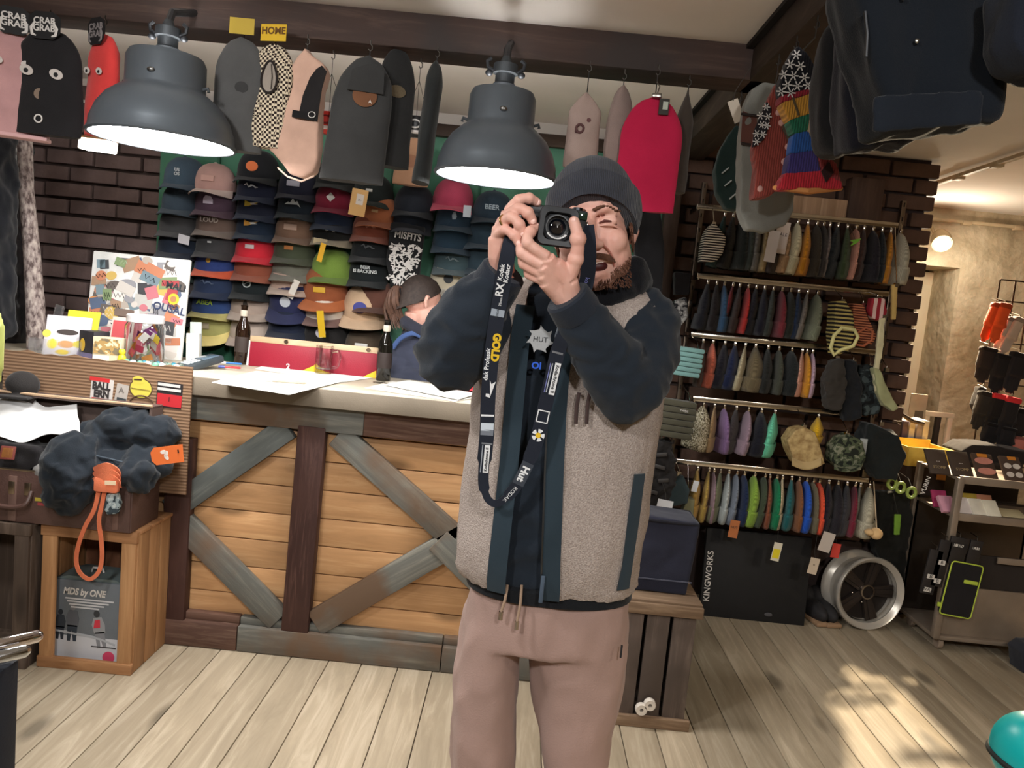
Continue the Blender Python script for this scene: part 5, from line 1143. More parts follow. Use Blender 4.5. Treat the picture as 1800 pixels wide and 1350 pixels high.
swing(1469, 968, 15, 26, (196, 62, 52), 'small red tag beside the beige tag', 3.62, 4)
swing(1430, 995, 17, 30, (200, 184, 164), 'cream tag with dot hanging lowest before the wheel', 3.58, 8, 'o')
swing(1222, 855, 10, 20, (206, 210, 216), 'small white tag at the straw yellow beanie', 3.6, 8)
swing(1205, 985, 14, 64, (192, 190, 192), 'long white printed label beside the black board', 3.6, 5, 'LABEL')
swing(1167, 895, 28, 34, (214, 216, 222), 'blank white card sticking out of the navy bag', 3.3, 6, None, 5)
p = at(1540, 938, 3.6); T = thing('pompom', 'peach pompom dangling under the stone coloured beanie', 'pompom', p); MB().ell((0, 0, 0), (.03, .03, .028)).ell((-.03, 0, .004), (.026, .024, .016)).build('ball', cloth((206, 172, 124)), T); MB().tube([(0, 0, .02), (0, .1, RZ[5]-p.z)], .003, 6).build('cord', cloth((190, 170, 140)), T)
p = at(1503, 426, 3.6); T = thing('leaf_tag', 'bright green leaf shaped tag on the top rail', 'tag', p); MB().prism([(-.02, -.02), (-.008, .0), (-.024, .006), (0, .014), (.026, .02), (.012, .0), (-.006, -.012)], .003).build('leaf', paper((110, 170, 50)), T); MB().tube([(0, 0, .01), (0, RY-3.6, RZ[1]-p.z)], .001, 5).build('string', mat((60, 56, 50)), T)
# timber above the rack
tb_ = thing('shelf_boards', 'row of pale timber boards fixed above the rack', 'boards', (0, 3.93, 0))
for k, (x0, x1) in enumerate(((1392, 1411), (1412, 1443), (1444, 1470), (1471, 1500))):
    a, b = at(x0, 342+(x0-1390)*.1, 3.9), at(x1, 378+(x1-1390)*.1, 3.9); MB().box(((a.x+b.x)/2, 0, (a.z+b.z)/2), (b.x-a.x-.006, .05, a.z-b.z), bev=.003).build('board', wood((176, 142, 112), (200, 168, 136), 'Z'), tb_)
a, b = at(1500, 310, 3.88), at(1536, 470, 3.88); struct('wall_post', MB().box(((a.x+b.x)/2, 3.93, (a.z+b.z)/2), (b.x-a.x, .09, a.z-b.z), bev=.004), wood((70, 52, 44), (92, 72, 60), 'Z'), 'dark timber post at the right of the rack')

# ------------------------------------------------------------------ floor level under the rack
a, b = at(1222, 930, 3.72), at(1222, 1076, 3.72); c_, d_ = onz(1225, 1076, 0), onz(1420, 1108, 0)
T = thing('display_board', 'black display board with vertical white lettering leaning under the rack', 'board', ((c_.x+d_.x)/2, 3.70, 0), (RAD(-6), 0, 0))
bw = d_.x-c_.x; MB().box((0, .02, .22), (bw, .03, .44), bev=.004).build('panel', mat((24, 24, 26), rough=.7, var=.1), T)
text('KINGWORKS', .042, W_, T, TR((-bw/2+.03, .0042, .2), 0, RAD(-90)), .0006, bold=.0004)
p = onz(1365, 1080, 0); MB().ell((.08, .002, .04), (.02, .002, .01)).build('logo_print', mat((80, 80, 84)), T)
for k, (x, lab) in enumerate(((1436, 'dark pair of shoes on the floor left of the wheel rim'), (1452, 'second dark shoe behind the wheel rim'))):
    p = onz(x, 1098, 0); T = thing('shoe', lab, 'shoe', (p.x, 3.85, 0), (0, 0, RAD(10)))
    me = remesh(MB().ell((0, -.03, .05), (.045, .12, .05)).ell((0, .05, .08), (.042, .06, .07)), .008, 3); link('upper', me, mat((34, 32, 34)), T); MB().box((0, -.02, .012), (.085, .25, .024), bev=.01).build('sole', mat((150, 120, 92)), T)
def wheel(c, R_, w_, label, tilt=(0, 0, 0)):
    T = thing('wheel_rim', label, 'wheel rim', c, tilt); X = rotm(-pi/2)
    MB().lathe([(R_*.86, .03), (R_*.84, .02), (R_*.93, 0), (R_*.97, -.004), (R_, .004), (R_, .014), (R_*.955, .02), (R_*.94, .05), (R_*.86, .07), (R_*.86, w_-.04), (R_*.95, w_-.02), (R_, w_-.008), (R_, w_), (R_*.93, w_), (R_*.82, w_-.05), (R_*.8, .09), (R_*.8, .05)], 56, X, cap=False).build('rim', mat((206, 200, 190), rough=.28, metal=.45, var=.05, bump=.03), T)
    for k in range(5):
        M_ = rotm(0, 2*pi*k/5+.3, 0); MB().prism([(-.022, .03), (.022, .03), (.032, R_*.82), (-.032, R_*.82)], .02, M_, .045).prism([(-.008, .034), (.008, .034), (.013, R_*.8), (-.013, R_*.8)], .01, M_, .037).build('spoke', mat((70, 62, 58), rough=.35, metal=.6), T)
    MB().lathe([(0, .036), (.027, .036), (.028, .03), (.034, .032), (.034, .07), (0, .07)], 28, X).build('hub', mat((56, 50, 48), rough=.35, metal=.6), T)
    MB().lathe([(.036, .04), (.037, .028), (.03, .027), (.03, .036)], 28, X, cap=False).build('hub_ring', metal((190, 180, 170)), T)
    MB().lathe([(0, .07), (R_*.83, .07), (R_*.83, .074), (0, .074)], 40, X).build('dish', mat((44, 38, 36), rough=.5, metal=.4), T)
    for k in range(5): a = 2*pi*k/5+.9; MB().ell((.062*cos(a), .064, .062*sin(a)), (.007, .006, .007)).build('bolt', metal((200, 190, 180)), T)
    return T
wc = at(1525, 1043, 3.78); R_ = 66/F*3.78
wheel((wc.x, 3.74, R_+.001), R_, .15, 'polished alloy wheel rim standing on the floor by the trolley', (RAD(-3), 0, RAD(10)))

# ------------------------------------------------------------------ weathered crate with the navy bag
a, b = onz(1068, 1272, 0), onz(1202, 1281, 0); cy = 2.62; z1 = at(1150, 1058, cy).z; x0, x1 = .43, b.x
M_CR = wood((92, 80, 74), (126, 112, 102), 'Z', 1., True, .8, dirt=(78, 68, 62)); M_CRX = wood((120, 98, 78), (156, 132, 108), 'X', 1., False, .8)
T = thing('crate', 'weathered grey wooden crate standing on end beside the photographer', 'crate', ((x0+x1)/2, cy, 0)); w = x1-x0; d = .32
for k in range(3): MB().box((-w/2+w*(k+.5)/3, .0, z1/2), (w/3-.012, .014, z1-.06), bev=.002).build('slat', M_CR, T)
for k in range(4): MB().box((w/2-.008, .05+.075*k, z1/2), (.014, .066, z1-.05), bev=.002).box((-w/2+.008, .05+.075*k, z1/2), (.014, .066, z1-.05), bev=.002).build('slat', M_CR, T)
for zz in (.02, z1-.02): MB().box((.003, -.012, zz), (w+.02, .02, .04), bev=.003).build('end_rail', M_CRX, T)
for k in range(3): MB().box((0, .04+d*k/3, z1), (w+.02, d/3-.006, .016), bev=.002).build('top_slat', M_CRX, T)
MB().box((0, d*.5, .01), (w, d, .018)).build('floor_board', M_CR, T)
for k in range(3): MB().box((-w/2+w*(k+.5)/3, d-.01, z1/2), (w/3-.01, .014, z1-.03), bev=.002).build('back_slat', M_CR, T)
for x, y in ((1127, 1246), (1142, 1238)):
    p = at(x, y, cy-.03); T2 = thing('paper_roll', f'small white roll at the foot of the grey crate, {"left" if x < 1130 else "right"} one', 'roll', (p.x, cy-.03, p.z), (0, 0, 0), 'white rolls at the crate')
    MB().lathe([(.007, -.012), (.019, -.012), (.021, -.008), (.021, .008), (.019, .012), (.007, .012), (.007, -.012)], 20, rotm(pi/2), cap=False).build('roll', mat((206, 198, 188)), T2)
a, b = at(1140, 912, 2.72), at(1206, 1042, 2.72)
T = thing('bag', 'stiff navy bag standing on the grey crate', 'bag', ((a.x+b.x)/2-.06, 2.78, z1+.009)); w = .3; h = a.z-z1
me = remesh(MB().prism([(-w/2, 0), (w/2-.01, 0), (w/2+.01, h), (-w/2, h+.015)], .18, y0=-.09), .008, 5); wrinkle(me, .004, 12, 6.); link('fabric', me, cloth((38, 40, 54), var=.06), T)
MB().tube([(-w/2, -.085, h+.004), (0, -.095, h-.004), (w/2, -.085, h-.008), (w/2+.005, .08, h-.004), (-w/2, .08, h+.006)], .006, 8, loop=True).build('rim', cloth((28, 28, 36)), T)
MB().box((0, -.094, .05), (w, .004, .004)).build('seam', cloth((70, 72, 86)), T)

# ------------------------------------------------------------------ steel cart on the right
M_ST = mat((146, 132, 118), rough=.4, metal=.4, var=.15, scale=6, name='steel')
c0, c1 = onz(1592, 1105, 0).x, 2.66; cy = 3.55; T = thing('trolley', 'steel shop trolley with shelves of small goods on the right', 'trolley', ((c0+c1)/2, cy+.18, 0)); w = c1-c0; d = .36
zt1, zt2, zt3 = at(1720, 846, cy).z, at(1720, 912, cy).z, at(1720, 975, cy).z
for s in (-1, 1):
    for yy in (-d/2, d/2): MB().box((s*w/2, yy, zt1/2+.04), (.03, .03, zt1-.06), bev=.003).build('post', M_ST, T)
for z in (zt1, zt2): MB().box((0, 0, z), (w+.01, d, .012)).box((0, -d/2-.002, z), (w+.01, .008, .036), bev=.002).build('shelf', M_ST, T)
MB().box((0, -d/2+.03, .2), (w, .012, .24), bev=.003).build('front_panel', M_ST, T); MB().box((0, d/2-.01, .38), (w, .01, .6)).build('back_panel', metal((90, 82, 76), .5), T); MB().box((0, 0, .07), (w, d, .02), bev=.003).build('base_shelf', M_ST, T)
MB().box((.12, -d/2+.006, zt3-.02), (w*.6, .01, .03), bev=.002).build('hanging_rail', M_ST, T)
MB().box((-.0, -d/2+.04, .4), (w*.98, .01, .16)).build('inner_panel', mat((40, 34, 32)), T)
for sx in (-1, 1):
    for sy in (-1, 1):
        q = Vector((sx*(w/2-.05), sy*(d/2-.05), 0)); cs = MB().lathe([(.0, -.012), (.026, -.012), (.03, -.008), (.03, .008), (.026, .012), (0, .012)], 20, Matrix.Translation(q+Vector((0, 0, .03))) @ rotm(0, pi/2)).build('castor', mat((150, 132, 116), rough=.5), T); MB().box(q+Vector((0, 0, .055)), (.03, .03, .02)).build('fork', M_ST, cs)
M_TX = mat((60, 54, 50)); 
p = at(1625, 852, cy-.005); text('VURIN', .03, W_, T, TR((p.x-T.location.x, -d/2-.018, p.z), 0, RAD(-78)), .0006)
zs1 = zt1+.007; zs2 = zt2+.007
def goods(name, label, cat, x, z, y, sz, col, rx=-35, rz=0, extra=None, grp=None):
    t = thing(name, label, cat, (x, y, z), (RAD(rx), 0, RAD(rz)), grp); MB().box((0, 0, sz[2]/2), sz, bev=.002).build('pack', paper(col) if sz[1] < .02 else mat(col, rough=.5), t)
    if extra: extra(t, sz)
    return t
def ov(col, n=2, rx_=.045):
    def f(t, sz):
        for k in range(n): disc(.018, TR((0, -sz[1]/2-.003, sz[2]*(.28+.42*k))), t, mat(col), 'pad', rx_/.018, .004)
        MB().box((0, -sz[1]/2-.001, sz[2]*.92), (sz[0]*.5, .002, sz[2]*.14)).build('header_print', paper((206, 130, 46)), t)
    return f
def spots4(t, sz):
    for k in range(4): disc(.014, TR((-.022+.044*(k % 2), -sz[1]/2-.003, sz[2]*(.25+.35*(k//2)))), t, mat((206, 198, 190)), 'pad', 1.3, .004)
    MB().box((.01, -sz[1]/2-.001, sz[2]*.92), (sz[0]*.4, .002, sz[2]*.14)).build('header_print', paper((206, 130, 46)), t)
def words3(t, sz): text('...', .03, W_, t, TR((0, -sz[1]/2-.002, sz[2]*.55)), .0004); text('STOMP', .02, paper((170, 150, 110)), t, TR((0, -sz[1]/2-.002, sz[2]*.25)), .0004)
yy = cy+.05
for k, (px_, col, ex, lab) in enumerate(((1652, (70, 58, 50), words3, 'dark brown stomp pad pack at the left of the trolley top'), (1693, (66, 54, 46), words3, 'dark brown stomp pad pack second on the trolley top'), (1737, (72, 56, 48), ov((196, 132, 118)), 'pack with two pink oval pads on the trolley top'), (1787, (74, 58, 50), spots4, 'pack with four pale square pads on the trolley top'))):
    p = at(px_, 840, yy); goods('pad_pack', lab, 'pack', p.x, zs1, yy, (.1, .012, .13), col, -38, 4, ex, 'pad packs on the trolley')
for k, (px_, col, lab) in enumerate(((1668, (206, 150, 170), 'pink and white patterned wax box at the left of the lower shelf'), (1696, (232, 222, 220), 'white wax box second on the lower trolley shelf'), (1722, (238, 232, 216), 'white wax box third on the lower trolley shelf'), (1748, (240, 234, 214), 'white wax box fourth on the lower trolley shelf'))):
    p = at(px_, 905, cy+.04); goods('wax_box', lab, 'box', p.x, zs2, cy+.04, (.07, .02, .085), col, -42, 8, None, 'wax boxes on the lower shelf')
for px_, col, lab in ((1655, (176, 60, 104), 'magenta striped packet behind the pink wax box'), (1712, (176, 150, 60), 'gold packet behind the white wax boxes'), (1737, (190, 130, 100), 'salmon packet behind the last white wax box')):
    p = at(px_, 885, cy+.14); goods('packet', lab, 'packet', p.x, zs2, cy+.14, (.075, .012, .085), col, -30, 6, None, 'packets on the lower shelf')
p = at(1786, 905, cy+.08); goods('leaflet', 'cream leaflet lying at the right of the lower trolley shelf', 'leaflet', p.x, zs2, cy+.08, (.12, .004, .08), (214, 200, 160), -75)
# hanging from the trolley front
def hangtag(x, y, w_, h_, col, label, words, Y=cy-.03):
    p = at(x, y, Y); t = thing('lanyard_pack', label, 'pack', p, (0, RAD(5), 0), 'small black packs on the trolley front'); w2, h2 = w_/F*Y, h_/F*Y
    MB().box((0, 0, 0), (w2, .012, h2), bev=.002).build('pack', mat(col, rough=.6), t)
    for i, (s, dz) in enumerate(words): MB().box((0, -.0065, h2*dz), (w2*.55, .001, h2*.1)).build('label', paper((200, 196, 190)), t); text(s, w2*.4, K_, t, TR((0, -.0075, h2*dz)), .0003)
    MB().tube([(0, 0, h2*.48), (0, .004, h2*.5+.02)], .002, 5).tube([(0, 0, h2*.5+.015), (0, (cy+.0)-Y+.03, h2*.5+.02)], .002, 5).build('hook', M_HOOK, t)
hangtag(1637, 1005, 24, 82, (36, 32, 32), 'leftmost small black pack with white badge on the trolley front', [('B', -.1), ('WAX', -.4)])
hangtag(1654, 990, 22, 86, (34, 30, 30), 'second small black pack with white badges on the trolley front', [('B', .02), ('B', -.38)])
hangtag(1682, 968, 32, 50, (36, 32, 32), 'third small black pack with white lettering above the pouch', [('TUNE', .2)])
hangtag(1712, 972, 22, 46, (36, 32, 32), 'rightmost small black pack with white lettering above the pouch', [('KIT', .2)])
p = at(1688, 1036, cy-.03); t = thing('pouch', 'black pouch edged in lime green hung on the trolley front', 'pouch', p, (0, RAD(5), 0))
w2, h2 = 56/F*cy, 98/F*cy; ol_ = []
for cx, cz, a0 in ((1, 1, 0), (-1, 1, 90), (-1, -1, 180), (1, -1, 270)):
    for j in range(5): a = RAD(a0+22.5*j); ol_.append((cx*(w2/2-.015)+.015*cos(a), cz*(h2/2-.015)+.015*sin(a)))
MB().prism(ol_, .02, y0=-.01).build('body', cloth((30, 28, 30)), t); M_LM = mat((176, 196, 70), rough=.5)
MB().tube([Vector((x, -.009, z)) for x, z in ol_], .0035, 6, loop=True).build('piping', M_LM, t); MB().box((w2*.22, -.012, h2*.17), (w2*.45, .004, .018), bev=.002).build('brand_tab', M_LM, t)
MB().box((-w2/2-.006, -.004, -h2*.34), (.02, .012, .02), bev=.003).build('pull_tab', M_LM, t); MB().tube([(0, 0, h2/2-.005), (0, .02, h2/2+.01), (0, .03, h2/2+.02)], .003, 6).build('hook', M_HOOK, t)
# lime clips beside the rack
for k, (x, y) in enumerate(((1568, 850), (1583, 857), (1602, 866))):
    p = at(x, y, 3.7); t = thing('carabiner', f'lime green clip on the dark strap left of the trolley, {("left", "middle", "right")[k]} one', 'clip', p, (0, 0, 0), 'lime clips by the trolley'); MB().tube([Vector((.02*cos(a), 0, .024*sin(a))) for a in [2*pi*j/20 for j in range(20)]], .008, 8, loop=True).build('ring', mat((150, 170, 84), rough=.4), t); MB().tube([(0, 0, .02), (0, .05, .06), (-.04, .26, .1)], .0025, 6).build('cord', mat((40, 38, 36)), t)
T, c = soft('strap', 'lime green strap hanging in the dark left of the trolley', 'strap', [(1572, 904), (1584, 904), (1581, 940), (1571, 940)], 3.75, mat((110, 150, 50)), .01, .003, 1, 0); MB().tube([(0, 0, -.01), (0, .1, .1), (0, .2, .16)], .002, 5).build('cord', mat((40, 38, 36)), T)
T, c = soft('coat', 'long black coat hanging between rack and trolley', 'coat', [(1535, 860), (1590, 862), (1598, 900), (1580, 1040), (1560, 1060), (1535, 960)], 3.9, cloth((32, 32, 30)), .1, .012, 6, .012); MB().tube([(0, 0, -.02), (-.05, -.02, .12)], .004, 6).build('hanger', M_HOOK, T)
# yellow box, chair and books behind the trolley
p, q = at(1581, 766, 4.0), at(1655, 790, 4.0); bz = at(1600, 795, 4.0).z
T = thing('box', 'open yellow cardboard box behind the trolley', 'box', ((p.x+q.x)/2+.05, 4.1, bz-.02), (0, 0, RAD(6)))
M_YB = mat((222, 188, 84), rough=.7); w = q.x-p.x+.02
MB().box((0, 0, -.04), (w, .2, .01)).box((0, -.1, 0), (w, .008, .1)).box((0, .1, .01), (w, .008, .12)).box((-w/2, 0, 0), (.008, .2, .1)).box((w/2, 0, 0), (.008, .2, .1)).build('carton', M_YB, T)
MB().box((w*.3, -.106, -.06), (.05, .006, .1)).build('tape', mat((196, 132, 60)), T); MB().box((0, 0, -.05-(bz-.07)/2), (w*.9, .18, bz-.08)).build('stand', mat((60, 46, 38)), T)
T = thing('chair', 'white and black slatted chair back behind the yellow box', 'chair', (at(1645, 760, 4.75).x, 4.75, 0)); M_WC = mat((214, 204, 186), rough=.5)
zc = at(1645, 728, 4.75).z
for k, x in enumerate((-.07, -.0, .07)): MB().box((x, 0, zc/2), (.028, .03, zc), bev=.003).build('back_post', M_WC if k != 1 else mat((40, 36, 34)), T)
MB().box((0, 0, zc), (.18, .035, .03), bev=.004).build('top_rail', M_WC, T); MB().box((0, -.16, .45), (.18, .34, .03), bev=.004).build('seat', M_WC, T)
for x in (-.07, .07): MB().box((x, -.31, .225), (.03, .03, .45)).build('leg', M_WC, T)
for k, (x, col, lab) in enumerate(((1566, (60, 56, 60), 'dark'), (1578, (96, 84, 104), 'violet grey'), (1590, (196, 190, 180), 'white wide'), (1603, (150, 140, 140), 'grey'), (1614, (206, 196, 176), 'cream'))):
    p = at(x, 768, 4.3); t = thing('book', f'{lab} book spine standing behind the yellow box', 'book', (p.x, 4.3, p.z-.1), (0, 0, 0), 'books behind the yellow box'); MB().box((0, 0, .1), (.03, .14, .2), bev=.002).build('cover', mat(col), t); MB().box((0, .005, .2), (.022, .13, .004)).build('pages', paper((214, 206, 190)), t)
p = at(1590, 768, 4.3); T = thing('shelf', 'small dark shelf holding the books', 'shelf', (p.x, 4.3, 0)); MB().box((0, 0, p.z-.11), (.24, .18, .02)).box((-.1, 0, (p.z-.12)/2), (.03, .16, p.z-.12)).box((.1, 0, (p.z-.12)/2), (.03, .16, p.z-.12)).build('frame', mat((60, 48, 42)), T)
MB().tube([at(x, y, 4.05)-Vector((p.x, 4.3, 0)) for x, y in ((1568, 712), (1584, 728), (1604, 740), (1624, 745))], .011, 8).build('curved_arm', metal((110, 100, 92), .4), T)
p = at(1613, 716, 4.6); T = thing('sign_holder', 'clear sign holder with grey card by the door', 'sign', (p.x, 4.6, p.z)); MB().box((0, 0, 0), (.1, .01, .16), bev=.002).build('plate', mat((170, 160, 140), rough=.4), T); MB().box((.01, -.006, -.045), (.05, .004, .05)).build('card', mat((92, 84, 74)), T); MB().tube([(0, .01, -.08), (0, .06, -p.z+.02)], .01, 8).build('stand', metal((100, 92, 84)), T); MB().lathe([(.1, .0), (.1, .015), (0, .02)], 20, Matrix.Translation((0, .06, -p.z))).build('foot', metal((80, 74, 68)), T)

# ------------------------------------------------------------------ glove rack at the right edge
GY = 4.35
T = thing('grid_rack', 'dark wire grid rack for gloves on the right', 'rack', (at(1775, 520, GY).x, GY, 0)); gx0, gx1 = at(1757, 500, GY).x-T.location.x, .45; gz1 = at(1765, 492, GY).z; M_WR = metal((74, 62, 54), .5)
for k in range(7): MB().tube([(gx0+(gx1-gx0)*k/6, 0, 0.02), (gx0+(gx1-gx0)*k/6, 0, gz1)], .005, 6).build('upright_wire', M_WR, T)
for k in range(14): MB().tube([(gx0, 0, gz1-.115*k), (gx1, 0, gz1-.115*k)], .004, 6).build('cross_wire', M_WR, T)
def glove(x, y, hpx, wpx, col, label, Y=GY-.08, roll=8, cuffc=None, fing=True):
    p = at(x, y, Y); k = 1/F*Y; h, w = hpx*k, wpx*k; t = thing('glove', label, 'glove', p, (0, RAD(roll), 0), 'gloves on the grid rack')
    mb = MB().box((0, 0, -h*.3), (w, .05, h*.5), bev=.012)
    for j in range(4): mb.tube([(-w*.36+w*.24*j, 0, -h*.5), (-w*.36+w*.24*j, -.006, -h*(.86+.1*(j in (1, 2))))], [w*.15, w*.12], 8)
    mb.tube([(w*.42, 0, -h*.35), (w*.62, -.01, -h*.55)], [w*.15, w*.11], 8); link('shell', remesh(mb, .006, 3), cloth(col), t)
    MB().box((0, 0, -h*.04), (w*1.05, .056, h*.14), bev=.012).build('cuff', cloth(cuffc or tuple(int(v*.7) for v in col)), t); MB().tube([(0, 0, .0), (0, .01, .02), (0, GY-Y, .035)], .003, 6).build('hook', M_CHR, t); return t
glove(1754, 535, 72, 18, (226, 84, 40), 'orange glove hanging at the top of the grid rack, left of a pair', roll=14)
glove(1767, 535, 72, 20, (232, 92, 46), 'orange glove hanging at the top of the grid rack, right of a pair', GY-.1, 10)
glove(1778, 560, 66, 15, (186, 168, 152), 'grey beige glove beside the orange pair', roll=20); glove(1792, 560, 70, 18, (196, 176, 160), 'grey beige glove at the picture edge', GY-.1, 18)
for k, (x, y, hp, wp, col, lab) in enumerate(((1738, 612, 64, 26, (50, 42, 40), 'dark brown glove below the orange pair'), (1765, 625, 70, 28, (36, 34, 36), 'black glove in the middle of the grid rack'), (1793, 622, 74, 28, (40, 38, 42), 'black glove in the middle at the picture edge'), (1734, 690, 70, 24, (52, 48, 44), 'long dark grey glove at the left of the lower row'), (1757, 694, 74, 26, (34, 32, 32), 'black glove with red cuff in the lower row'), (1780, 700, 80, 26, (38, 36, 38), 'black glove right of the red cuff one'), (1798, 720, 80, 24, (42, 38, 38), 'black glove low at the picture edge'), (1745, 745, 54, 26, (36, 34, 36), 'black glove lowest above the trolley packs'), (1772, 752, 50, 26, (40, 38, 40), 'black glove lowest beside the pink cuff one'), (1792, 768, 40, 20, (196, 120, 110), 'pink cuffed glove lowest at the picture edge'))):
    glove(x, y, hp, wp, col, lab, GY-.1-.02*(k % 3), 6+k % 4, (206, 50, 56) if 'red' in lab else None)
p = at(1714, 695, GY-.06); T, c = soft('glove', 'charcoal mitten hanging left off the grid rack', 'glove', [(1718, 678), (1732, 684), (1728, 740), (1716, 735), (1708, 712)], GY-.06, cloth((48, 44, 42)), .06); MB().tube([(0, 0, -.01), (.05, .06, .02)], .003, 6).build('hook', M_HOOK, T)
T, c = soft('bag', 'dark soft bag lying behind the trolley packs', 'bag', [(1670, 788), (1690, 776), (1730, 776), (1760, 785), (1800, 790), (1800, 812), (1680, 806)], 4.1, cloth((38, 34, 34)), .2, .012, 5); MB().box((0, 0, -c.z/2-.03), (.3, .18, c.z-.1)).build('stand', mat((50, 42, 38)), T)

# ------------------------------------------------------------------ track lights
def track(a, b, label, n=5):
    T = thing('light_track', label, 'light track', a); d = Vector(b)-Vector(a); M_TK = mat((196, 178, 148), rough=.5)
    ang = math.atan2(d.y, d.x); MB().box((d.length/2, 0, 0), (d.length, .03, .02), rotm(0, 0, ang), bev=.003).build('rail', M_TK, T)
    for k in range(n): MB().box((d.length*(k+.5)/n, 0, -.008), (.06, .04, .026), rotm(0, 0, ang), bev=.004).build('coupler', M_TK, T)
    for k in (.1, .9): MB().box((d.length*k, 0, .02), (.02, .02, .03), rotm(0, 0, ang)).build('mount', M_TK, T)
    return T
ta, tb2 = onz(1552, 353, 2.33), onz(1800, 263, 2.33)
track((ta.x, ta.y-.06, 2.33), (tb2.x+.0, 2.2, 2.33), 'pale light track running back along the ceiling', 8)
za = at(1700, 391, FY-.04).z; track((at(1562, 380, FY-.04).x, FY-.04, za), (4.4, FY-.04, za), 'pale light track along the top of the concrete wall', 6)
lp = at(1656, 428, FY-.28)
T = thing('spotlight', 'glowing track spotlight on the concrete wall', 'spotlight', lp, (0, 0, 0))
em = NT('bulb_glow'); em.b.inputs['Emission Color'].default_value = (1, .82, .55, 1); em.b.inputs['Emission Strength'].default_value = 16
dv_ = (Vector((1.9, 2.2, 0))-lp).normalized(); Q = dv_.to_track_quat('Z', 'Y').to_matrix().to_4x4()
MB().lathe([(0, .0), (.05, .0), (.05, .012), (0, .018)], 24, Q).build('bulb', em.m, T)
MB().lathe([(.055, .006), (.06, .004), (.06, -.06), (.045, -.11), (.02, -.13), (0, -.13)], 24, Q, cap=False).build('housing', mat((150, 130, 100), rough=.5), T)
MB().tube([Q @ Vector((0, 0, -.08)), Vector((0, .1, .06)), Vector((-.0, .23, za-lp.z))], .01, 8).build('arm', mat((150, 130, 100)), T)
lamp_light('spotlight_beam', lp+dv_*.07, 600, (1, .8, .54), .045, 84, (1.85, 2.3, 0), .4)
lamp_light('spotlight_spill', lp+dv_*.10, 10, (1, .86, .66), .05)
# ------------------------------------------------------------------ assistant behind the counter
WYY = 3.58
wc_ = at(735, 640, WYY)
wm = thing('person', 'person with dark ponytail and navy jacket bent down behind the counter', 'person', (wc_.x, WYY, 0))
def wb_(me, name, m, parent=wm): me.transform(Matrix.Translation(-wm.location)); return link(name, me, m, parent)
hc = at(744, 534, WYY); HW = Matrix.Translation(hc) @ rotm(RAD(16), RAD(10), RAD(116))   # looks to the right and down
hb_ = MB().ell((0, .02, .03), (.076, .094, .088), HW, 20, 14).ell((0, -.03, -.035), (.06, .06, .08), HW, 20, 14).ell((0, -.05, -.09), (.036, .04, .026), HW)
hb_.tube([(0, -.085, .02), (0, -.108, -.022), (0, -.092, -.032)], [.008, .013, .008], 10, HW)
for s in (-1, 1): hb_.tube([(s*.072, .0, .022), (s*.084, .014, .018), (s*.083, .016, -.006), (s*.074, .002, -.03)], [.007, .01, .01, .007], 8, HW).ell((s*.034, -.058, -.03), (.026, .024, .026), HW)
nb = at(740, 596, WYY+.02); hb_.tube([HW @ Vector((0, .025, -.05)), (HW @ Vector((0, .04, -.11))+nb)/2, nb], [.05, .048, .055], 14)
wbody = wb_(remesh(hb_, .0045, 4), 'body', M_SKIN)
M_WH = mat((58, 48, 44), rough=.6, var=.35, scale=70, bump=.5, bs=300, name='hair')
hr = []
for i in range(11):
    ph = -1.25+(pi/2*.98+1.25)*i/10; rg = []
    for j in range(32):
        t = 2*pi*j/32; f_ = -sin(t); p_ = max(ph, -.35+(1.0*f_ if f_ > 0 else .9*f_)) if i < 10 else ph
        cp = cos(max(p_, -.2)); rg.append(Vector((.083*cp*cos(t), .022+.102*cp*sin(t), .03+.1*sin(p_)-(.03*(-p_-.9) if p_ < -.9 else 0))))
    hr.append(rg)
hm_ = MB().loft(hr, M=HW).mesh('hair', ang=80); wrinkle(hm_, .003, 40, 2., (1, 1, .3)); hair = wb_(hm_, 'hair', M_WH)
tl = MB(); rp_ = random.Random(3)
for k in range(60):
    o1, o2 = rp_.uniform(-1, 1), rp_.uniform(-1, 1); tl.tube(spline([HW @ Vector((0, .09, .02)), at(695+6*o1, 512+7*o2, WYY-.06), at(689+13*o1, 538+8*o2, WYY-.06+.03*o2), at(697+15*o1, 566+14*o2, WYY-.06)], 4), [.006, .008, .009, .009, .009, .009, .008, .008, .007, .006, .005, .003, .001], 6)
wb_(tl.mesh('ponytail'), 'ponytail', mat((92, 66, 54), rough=.6, var=.3, scale=60), hair)
p = HW @ Vector((0, .122, .012)); wb_(MB().lathe([(.022, -.008), (.026, 0), (.022, .008)], 16, Matrix.Translation(p) @ rotm(0, pi/2)).mesh('hair_tie'), 'hair_tie', cloth((30, 28, 30)), hair)
jb = MB()
JR = [(570, 716, 772, .085), (586, 706, 782, .11), (605, 698, 792, .13), (630, 688, 806, .14), (665, 686, 815, .14), (720, 690, 815, .13), (800, 695, 805, .12)]
jb.loft([ringpts(Vector((at((a+b)/2, y, WYY).x, WYY+.03, at((a+b)/2, y, WYY).z)), (b-a)/2/F*WYY, hd, 28, 2.3) for y, a, b, hd in JR])
sl_, el_, wl_ = at(712, 608, WYY-.03), at(704, 668, WYY-.1), at(790, 672, WYY-.16)
jb.tube(spline([sl_, (sl_+el_)/2, el_, (el_+wl_)/2, wl_], 4), [.068]*6+[.062]*5+[.05]*6, 14)
jm = remesh(jb, .009, 5); wrinkle(jm, .009, 15, 6.2, (1, 1, 1.8)); jo = wb_(jm, 'jacket', cloth((60, 64, 80), var=.1))
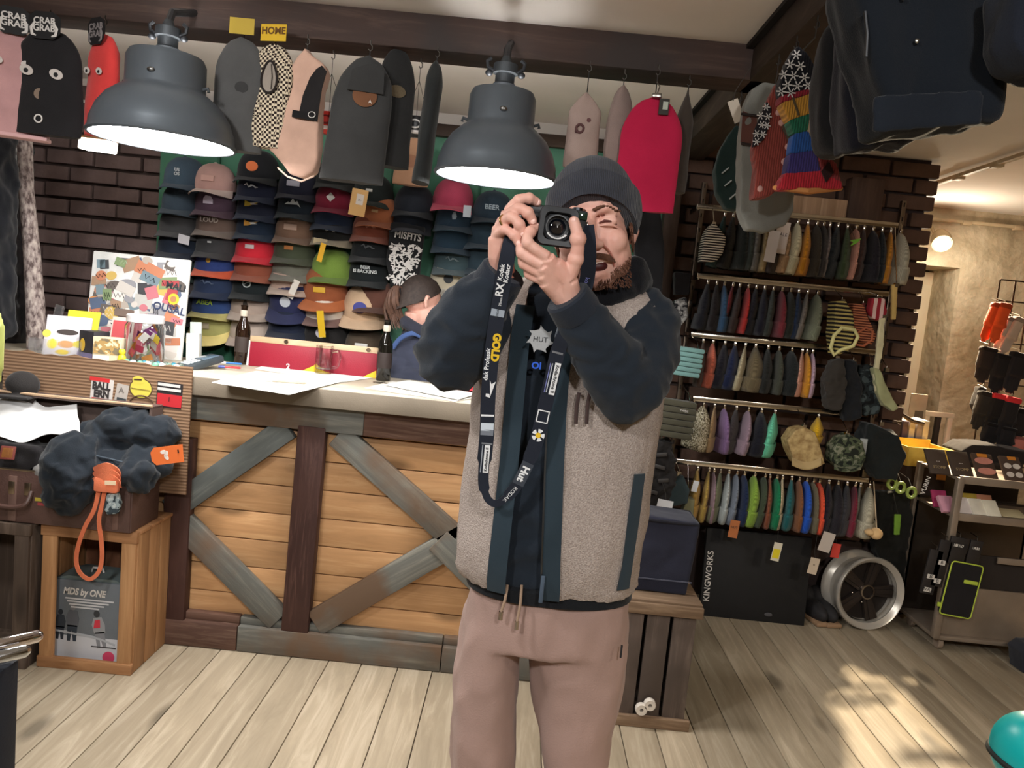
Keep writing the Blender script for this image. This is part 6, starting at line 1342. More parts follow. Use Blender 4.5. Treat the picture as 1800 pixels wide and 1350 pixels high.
yk = MB().tube(spline([at(690, 612, WYY-.115), at(705, 594, WYY-.12), at(728, 586, WYY-.12), at(752, 600, WYY-.115)], 5), .011, 8, flat=.5).mesh('yoke_band'); wb_(yk, 'yoke_band', cloth((70, 92, 140)), jo)
hood_ = MB().tube(spline([at(712, 566, WYY-.06), at(735, 580, WYY-.1), at(762, 592, WYY-.07), at(772, 585, WYY+.06), at(730, 566, WYY+.08)], 4), .03, 10, loop=True); wb_(remesh(hood_, .007, 3), 'collar', cloth((52, 54, 66)), jo)
lg = MB()
for x in (715, 775): q = at(x, 790, WYY); lg.tube([q+Vector((0, .03, .05)), Vector((q.x, WYY+.02, .5)), Vector((q.x, WYY+.04, .03))], [.1, .08, .065], 14)
wb_(remesh(lg, .012, 3), 'trousers', cloth((44, 46, 56)))
wb_(remesh(MB().ell(wl_+Vector((.03, -.01, 0)), (.045, .03, .018)).tube([wl_, wl_+Vector((.09, -.02, -.005))], [.02, .008], 8), .005, 3), 'hand', M_SKIN, wbody)

# ------------------------------------------------------------------ things on the worktop
def quad(name, label, cat, corners, m, z, t=.0012, curl=0, group=None):
    P3 = [onz(x, y, z) for x, y in corners]; c = sum(P3, Vector())/4; T = thing(name, label, cat, (c.x, c.y, z), (0, 0, 0), group)
    def f(u, v):
        a = P3[0].lerp(P3[1], u); b = P3[3].lerp(P3[2], u); q = a.lerp(b, v)-c; q.z = curl*(sin(pi*u)*.5+sin(3*u+2*v)*.2); return q
    MB().grid(f, 10, 8, t).build('sheet', m, T); return T
M_PAP = paper((236, 236, 232))
quad('paper_sheet', 'white sheet hanging over the counter front edge', 'paper', [(372, 672), (450, 652), (612, 668), (508, 694)], M_PAP, TOP+.005, .0012, .002, 'papers on the worktop')
quad('paper_sheet', 'white sheet lying flat below the red board', 'paper', [(448, 648), (470, 640), (655, 664), (600, 672)], M_PAP, TOP+.0025, .0012, .001, 'papers on the worktop')
quad('paper_sheet', 'white folded sheet at the right by the woman', 'paper', [(676, 676), (720, 668), (846, 690), (806, 702)], M_PAP, TOP+.0085, .002, .002, 'papers on the worktop')
quad('paper_sheet', 'thin white sheet under the folded one at the right', 'paper', [(640, 682), (690, 670), (840, 698), (800, 706)], paper((214, 210, 204)), TOP+.0025, .0012, .001, 'papers on the worktop')
quad('notebook', 'red notebook corner lying behind the vest', 'notebook', [(798, 682), (806, 674), (850, 680), (846, 690)], mat((190, 40, 56), rough=.5), TOP+.016, .012)
def pen(p, q, col, label, capc=None):
    a, b = onz(*p, TOP+.012), onz(*q, TOP+.012); T = thing('pen', label, 'pen', a, (0, 0, 0), 'pens on the worktop'); d = b-a
    MB().tube([(0, 0, 0), d*.03, d*.94, d], [.002, .0045, .0045, .001], 8).build('barrel', mat(col, rough=.35), T)
    MB().tube([d*.0, d*.28], [.005, .0052], 8).build('cap', mat(capc or col, rough=.3), T)
pen((455, 667), (540, 674), (170, 160, 140), 'slim grey pen lying on the white sheet', (210, 208, 204)); pen((386, 637), (426, 640), (40, 110, 180), 'blue and white pen beside the card terminal', (222, 222, 226)); pen((384, 644), (424, 647), (196, 50, 56), 'red pen beside the card terminal', (60, 80, 170))
# card terminal
p = onz(350, 648, TOP); T = thing('card_terminal', 'dark card payment terminal on the worktop', 'card terminal', (p.x, p.y, TOP), (0, 0, RAD(-32)))
M_ = rotm(RAD(14)) @ Matrix.Translation((0, 0, .022)); MB().box((0, 0, 0), (.08, .19, .03), M_, bev=.008).box((0, .03, -.014), (.07, .12, .02), None, bev=.004).build('body', mat((58, 66, 72), rough=.4), T)
MB().box((0, .045, .0158), (.064, .07, .002), M_, bev=.001).build('screen', mat((96, 116, 132), rough=.1, coat=1), T)
for r in range(4):
    for c in range(3): MB().box((-.02+.02*c, -.01-.016*r, .0165), (.015, .011, .004), M_, bev=.001).build('key', mat((206, 214, 220), rough=.5), T)
# bottles
def bottle(x, y, h, col, label, lab_c, tr=.5):
    p = onz(x, y, TOP); T = thing('bottle', label, 'bottle', (p.x, p.y, TOP+.0005), (0, 0, RAD(20)), 'bottles on the worktop'); k = h/.24
    MB().lathe([(0, 0), (.03, 0), (.0315, .004), (.0315, .135*k), (.028, .155*k), (.0155, .185*k), (.0135, .2*k), (.0135, .232*k), (.0155, .234*k), (.0155, .24*k), (.009, .24*k), (.009, .2*k), (.026, .15*k), (.028, .01), (0, .008)], 28).build('glass', mat(col, rough=.08, trans=tr, var=0, bump=0, coat=.5), T)
    MB().lathe([(.0319, .05*k), (.0322, .052*k), (.0322, .11*k), (.0319, .112*k)], 28, cap=False).build('label', lab_c, T); MB().lathe([(.0142, .195*k), (.0165, .2*k), (.0165, .215*k), (.0142, .22*k)], 20, cap=False).build('neck_label', paper((196, 186, 170)), T); return T
bottle(424, 640, .26, (52, 34, 24), 'brown glass beer bottle at the left end of the red board', paper((60, 50, 46))); bottle(673, 669, .26, (30, 28, 24), 'dark glass beer bottle beside the woman in navy', paper((46, 36, 34)))
p = onz(438, 642, TOP); T = thing('card', 'narrow white card standing against the red board', 'card', (p.x, p.y, TOP), (RAD(-4), 0, 0)); MB().box((0, 0, .055), (.026, .002, .11)).build('card_sheet', M_PAP, T); MB().box((0, .004, .003), (.026, .012, .006)).build('foot', M_PAP, T)
# red board
a, b = onz(440, 642, TOP), onz(656, 668, TOP); zt_ = at(450, 600, a.y).z
yb = (a.y+b.y)/2+.03; T = thing('game_board', 'red board with tan wooden top edge standing on the worktop', 'board', ((a.x+b.x)/2, yb, TOP), (RAD(-5), 0, 0)); w = b.x-a.x; h = zt_-TOP
MB().box((0, 0, h/2), (w, .018, h), bev=.002).build('panel', mat((142, 22, 44), rough=.5, var=.04), T)
MB().box((0, .004, h+.012), (w+.004, .03, .026), bev=.003).build('top_edge', wood((206, 176, 140), (226, 200, 168), 'X', 1., False), T)
for xx in (-w*.22, w*.42): MB().lathe([(0, .008), (.008, .008), (.009, .004), (.009, 0)], 16, Matrix.Translation((xx, -.012, h+.012)) @ rotm(pi/2)).build('screw', metal((110, 96, 80)), T)
for xx, s in ((-w*.08, 1), (w*.12, -1), (w*.5, -1)): MB().prism([(xx, 0), (xx+s*.06, 0), (xx+s*.06, .034)] if xx < w*.4 else [(xx, 0), (xx-.06, 0), (xx, .036)], .001, y0=-.0102).build('yellow_mark', paper((222, 190, 40)), T)
text('2', .034, W_, T, TR((-w*.19, -.0105, .012)), .0006, bold=.001)
# glass mug
p = onz(568, 657, TOP); T = thing('glass_mug', 'clear glass beer mug in front of the red board', 'mug', (p.x, p.y, TOP+.0005)); M_GL = mat((240, 242, 242), rough=.02, trans=1., var=0, bump=0, spec=.5)
rg_ = [(0, 0), (.034, 0), (.036, .006), (.035, .02), (.037, .12), (.0385, .122), (.036, .122), (.0335, .03), (.032, .022), (0, .02)]
MB().lathe(rg_, 20).build('glass', M_GL, T, smooth=True, ang=15); MB().tube(spline([(.034, 0, .1), (.06, -.004, .103), (.068, -.004, .07), (.058, -.004, .035), (.034, 0, .03)], 5), .0065, 10).build('handle', M_GL, T)
p = onz(664, 673, TOP); T = thing('key_ring', 'small bunch of keys on the worktop by the dark bottle', 'keys', (p.x, p.y-.02, TOP+.004)); MB().tube([Vector((.016*cos(a), .016*sin(a), 0)) for a in [2*pi*j/18 for j in range(18)]], .0015, 6, loop=True).build('ring', M_CHR, T)
for k in range(3): MB().box((.03, 0, 0), (.04, .008, .0022), rotm(0, 0, RAD(40*k-20))).box((.012, 0, 0), (.014, .016, .0026), rotm(0, 0, RAD(40*k-20))).build('key', metal((170, 164, 156)), T)

# ------------------------------------------------------------------ left end of the counter
# cardboard sheet with stickers
a, b = at(30, 612, 2.79), at(338, 652, 2.79); zc = (a.z+b.z)/2; x0, x1 = a.x-.05, b.x
def cardboard():
    s = NT('cardboard'); mp = s.coord(); L1, L2 = lin((116, 88, 66)), lin((142, 112, 86)); s.b.inputs['Roughness'].default_value = .85
    w_ = s.n('ShaderNodeTexWave', i_Scale=26.0, bands_direction='Z', i_Distortion=.4); s.l(mp, 0, w_, 'Vector'); r = s.ramp(w_, 1, [(.2, L1), (.8, L2)]); s.l(r, 0, s.b, 'Base Color'); s.bump(w_, 1, .4, .003); return s.m
M_CB2 = cardboard()
T = thing('cardboard_sheet', 'corrugated cardboard sheet with stickers in front of the counter end', 'cardboard', ((x0+x1)/2, 2.79, .62)); w = x1-x0; h = zc-.62
def torn(u): return .004*sin(u*23)+.004*sin(u*51+1)
MB().prism([(-w/2, 0), (w/2, 0)]+[(w/2-w*k/24, h+torn(k/24)) for k in range(25)], .008).build('sheet', M_CB2, T)
def sticker(x, y, wpx, hpx, col, nm='sticker', shape='r', dy=-.0012, rot=3): 
    p = at(x, y, 2.79)-T.location; w_, h_ = wpx/F*2.79, hpx/F*2.79; M_ = TR((p.x, dy, p.z), 0, RAD(rot))
    return MB().box((0, 0, 0), (w_, .0008, h_), M_).build(nm, paper(col), T) if shape == 'r' else disc(h_/2, M_, T, paper(col), nm, w_/h_, .0008)
sticker(179, 690, 40, 50, (206, 202, 198)); sticker(176, 667, 36, 7, (200, 50, 52), dy=-.0022); sticker(181, 703, 40, 5, (196, 50, 52), dy=-.0022)
for s_, y in (('BALL', 679), ('ERN', 693)): p = at(179, y, 2.79)-T.location; text(s_, .036, mat((50, 46, 46)), T, TR((p.x, -.003, p.z), 0, RAD(2)), .0004, bold=.002, sx=.85)
sticker(183, 712, 32, 12, (170, 96, 60), rot=6); sticker(214, 692, 22, 34, (176, 170, 164), rot=8); p = at(214, 686, 2.79)-T.location; text('A', .03, mat((110, 104, 100)), T, TR((p.x, -.0026, p.z)), .0004); sticker(214, 702, 17, 5, (60, 66, 70), dy=-.0022, rot=8)
sticker(248, 683, 42, 38, (84, 66, 44), shape='e'); sticker(248, 683, 38, 34, (206, 194, 80), shape='e', dy=-.0022); sticker(244, 668, 22, 14, (206, 194, 80), shape='e', dy=-.0026); sticker(243, 667, 14, 2.5, (70, 50, 36), dy=-.0034, rot=-3); sticker(248, 684, 34, 1.2, (150, 130, 60), dy=-.0034)
p = at(249, 712, 2.79)-T.location; MB().tube([p+Vector((.045*cos(a), -.002, .035*sin(a))) for a in [pi*j/12 for j in range(13)]], .003, 6).build('sticker', mat((84, 60, 44)), T)
sticker(298, 695, 46, 46, (40, 36, 38), rot=2); sticker(298, 704, 44, 22, (186, 40, 48), dy=-.0022, rot=2)
for y, w_ in ((677, 40), (685, 42)): sticker(298, y, w_, 5, (206, 204, 202), dy=-.003, rot=2)
p = at(298, 702, 2.79)-T.location; text('1', .024, K_, T, TR((p.x, -.004, p.z)), .0004)
# sticker covered board
Ys = 3.24; P4 = [at(x, y, Ys) for x, y in ((146, 437), (304, 452), (336, 622), (168, 606))]; c = at(240, 620, Ys); c.z = TOP
T = thing('sticker_board', 'white board completely covered with colourful stickers', 'board', (c.x, Ys, TOP), (RAD(-6), 0, 0))
hT = P4[0].z-TOP; wl, wr = at(150, 500, Ys).x-c.x, at(322, 540, Ys).x-c.x
MB().box(((wl+wr)/2, .012, hT/2), (wr-wl, .018, hT), bev=.006).build('panel', mat((226, 226, 224), rough=.35), T)
rs = random.Random(21); SCOL = [(196, 130, 100), (206, 176, 100), (176, 76, 80), (90, 104, 130), (130, 150, 110), (190, 188, 184), (104, 96, 92), (206, 140, 80), (70, 70, 74), (196, 120, 130), (150, 150, 156), (166, 136, 112), (230, 226, 220), (206, 200, 194), (120, 140, 150), (180, 170, 160), (222, 216, 212)]
for k in range(120):
    x, z = rs.uniform(wl+.03, wr-.03), rs.uniform(.02, hT-.02); w_, h_ = rs.uniform(.03, .085), rs.uniform(.025, .06); M_ = TR((x, .002-.0004*(k % 7), z), 0, rs.uniform(-.4, .4)); col = rs.choice(SCOL)
    if k % 3: MB().box((0, 0, 0), (w_, .0006, h_), M_).build('sticker', paper(col), T)
    else: disc(h_*.5, M_, T, paper(col), 'sticker', rs.uniform(1, 1.6), .0006)
    if k % 4 == 0: MB().tube([M_ @ Vector((-w_*.3+w_*.12*j, -.001, h_*.2*(-1)**j)) for j in range(6)], .0016, 5).build('sticker_print', K_ if sum(col) > 300 else W_, T)
for s_, x, z, sz, col in (('MALI', wr-.05, hT*.72, .04, (50, 54, 60)), ('OUSAL', wr-.07, hT*.5, .045, (60, 70, 100))): text(s_, sz, mat(col), T, TR((x, -.0016, z), 0, RAD(8)), .0006, bold=.001)
M_ = TR((wr-.055, -.002, hT*.6)); disc(.024, M_, T, paper((226, 196, 60)), 'sticker'); disc(.013, M_ @ Matrix.Translation((0, -.0012, 0)), T, paper((180, 130, 90)), 'sticker')
p = onz(338, 628, TOP); T = thing('card', 'stack of white cards standing beside the sticker board', 'card', (at(335, 600, 3.26).x, 3.3, TOP), (RAD(-4), RAD(-4), 0)); MB().box((0, 0, .06), (.055, .03, .12), bev=.002).build('card_stack', paper((222, 224, 220)), T); MB().box((-.004, .03, .085), (.05, .01, .17), bev=.002).build('card_back', paper((196, 206, 200)), T)
# clear holder with yellow flyers
def onTop(x, y): 
    q = onz(x, y, TOP); return q
T = thing('flyer_holder', 'clear holder with yellow and white flyers at the left end of the counter', 'holder', (at(105, 612, 2.98).x, 2.98, TOP), (0, 0, RAD(10)))
M_AC = mat((230, 232, 236), rough=.05, trans=.9, var=0, bump=0, alpha=.45)
MB().box((0, -.03, .035), (.2, .003, .07)).box((-.1, 0, .035), (.003, .06, .07)).box((.1, 0, .035), (.003, .06, .07)).box((0, 0, .002), (.2, .06, .004)).build('acrylic_tray', M_AC, T)
MB().box((.02, 0, .085), (.165, .012, .16), TR((0, 0, 0), RAD(-14)), bev=.002).build('flyer', paper((222, 218, 224)), T); MB().box((.05, .03, .125), (.125, .004, .15), TR((0, 0, 0), RAD(-16), 0, RAD(-6))).build('flyer_back', paper((226, 220, 60)), T)
Mf = TR((0, 0, 0), RAD(-14))
for x, z, w_, h_, col in ((.02, .1, .08, .022, (70, 62, 60)), (-.03, .05, .036, .04, (226, 210, 40)), (.02, .052, .06, .03, (206, 150, 90)), (.07, .055, .05, .03, (228, 214, 40)), (.01, .02, .05, .02, (228, 200, 50)), (-.055, .09, .03, .03, (222, 214, 90)), (.08, .02, .03, .04, (110, 90, 150))): disc(h_/2, Mf @ TR((x, -.0075, z)), T, paper(col), 'print', w_/h_, .0008)
T = thing('display_stick', 'clear acrylic stick holder behind the flyer holder', 'holder', (at(87, 580, 3.1).x, 3.1, TOP), (RAD(0), RAD(12), 0)); MB().box((0, 0, .1), (.036, .01, .2), bev=.002).build('acrylic', M_AC, T); MB().box((0, 0, .05), (.034, .004, .09)).build('insert', paper((196, 190, 190)), T); MB().box((0, 0, .004), (.05, .04, .008)).build('foot', M_AC, T)
T = thing('box', 'black box with yellow oval badge beside the flyers', 'box', (at(165, 620, 2.99).x, 2.99, TOP), (0, 0, RAD(-24))); MB().box((0, 0, .058), (.085, .07, .116), bev=.003).build('carton', mat((46, 44, 48), rough=.5), T); disc(.025, TR((-.02, -.036, .06)), T, paper((206, 170, 60)), 'badge_print', .55, .001); MB().box((-.0, -.0358, .02), (.08, .001, .02)).build('print', paper((110, 104, 140)), T)
T = thing('photo_box', 'beige card box printed with a landscape photo', 'box', (at(192, 627, 2.96).x, 2.96, TOP), (0, 0, RAD(6))); MB().box((0, 0, .05), (.105, .05, .1), bev=.002).build('carton', paper((206, 196, 170)), T); MB().box((0, -.0262, .065), (.098, .001, .06)).build('photo', pattern('camo', (170, 140, 90), (210, 200, 170), 30., (120, 110, 90)), T); MB().box((-.02, -.0265, .02), (.06, .001, .018)).build('print', paper((226, 222, 216)), T)
T = thing('packet_box', 'white and red upright packet box before the sticker board', 'box', (at(208, 575, 3.12).x, 3.12, TOP), (RAD(-10), 0, RAD(-8))); MB().box((0, 0, .085), (.075, .03, .17), bev=.002).build('carton', paper((226, 214, 206)), T); MB().box((0, -.0158, .1), (.06, .001, .11)).build('red_print', paper((206, 90, 96)), T); MB().box((0, .0, .19), (.07, .026, .03)).build('flap', paper((120, 104, 96)), T)
# jar of stickers
q = at(253, 628, 3.02); T = thing('jar', 'big glass jar with white lid full of colourful stickers', 'jar', (q.x, 3.02, TOP)); MB().lathe([(0, .002), (.068, .002), (.074, .01), (.074, .15), (.066, .165), (.062, .172), (.06, .168), (.07, .148), (.071, .012), (0, .006)], 32).build('glass', M_GL, T); MB().lathe([(.066, .166), (.07, .168), (.07, .192), (.066, .196), (0, .196)], 32).build('lid', mat((222, 218, 220), rough=.4), T)
for k in range(34): 
    a, z, r_ = rs.uniform(0, 6.28), rs.uniform(.02, .14), rs.uniform(.02, .062); MB().box((0, 0, 0), (rs.uniform(.025, .04), .002, rs.uniform(.02, .035)), Matrix.Translation((r_*cos(a), r_*sin(a), z)) @ Euler((rs.uniform(-.5, .5), rs.uniform(-1, 1), a+pi/2)).to_matrix().to_4x4()).build('sticker', paper(rs.choice([(226, 196, 60), (196, 60, 90), (150, 70, 140), (220, 214, 206), (226, 150, 70), (210, 110, 130), (240, 236, 230)])), T)
# little figures and stones before the jar
ORD = 'first second third fourth fifth sixth seventh eighth ninth tenth eleventh twelfth thirteenth fourteenth fifteenth last'.split()
for k in range(16):
    x = 222+6.4*k; q = at(x, 629+.08*(x-222)+rs.uniform(-3, 5), 2.93+.03*(k % 2)); col, nm = ((120, 170, 150), 'pale green') if k % 4 == 0 else (((60, 130, 150), 'teal') if k % 4 == 1 else (((206, 214, 208), 'white') if k % 4 == 2 else ((96, 108, 100), 'grey green')))
    t = thing('stone', f'{nm} polished stone on the counter, {ORD[k]} from the left before the jar', 'stone', (q.x, q.y, TOP+.011), (rs.uniform(0, 3), rs.uniform(0, 3), 0), 'polished stones before the jar'); me = MB().ell((0, 0, 0), (.016, .013, .0125), None, 10, 7).mesh('stone'); wrinkle(me, .002, 60, k*3.); link('stone_body', me, mat(col, rough=.25, var=.2, scale=50), t)
q = at(219, 628, 2.95); t = thing('figurine', 'small yellow toy figure beside the glass jar', 'toy', (q.x, 2.93, TOP)); MB().ell((0, 0, .022), (.016, .014, .022)).ell((0, 0, .05), (.013, .012, .013)).build('figure', mat((224, 206, 50), rough=.4), t)
# birch trunk and dark clothes at the left edge
def bark():
    s = NT('bark'); mp = s.coord(scale=(1, 1, .5)); n1 = s.n('ShaderNodeTexNoise', i_Scale=70.0, i_Detail=5.0); s.l(mp, 0, n1, 'Vector'); r = s.ramp(n1, 0, [(.38, lin((88, 74, 72))), (.5, lin((150, 136, 132))), (.68, lin((190, 178, 170)))]); s.l(r, 0, s.b, 'Base Color'); s.b.inputs['Roughness'].default_value = .9; s.bump(n1, 0, .6, .006); return s.m
q = at(66, 560, 3.15); T = thing('tree_trunk', 'slim speckled birch trunk standing at the left', 'trunk', (q.x, 3.15, 0)); pts = [at(66, 640, 3.15), at(62, 540, 3.15), at(55, 440, 3.15), at(46, 330, 3.15), at(43, 235, 3.15), at(40, 160, 3.15)]
tm_ = MB().tube([Vector((.02, 0, 0.0)), Vector((.01, 0, .6))]+[p-T.location for p in pts]+[Vector((pts[-1].x-q.x-.01, 0, 2.34))], [.05, .045, .038, .037, .033, .029, .028, .027, .026], 16).mesh('trunk', ang=80); wrinkle(tm_, .004, 22, 3.); link('bark', tm_, bark(), T)
for k, (pts, col, Y, lab) in enumerate((([(-40, 225), (14, 232), (16, 330), (14, 470), (12, 600), (-40, 600)], (20, 22, 28), 2.95, 'dark navy coat hanging at the left picture edge'), ([(14, 228), (40, 236), (44, 330), (46, 480), (50, 590), (34, 620), (14, 610)], (34, 32, 34), 3.35, 'black leather coat hanging beside the birch trunk'))):
    T, c = soft('coat', lab, 'coat', pts, Y, cloth(col) if k == 0 else mat(col, rough=.4, var=.1, bump=.3, bs=60), .14, .012, 6, .016, 'coats at the left edge'); MB().tube([(0, 0, -.03), (0, .0, .02), (0, 2.75-Y if Y < 2.7 else 0, 2.25-c.z)], .004, 6).build('hanger', M_HOOK, T)
a = at(172, 256, 3.5); T = thing('wall_lamp', 'glowing white strip lamp behind the red ski mask', 'lamp', a, (0, RAD(4), RAD(-18))); em2 = NT('strip_glow'); em2.b.inputs['Emission Color'].default_value = (1, .93, .82, 1); em2.b.inputs['Emission Strength'].default_value = 14
MB().box((0, 0, 0), (.17, .06, .05), bev=.006).build('diffuser', em2.m, T); MB().box((0, 0, .03), (.175, .065, .012), bev=.003).build('housing', mat((196, 150, 110), rough=.5), T); MB().tube([(0, 0, .03), (0, 0, 2.36-a.z)], .006, 6).build('stem', M_HOOK, T)

# ------------------------------------------------------------------ crates, suitcase and box at the lower left
M_OC = wood((168, 124, 84), (194, 150, 106), 'Z', 1., True, .6, name='crate_wood'); M_OCX = wood((164, 118, 80), (188, 142, 100), 'X', 1., True, .6, name='crate_wood')
cL, cR, cF = onz(68, 1168, 0), onz(234, 1184, 0), 2.60; x0, x1 = cL.x, cR.x; w = x1-x0; d = .25; h = .525
def crate(x0, x1, yf, d, h, label, mz, mx, back):
    T = thing('crate', label, 'crate', ((x0+x1)/2, yf, 0), (0, 0, 0), 'wooden crates under the suitcase'); w = x1-x0
    for s in (-1, 1):
        for k in range(3): MB().box((s*(w/2-.008), .012+d*(k+.5)/3-.01, h/2), (.016, d/3-.006, h-.004), bev=.002).build('side_board', mz, T)
        MB().box((s*(w/2-.03), .0, h/2), (.05, .014, h-.01), bev=.002).build('corner_post', mz, T)
    for z in (.02, h-.02): MB().box((0, -.002, z), (w, .018, .04), bev=.002).build('front_rail', mx, T)
    for k in range(3): MB().box((0, .01+d*(k+.5)/3, .008), (w-.03, d/3-.005, .014)).build('bottom_board', mx, T); MB().box((0, .01+d*(k+.5)/3, h-.004), (w+.01, d/3-.005, .012), bev=.002).build('top_board', mx, T)
    for k in range(4): MB().box((-w/2+.02+(w-.04)*(k+.5)/4, d-.004, h/2), ((w-.04)/4-.006, .012, h-.02)).build('back_board', back, T)
    return T
crate(x0, x1, cF, d, h, 'honey coloured wooden crate holding the grey box', M_OC, M_OCX, wood((110, 72, 52), (140, 98, 72), 'Z'))
M_DC = wood((84, 70, 60), (112, 96, 84), 'Z', 1., True, .8)
crate(x0-.40, x0-.02, cF-.03, d, h, 'dark weathered crate at the left picture edge', M_DC, M_DC, M_DC)
# grey product box
a, b = at(90, 1155, cF+.03), at(207, 1165, cF+.03); zt_ = at(150, 1022, cF+.03).z; w = b.x-a.x; hB = zt_-.016
T = thing('product_box', 'grey cardboard box printed with snowboarders inside the crate', 'box', ((a.x+b.x)/2, cF+.03, .016), (0, 0, 0)); M_GB = mat((108, 114, 120), rough=.5, var=.05)
MB().box((0, .065, hB/2), (w, .13, hB), bev=.003).build('carton', M_GB, T)
MB().box((0, -.0008, hB*.16), (w*.985, .001, hB*.3)).build('snow_print', paper((196, 198, 204)), T); MB().tube(spline([(-w*.45, -.001, hB*.36), (-w*.1, -.001, hB*.33), (w*.2, -.001, hB*.3), (w*.45, -.001, hB*.24)], 4), .006, 6, flat=.1).build('ridge_print', paper((170, 174, 180)), T)
text('MDS by ONE', .034, W_, T, TR((-.01, -.0012, hB*.86), 0, 0), .0004, bold=.0012, shear=.2, sx=.8)
for k in range(4): MB().box((0.01-.005*k, -.001, hB*(.775-.035*k)), (w*(.72-.1*k), .001, .0055)).build('line_print', paper((206, 206, 210)), T)
def figure(dx, dz, s, coat, legs, hat, lean=0.):
    M_ = TR((dx, -.0014, dz), 0, lean) @ Matrix.Scale(s, 4)
    for col, prs in ((legs, [[(-.018, 0), (-.006, 0), (-.002, .045), (.004, 0), (.016, 0), (.018, .06), (-.018, .06)]]), (coat, [[(-.02, .055), (.02, .055), (.024, .085), (.016, .115), (-.014, .115), (-.024, .09)]]), (hat, [[(.011*cos(t), .128+.013*sin(t)) for t in [2*pi*j/14 for j in range(14)]]])):
        for o in prs: MB().prism(o, .0008, M_).build('figure_print', paper(col), T)
figure(-w*.38, hB*.25, .8, (50, 56, 64), (44, 50, 60), (40, 44, 50)); figure(-w*.2, hB*.24, 1.0, (92, 96, 104), (48, 58, 70), (120, 122, 126)); figure(w*.26, hB*.19, 1.0, (150, 152, 156), (130, 132, 138), (56, 58, 62), -.2)
MB().prism([(-.01, 0), (.014, .004), (.012, .034), (-.006, .03)], .0008, TR((w*.16, -.0022, hB*.43))).build('figure_print', paper((206, 56, 72)), T); disc(.022, TR((w*.36, -.0022, hB*.08)), T, paper((206, 70, 104)), 'badge_print')
MB().box((w*.28, -.002, hB*.2), (.09, .0008, .004), None).build('board_print', paper((60, 58, 60)), T)
MB().prism([(-w*.5, hB), (w*.5, hB), (w*.4, hB+.012), (-w*.3, hB+.014)], .12, y0=.006).build('lid_flap', mat((96, 108, 108), rough=.5), T)
MB().tube([(-.02, .06, hB+.014), (-.015, .06, hB+.03), (.02, .06, hB+.03), (.025, .06, hB+.014)], .004, 6).build('carry_handle', W_, T)
# open suitcase
sb = h+.003; sx1 = at(228, 930, 2.575).x; sx0 = -2.1; syf, syb = 2.575, 2.775; sh = at(228, 845, 2.575).z-sb
M_SC = mat((84, 62, 56), rough=.45, var=.15, bump=.3, bs=160, name='leather'); T = thing('suitcase', 'old brown leather suitcase lying open on the crates', 'suitcase', ((sx0+sx1)/2, (syf+syb)/2, sb)); w = sx1-sx0; d = syb-syf
MB().box((0, -d/2, sh/2), (w, .01, sh), bev=.004).box((w/2, 0, sh/2), (.01, d, sh), bev=.004).box((-w/2, 0, sh/2), (.01, d, sh), bev=.004).box((0, d/2, sh/2), (w, .01, sh), bev=.004).box((0, 0, .006), (w, d, .012)).build('case', M_SC, T)
M_BR = metal((176, 160, 140), .3); MB().tube([(-w/2, -d/2-.004, sh), (w/2, -d/2-.004, sh), (w/2+.004, d/2, sh), (-w/2, d/2, sh)], .004, 8, loop=True).build('rim', M_BR, T)
lid = MB().box((0, 0, .12), (w, .012, .24), bev=.005).box((0, -.04, .235), (w, .08, .01), bev=.004).box((w/2-.005, -.04, .12), (.01, .08, .24)).build('lid', mat((92, 76, 70), rough=.6), T); lid.location = (0, d/2-.006, sh+.0); lid.rotation_euler = (RAD(-2), RAD(0), 0)
MB().tube([(-w/2, -.08, .242), (w/2, -.08, .242)], .005, 6).build('lid_edge', mat((190, 160, 130), rough=.5), lid)
xx = at(24, 870, syf).x-T.location.x; hd2 = MB().tube(spline([(xx-.09, -d/2-.006, sh*.62), (xx-.085, -d/2-.03, sh*.4), (xx, -d/2-.034, sh*.33), (xx+.06, -d/2-.03, sh*.4), (xx+.066, -d/2-.006, sh*.62)], 5), .008, 8).build('handle', M_SC, T)
for x in (24, 52): q = at(x, 845, syf).x-T.location.x; MB().box((q, -d/2-.008, sh*.66), (.022, .008, .045), bev=.002).build('clasp', M_BR, T)
q = at(24, 880, syf).x-T.location.x; MB().box((q, -d/2-.0065, sh*.45), (.028, .006, sh*.86), bev=.002).build('strap', mat((104, 80, 72), rough=.5), T); q = at(206, 880, syf).x-T.location.x; MB().box((q, -d/2-.0065, sh*.5), (.02, .006, sh*.9), bev=.002).build('strap', mat((104, 80, 72), rough=.5), T)
q = at(88, 885, syf)-T.location; MB().box((q.x, -d/2-.006, q.z+.012), (.1, .001, .012)).build('label', paper((176, 160, 60)), T); MB().box((q.x+.01, -d/2-.006, q.z-.004), (.1, .001, .01)).build('label', paper((150, 60, 64)), T)
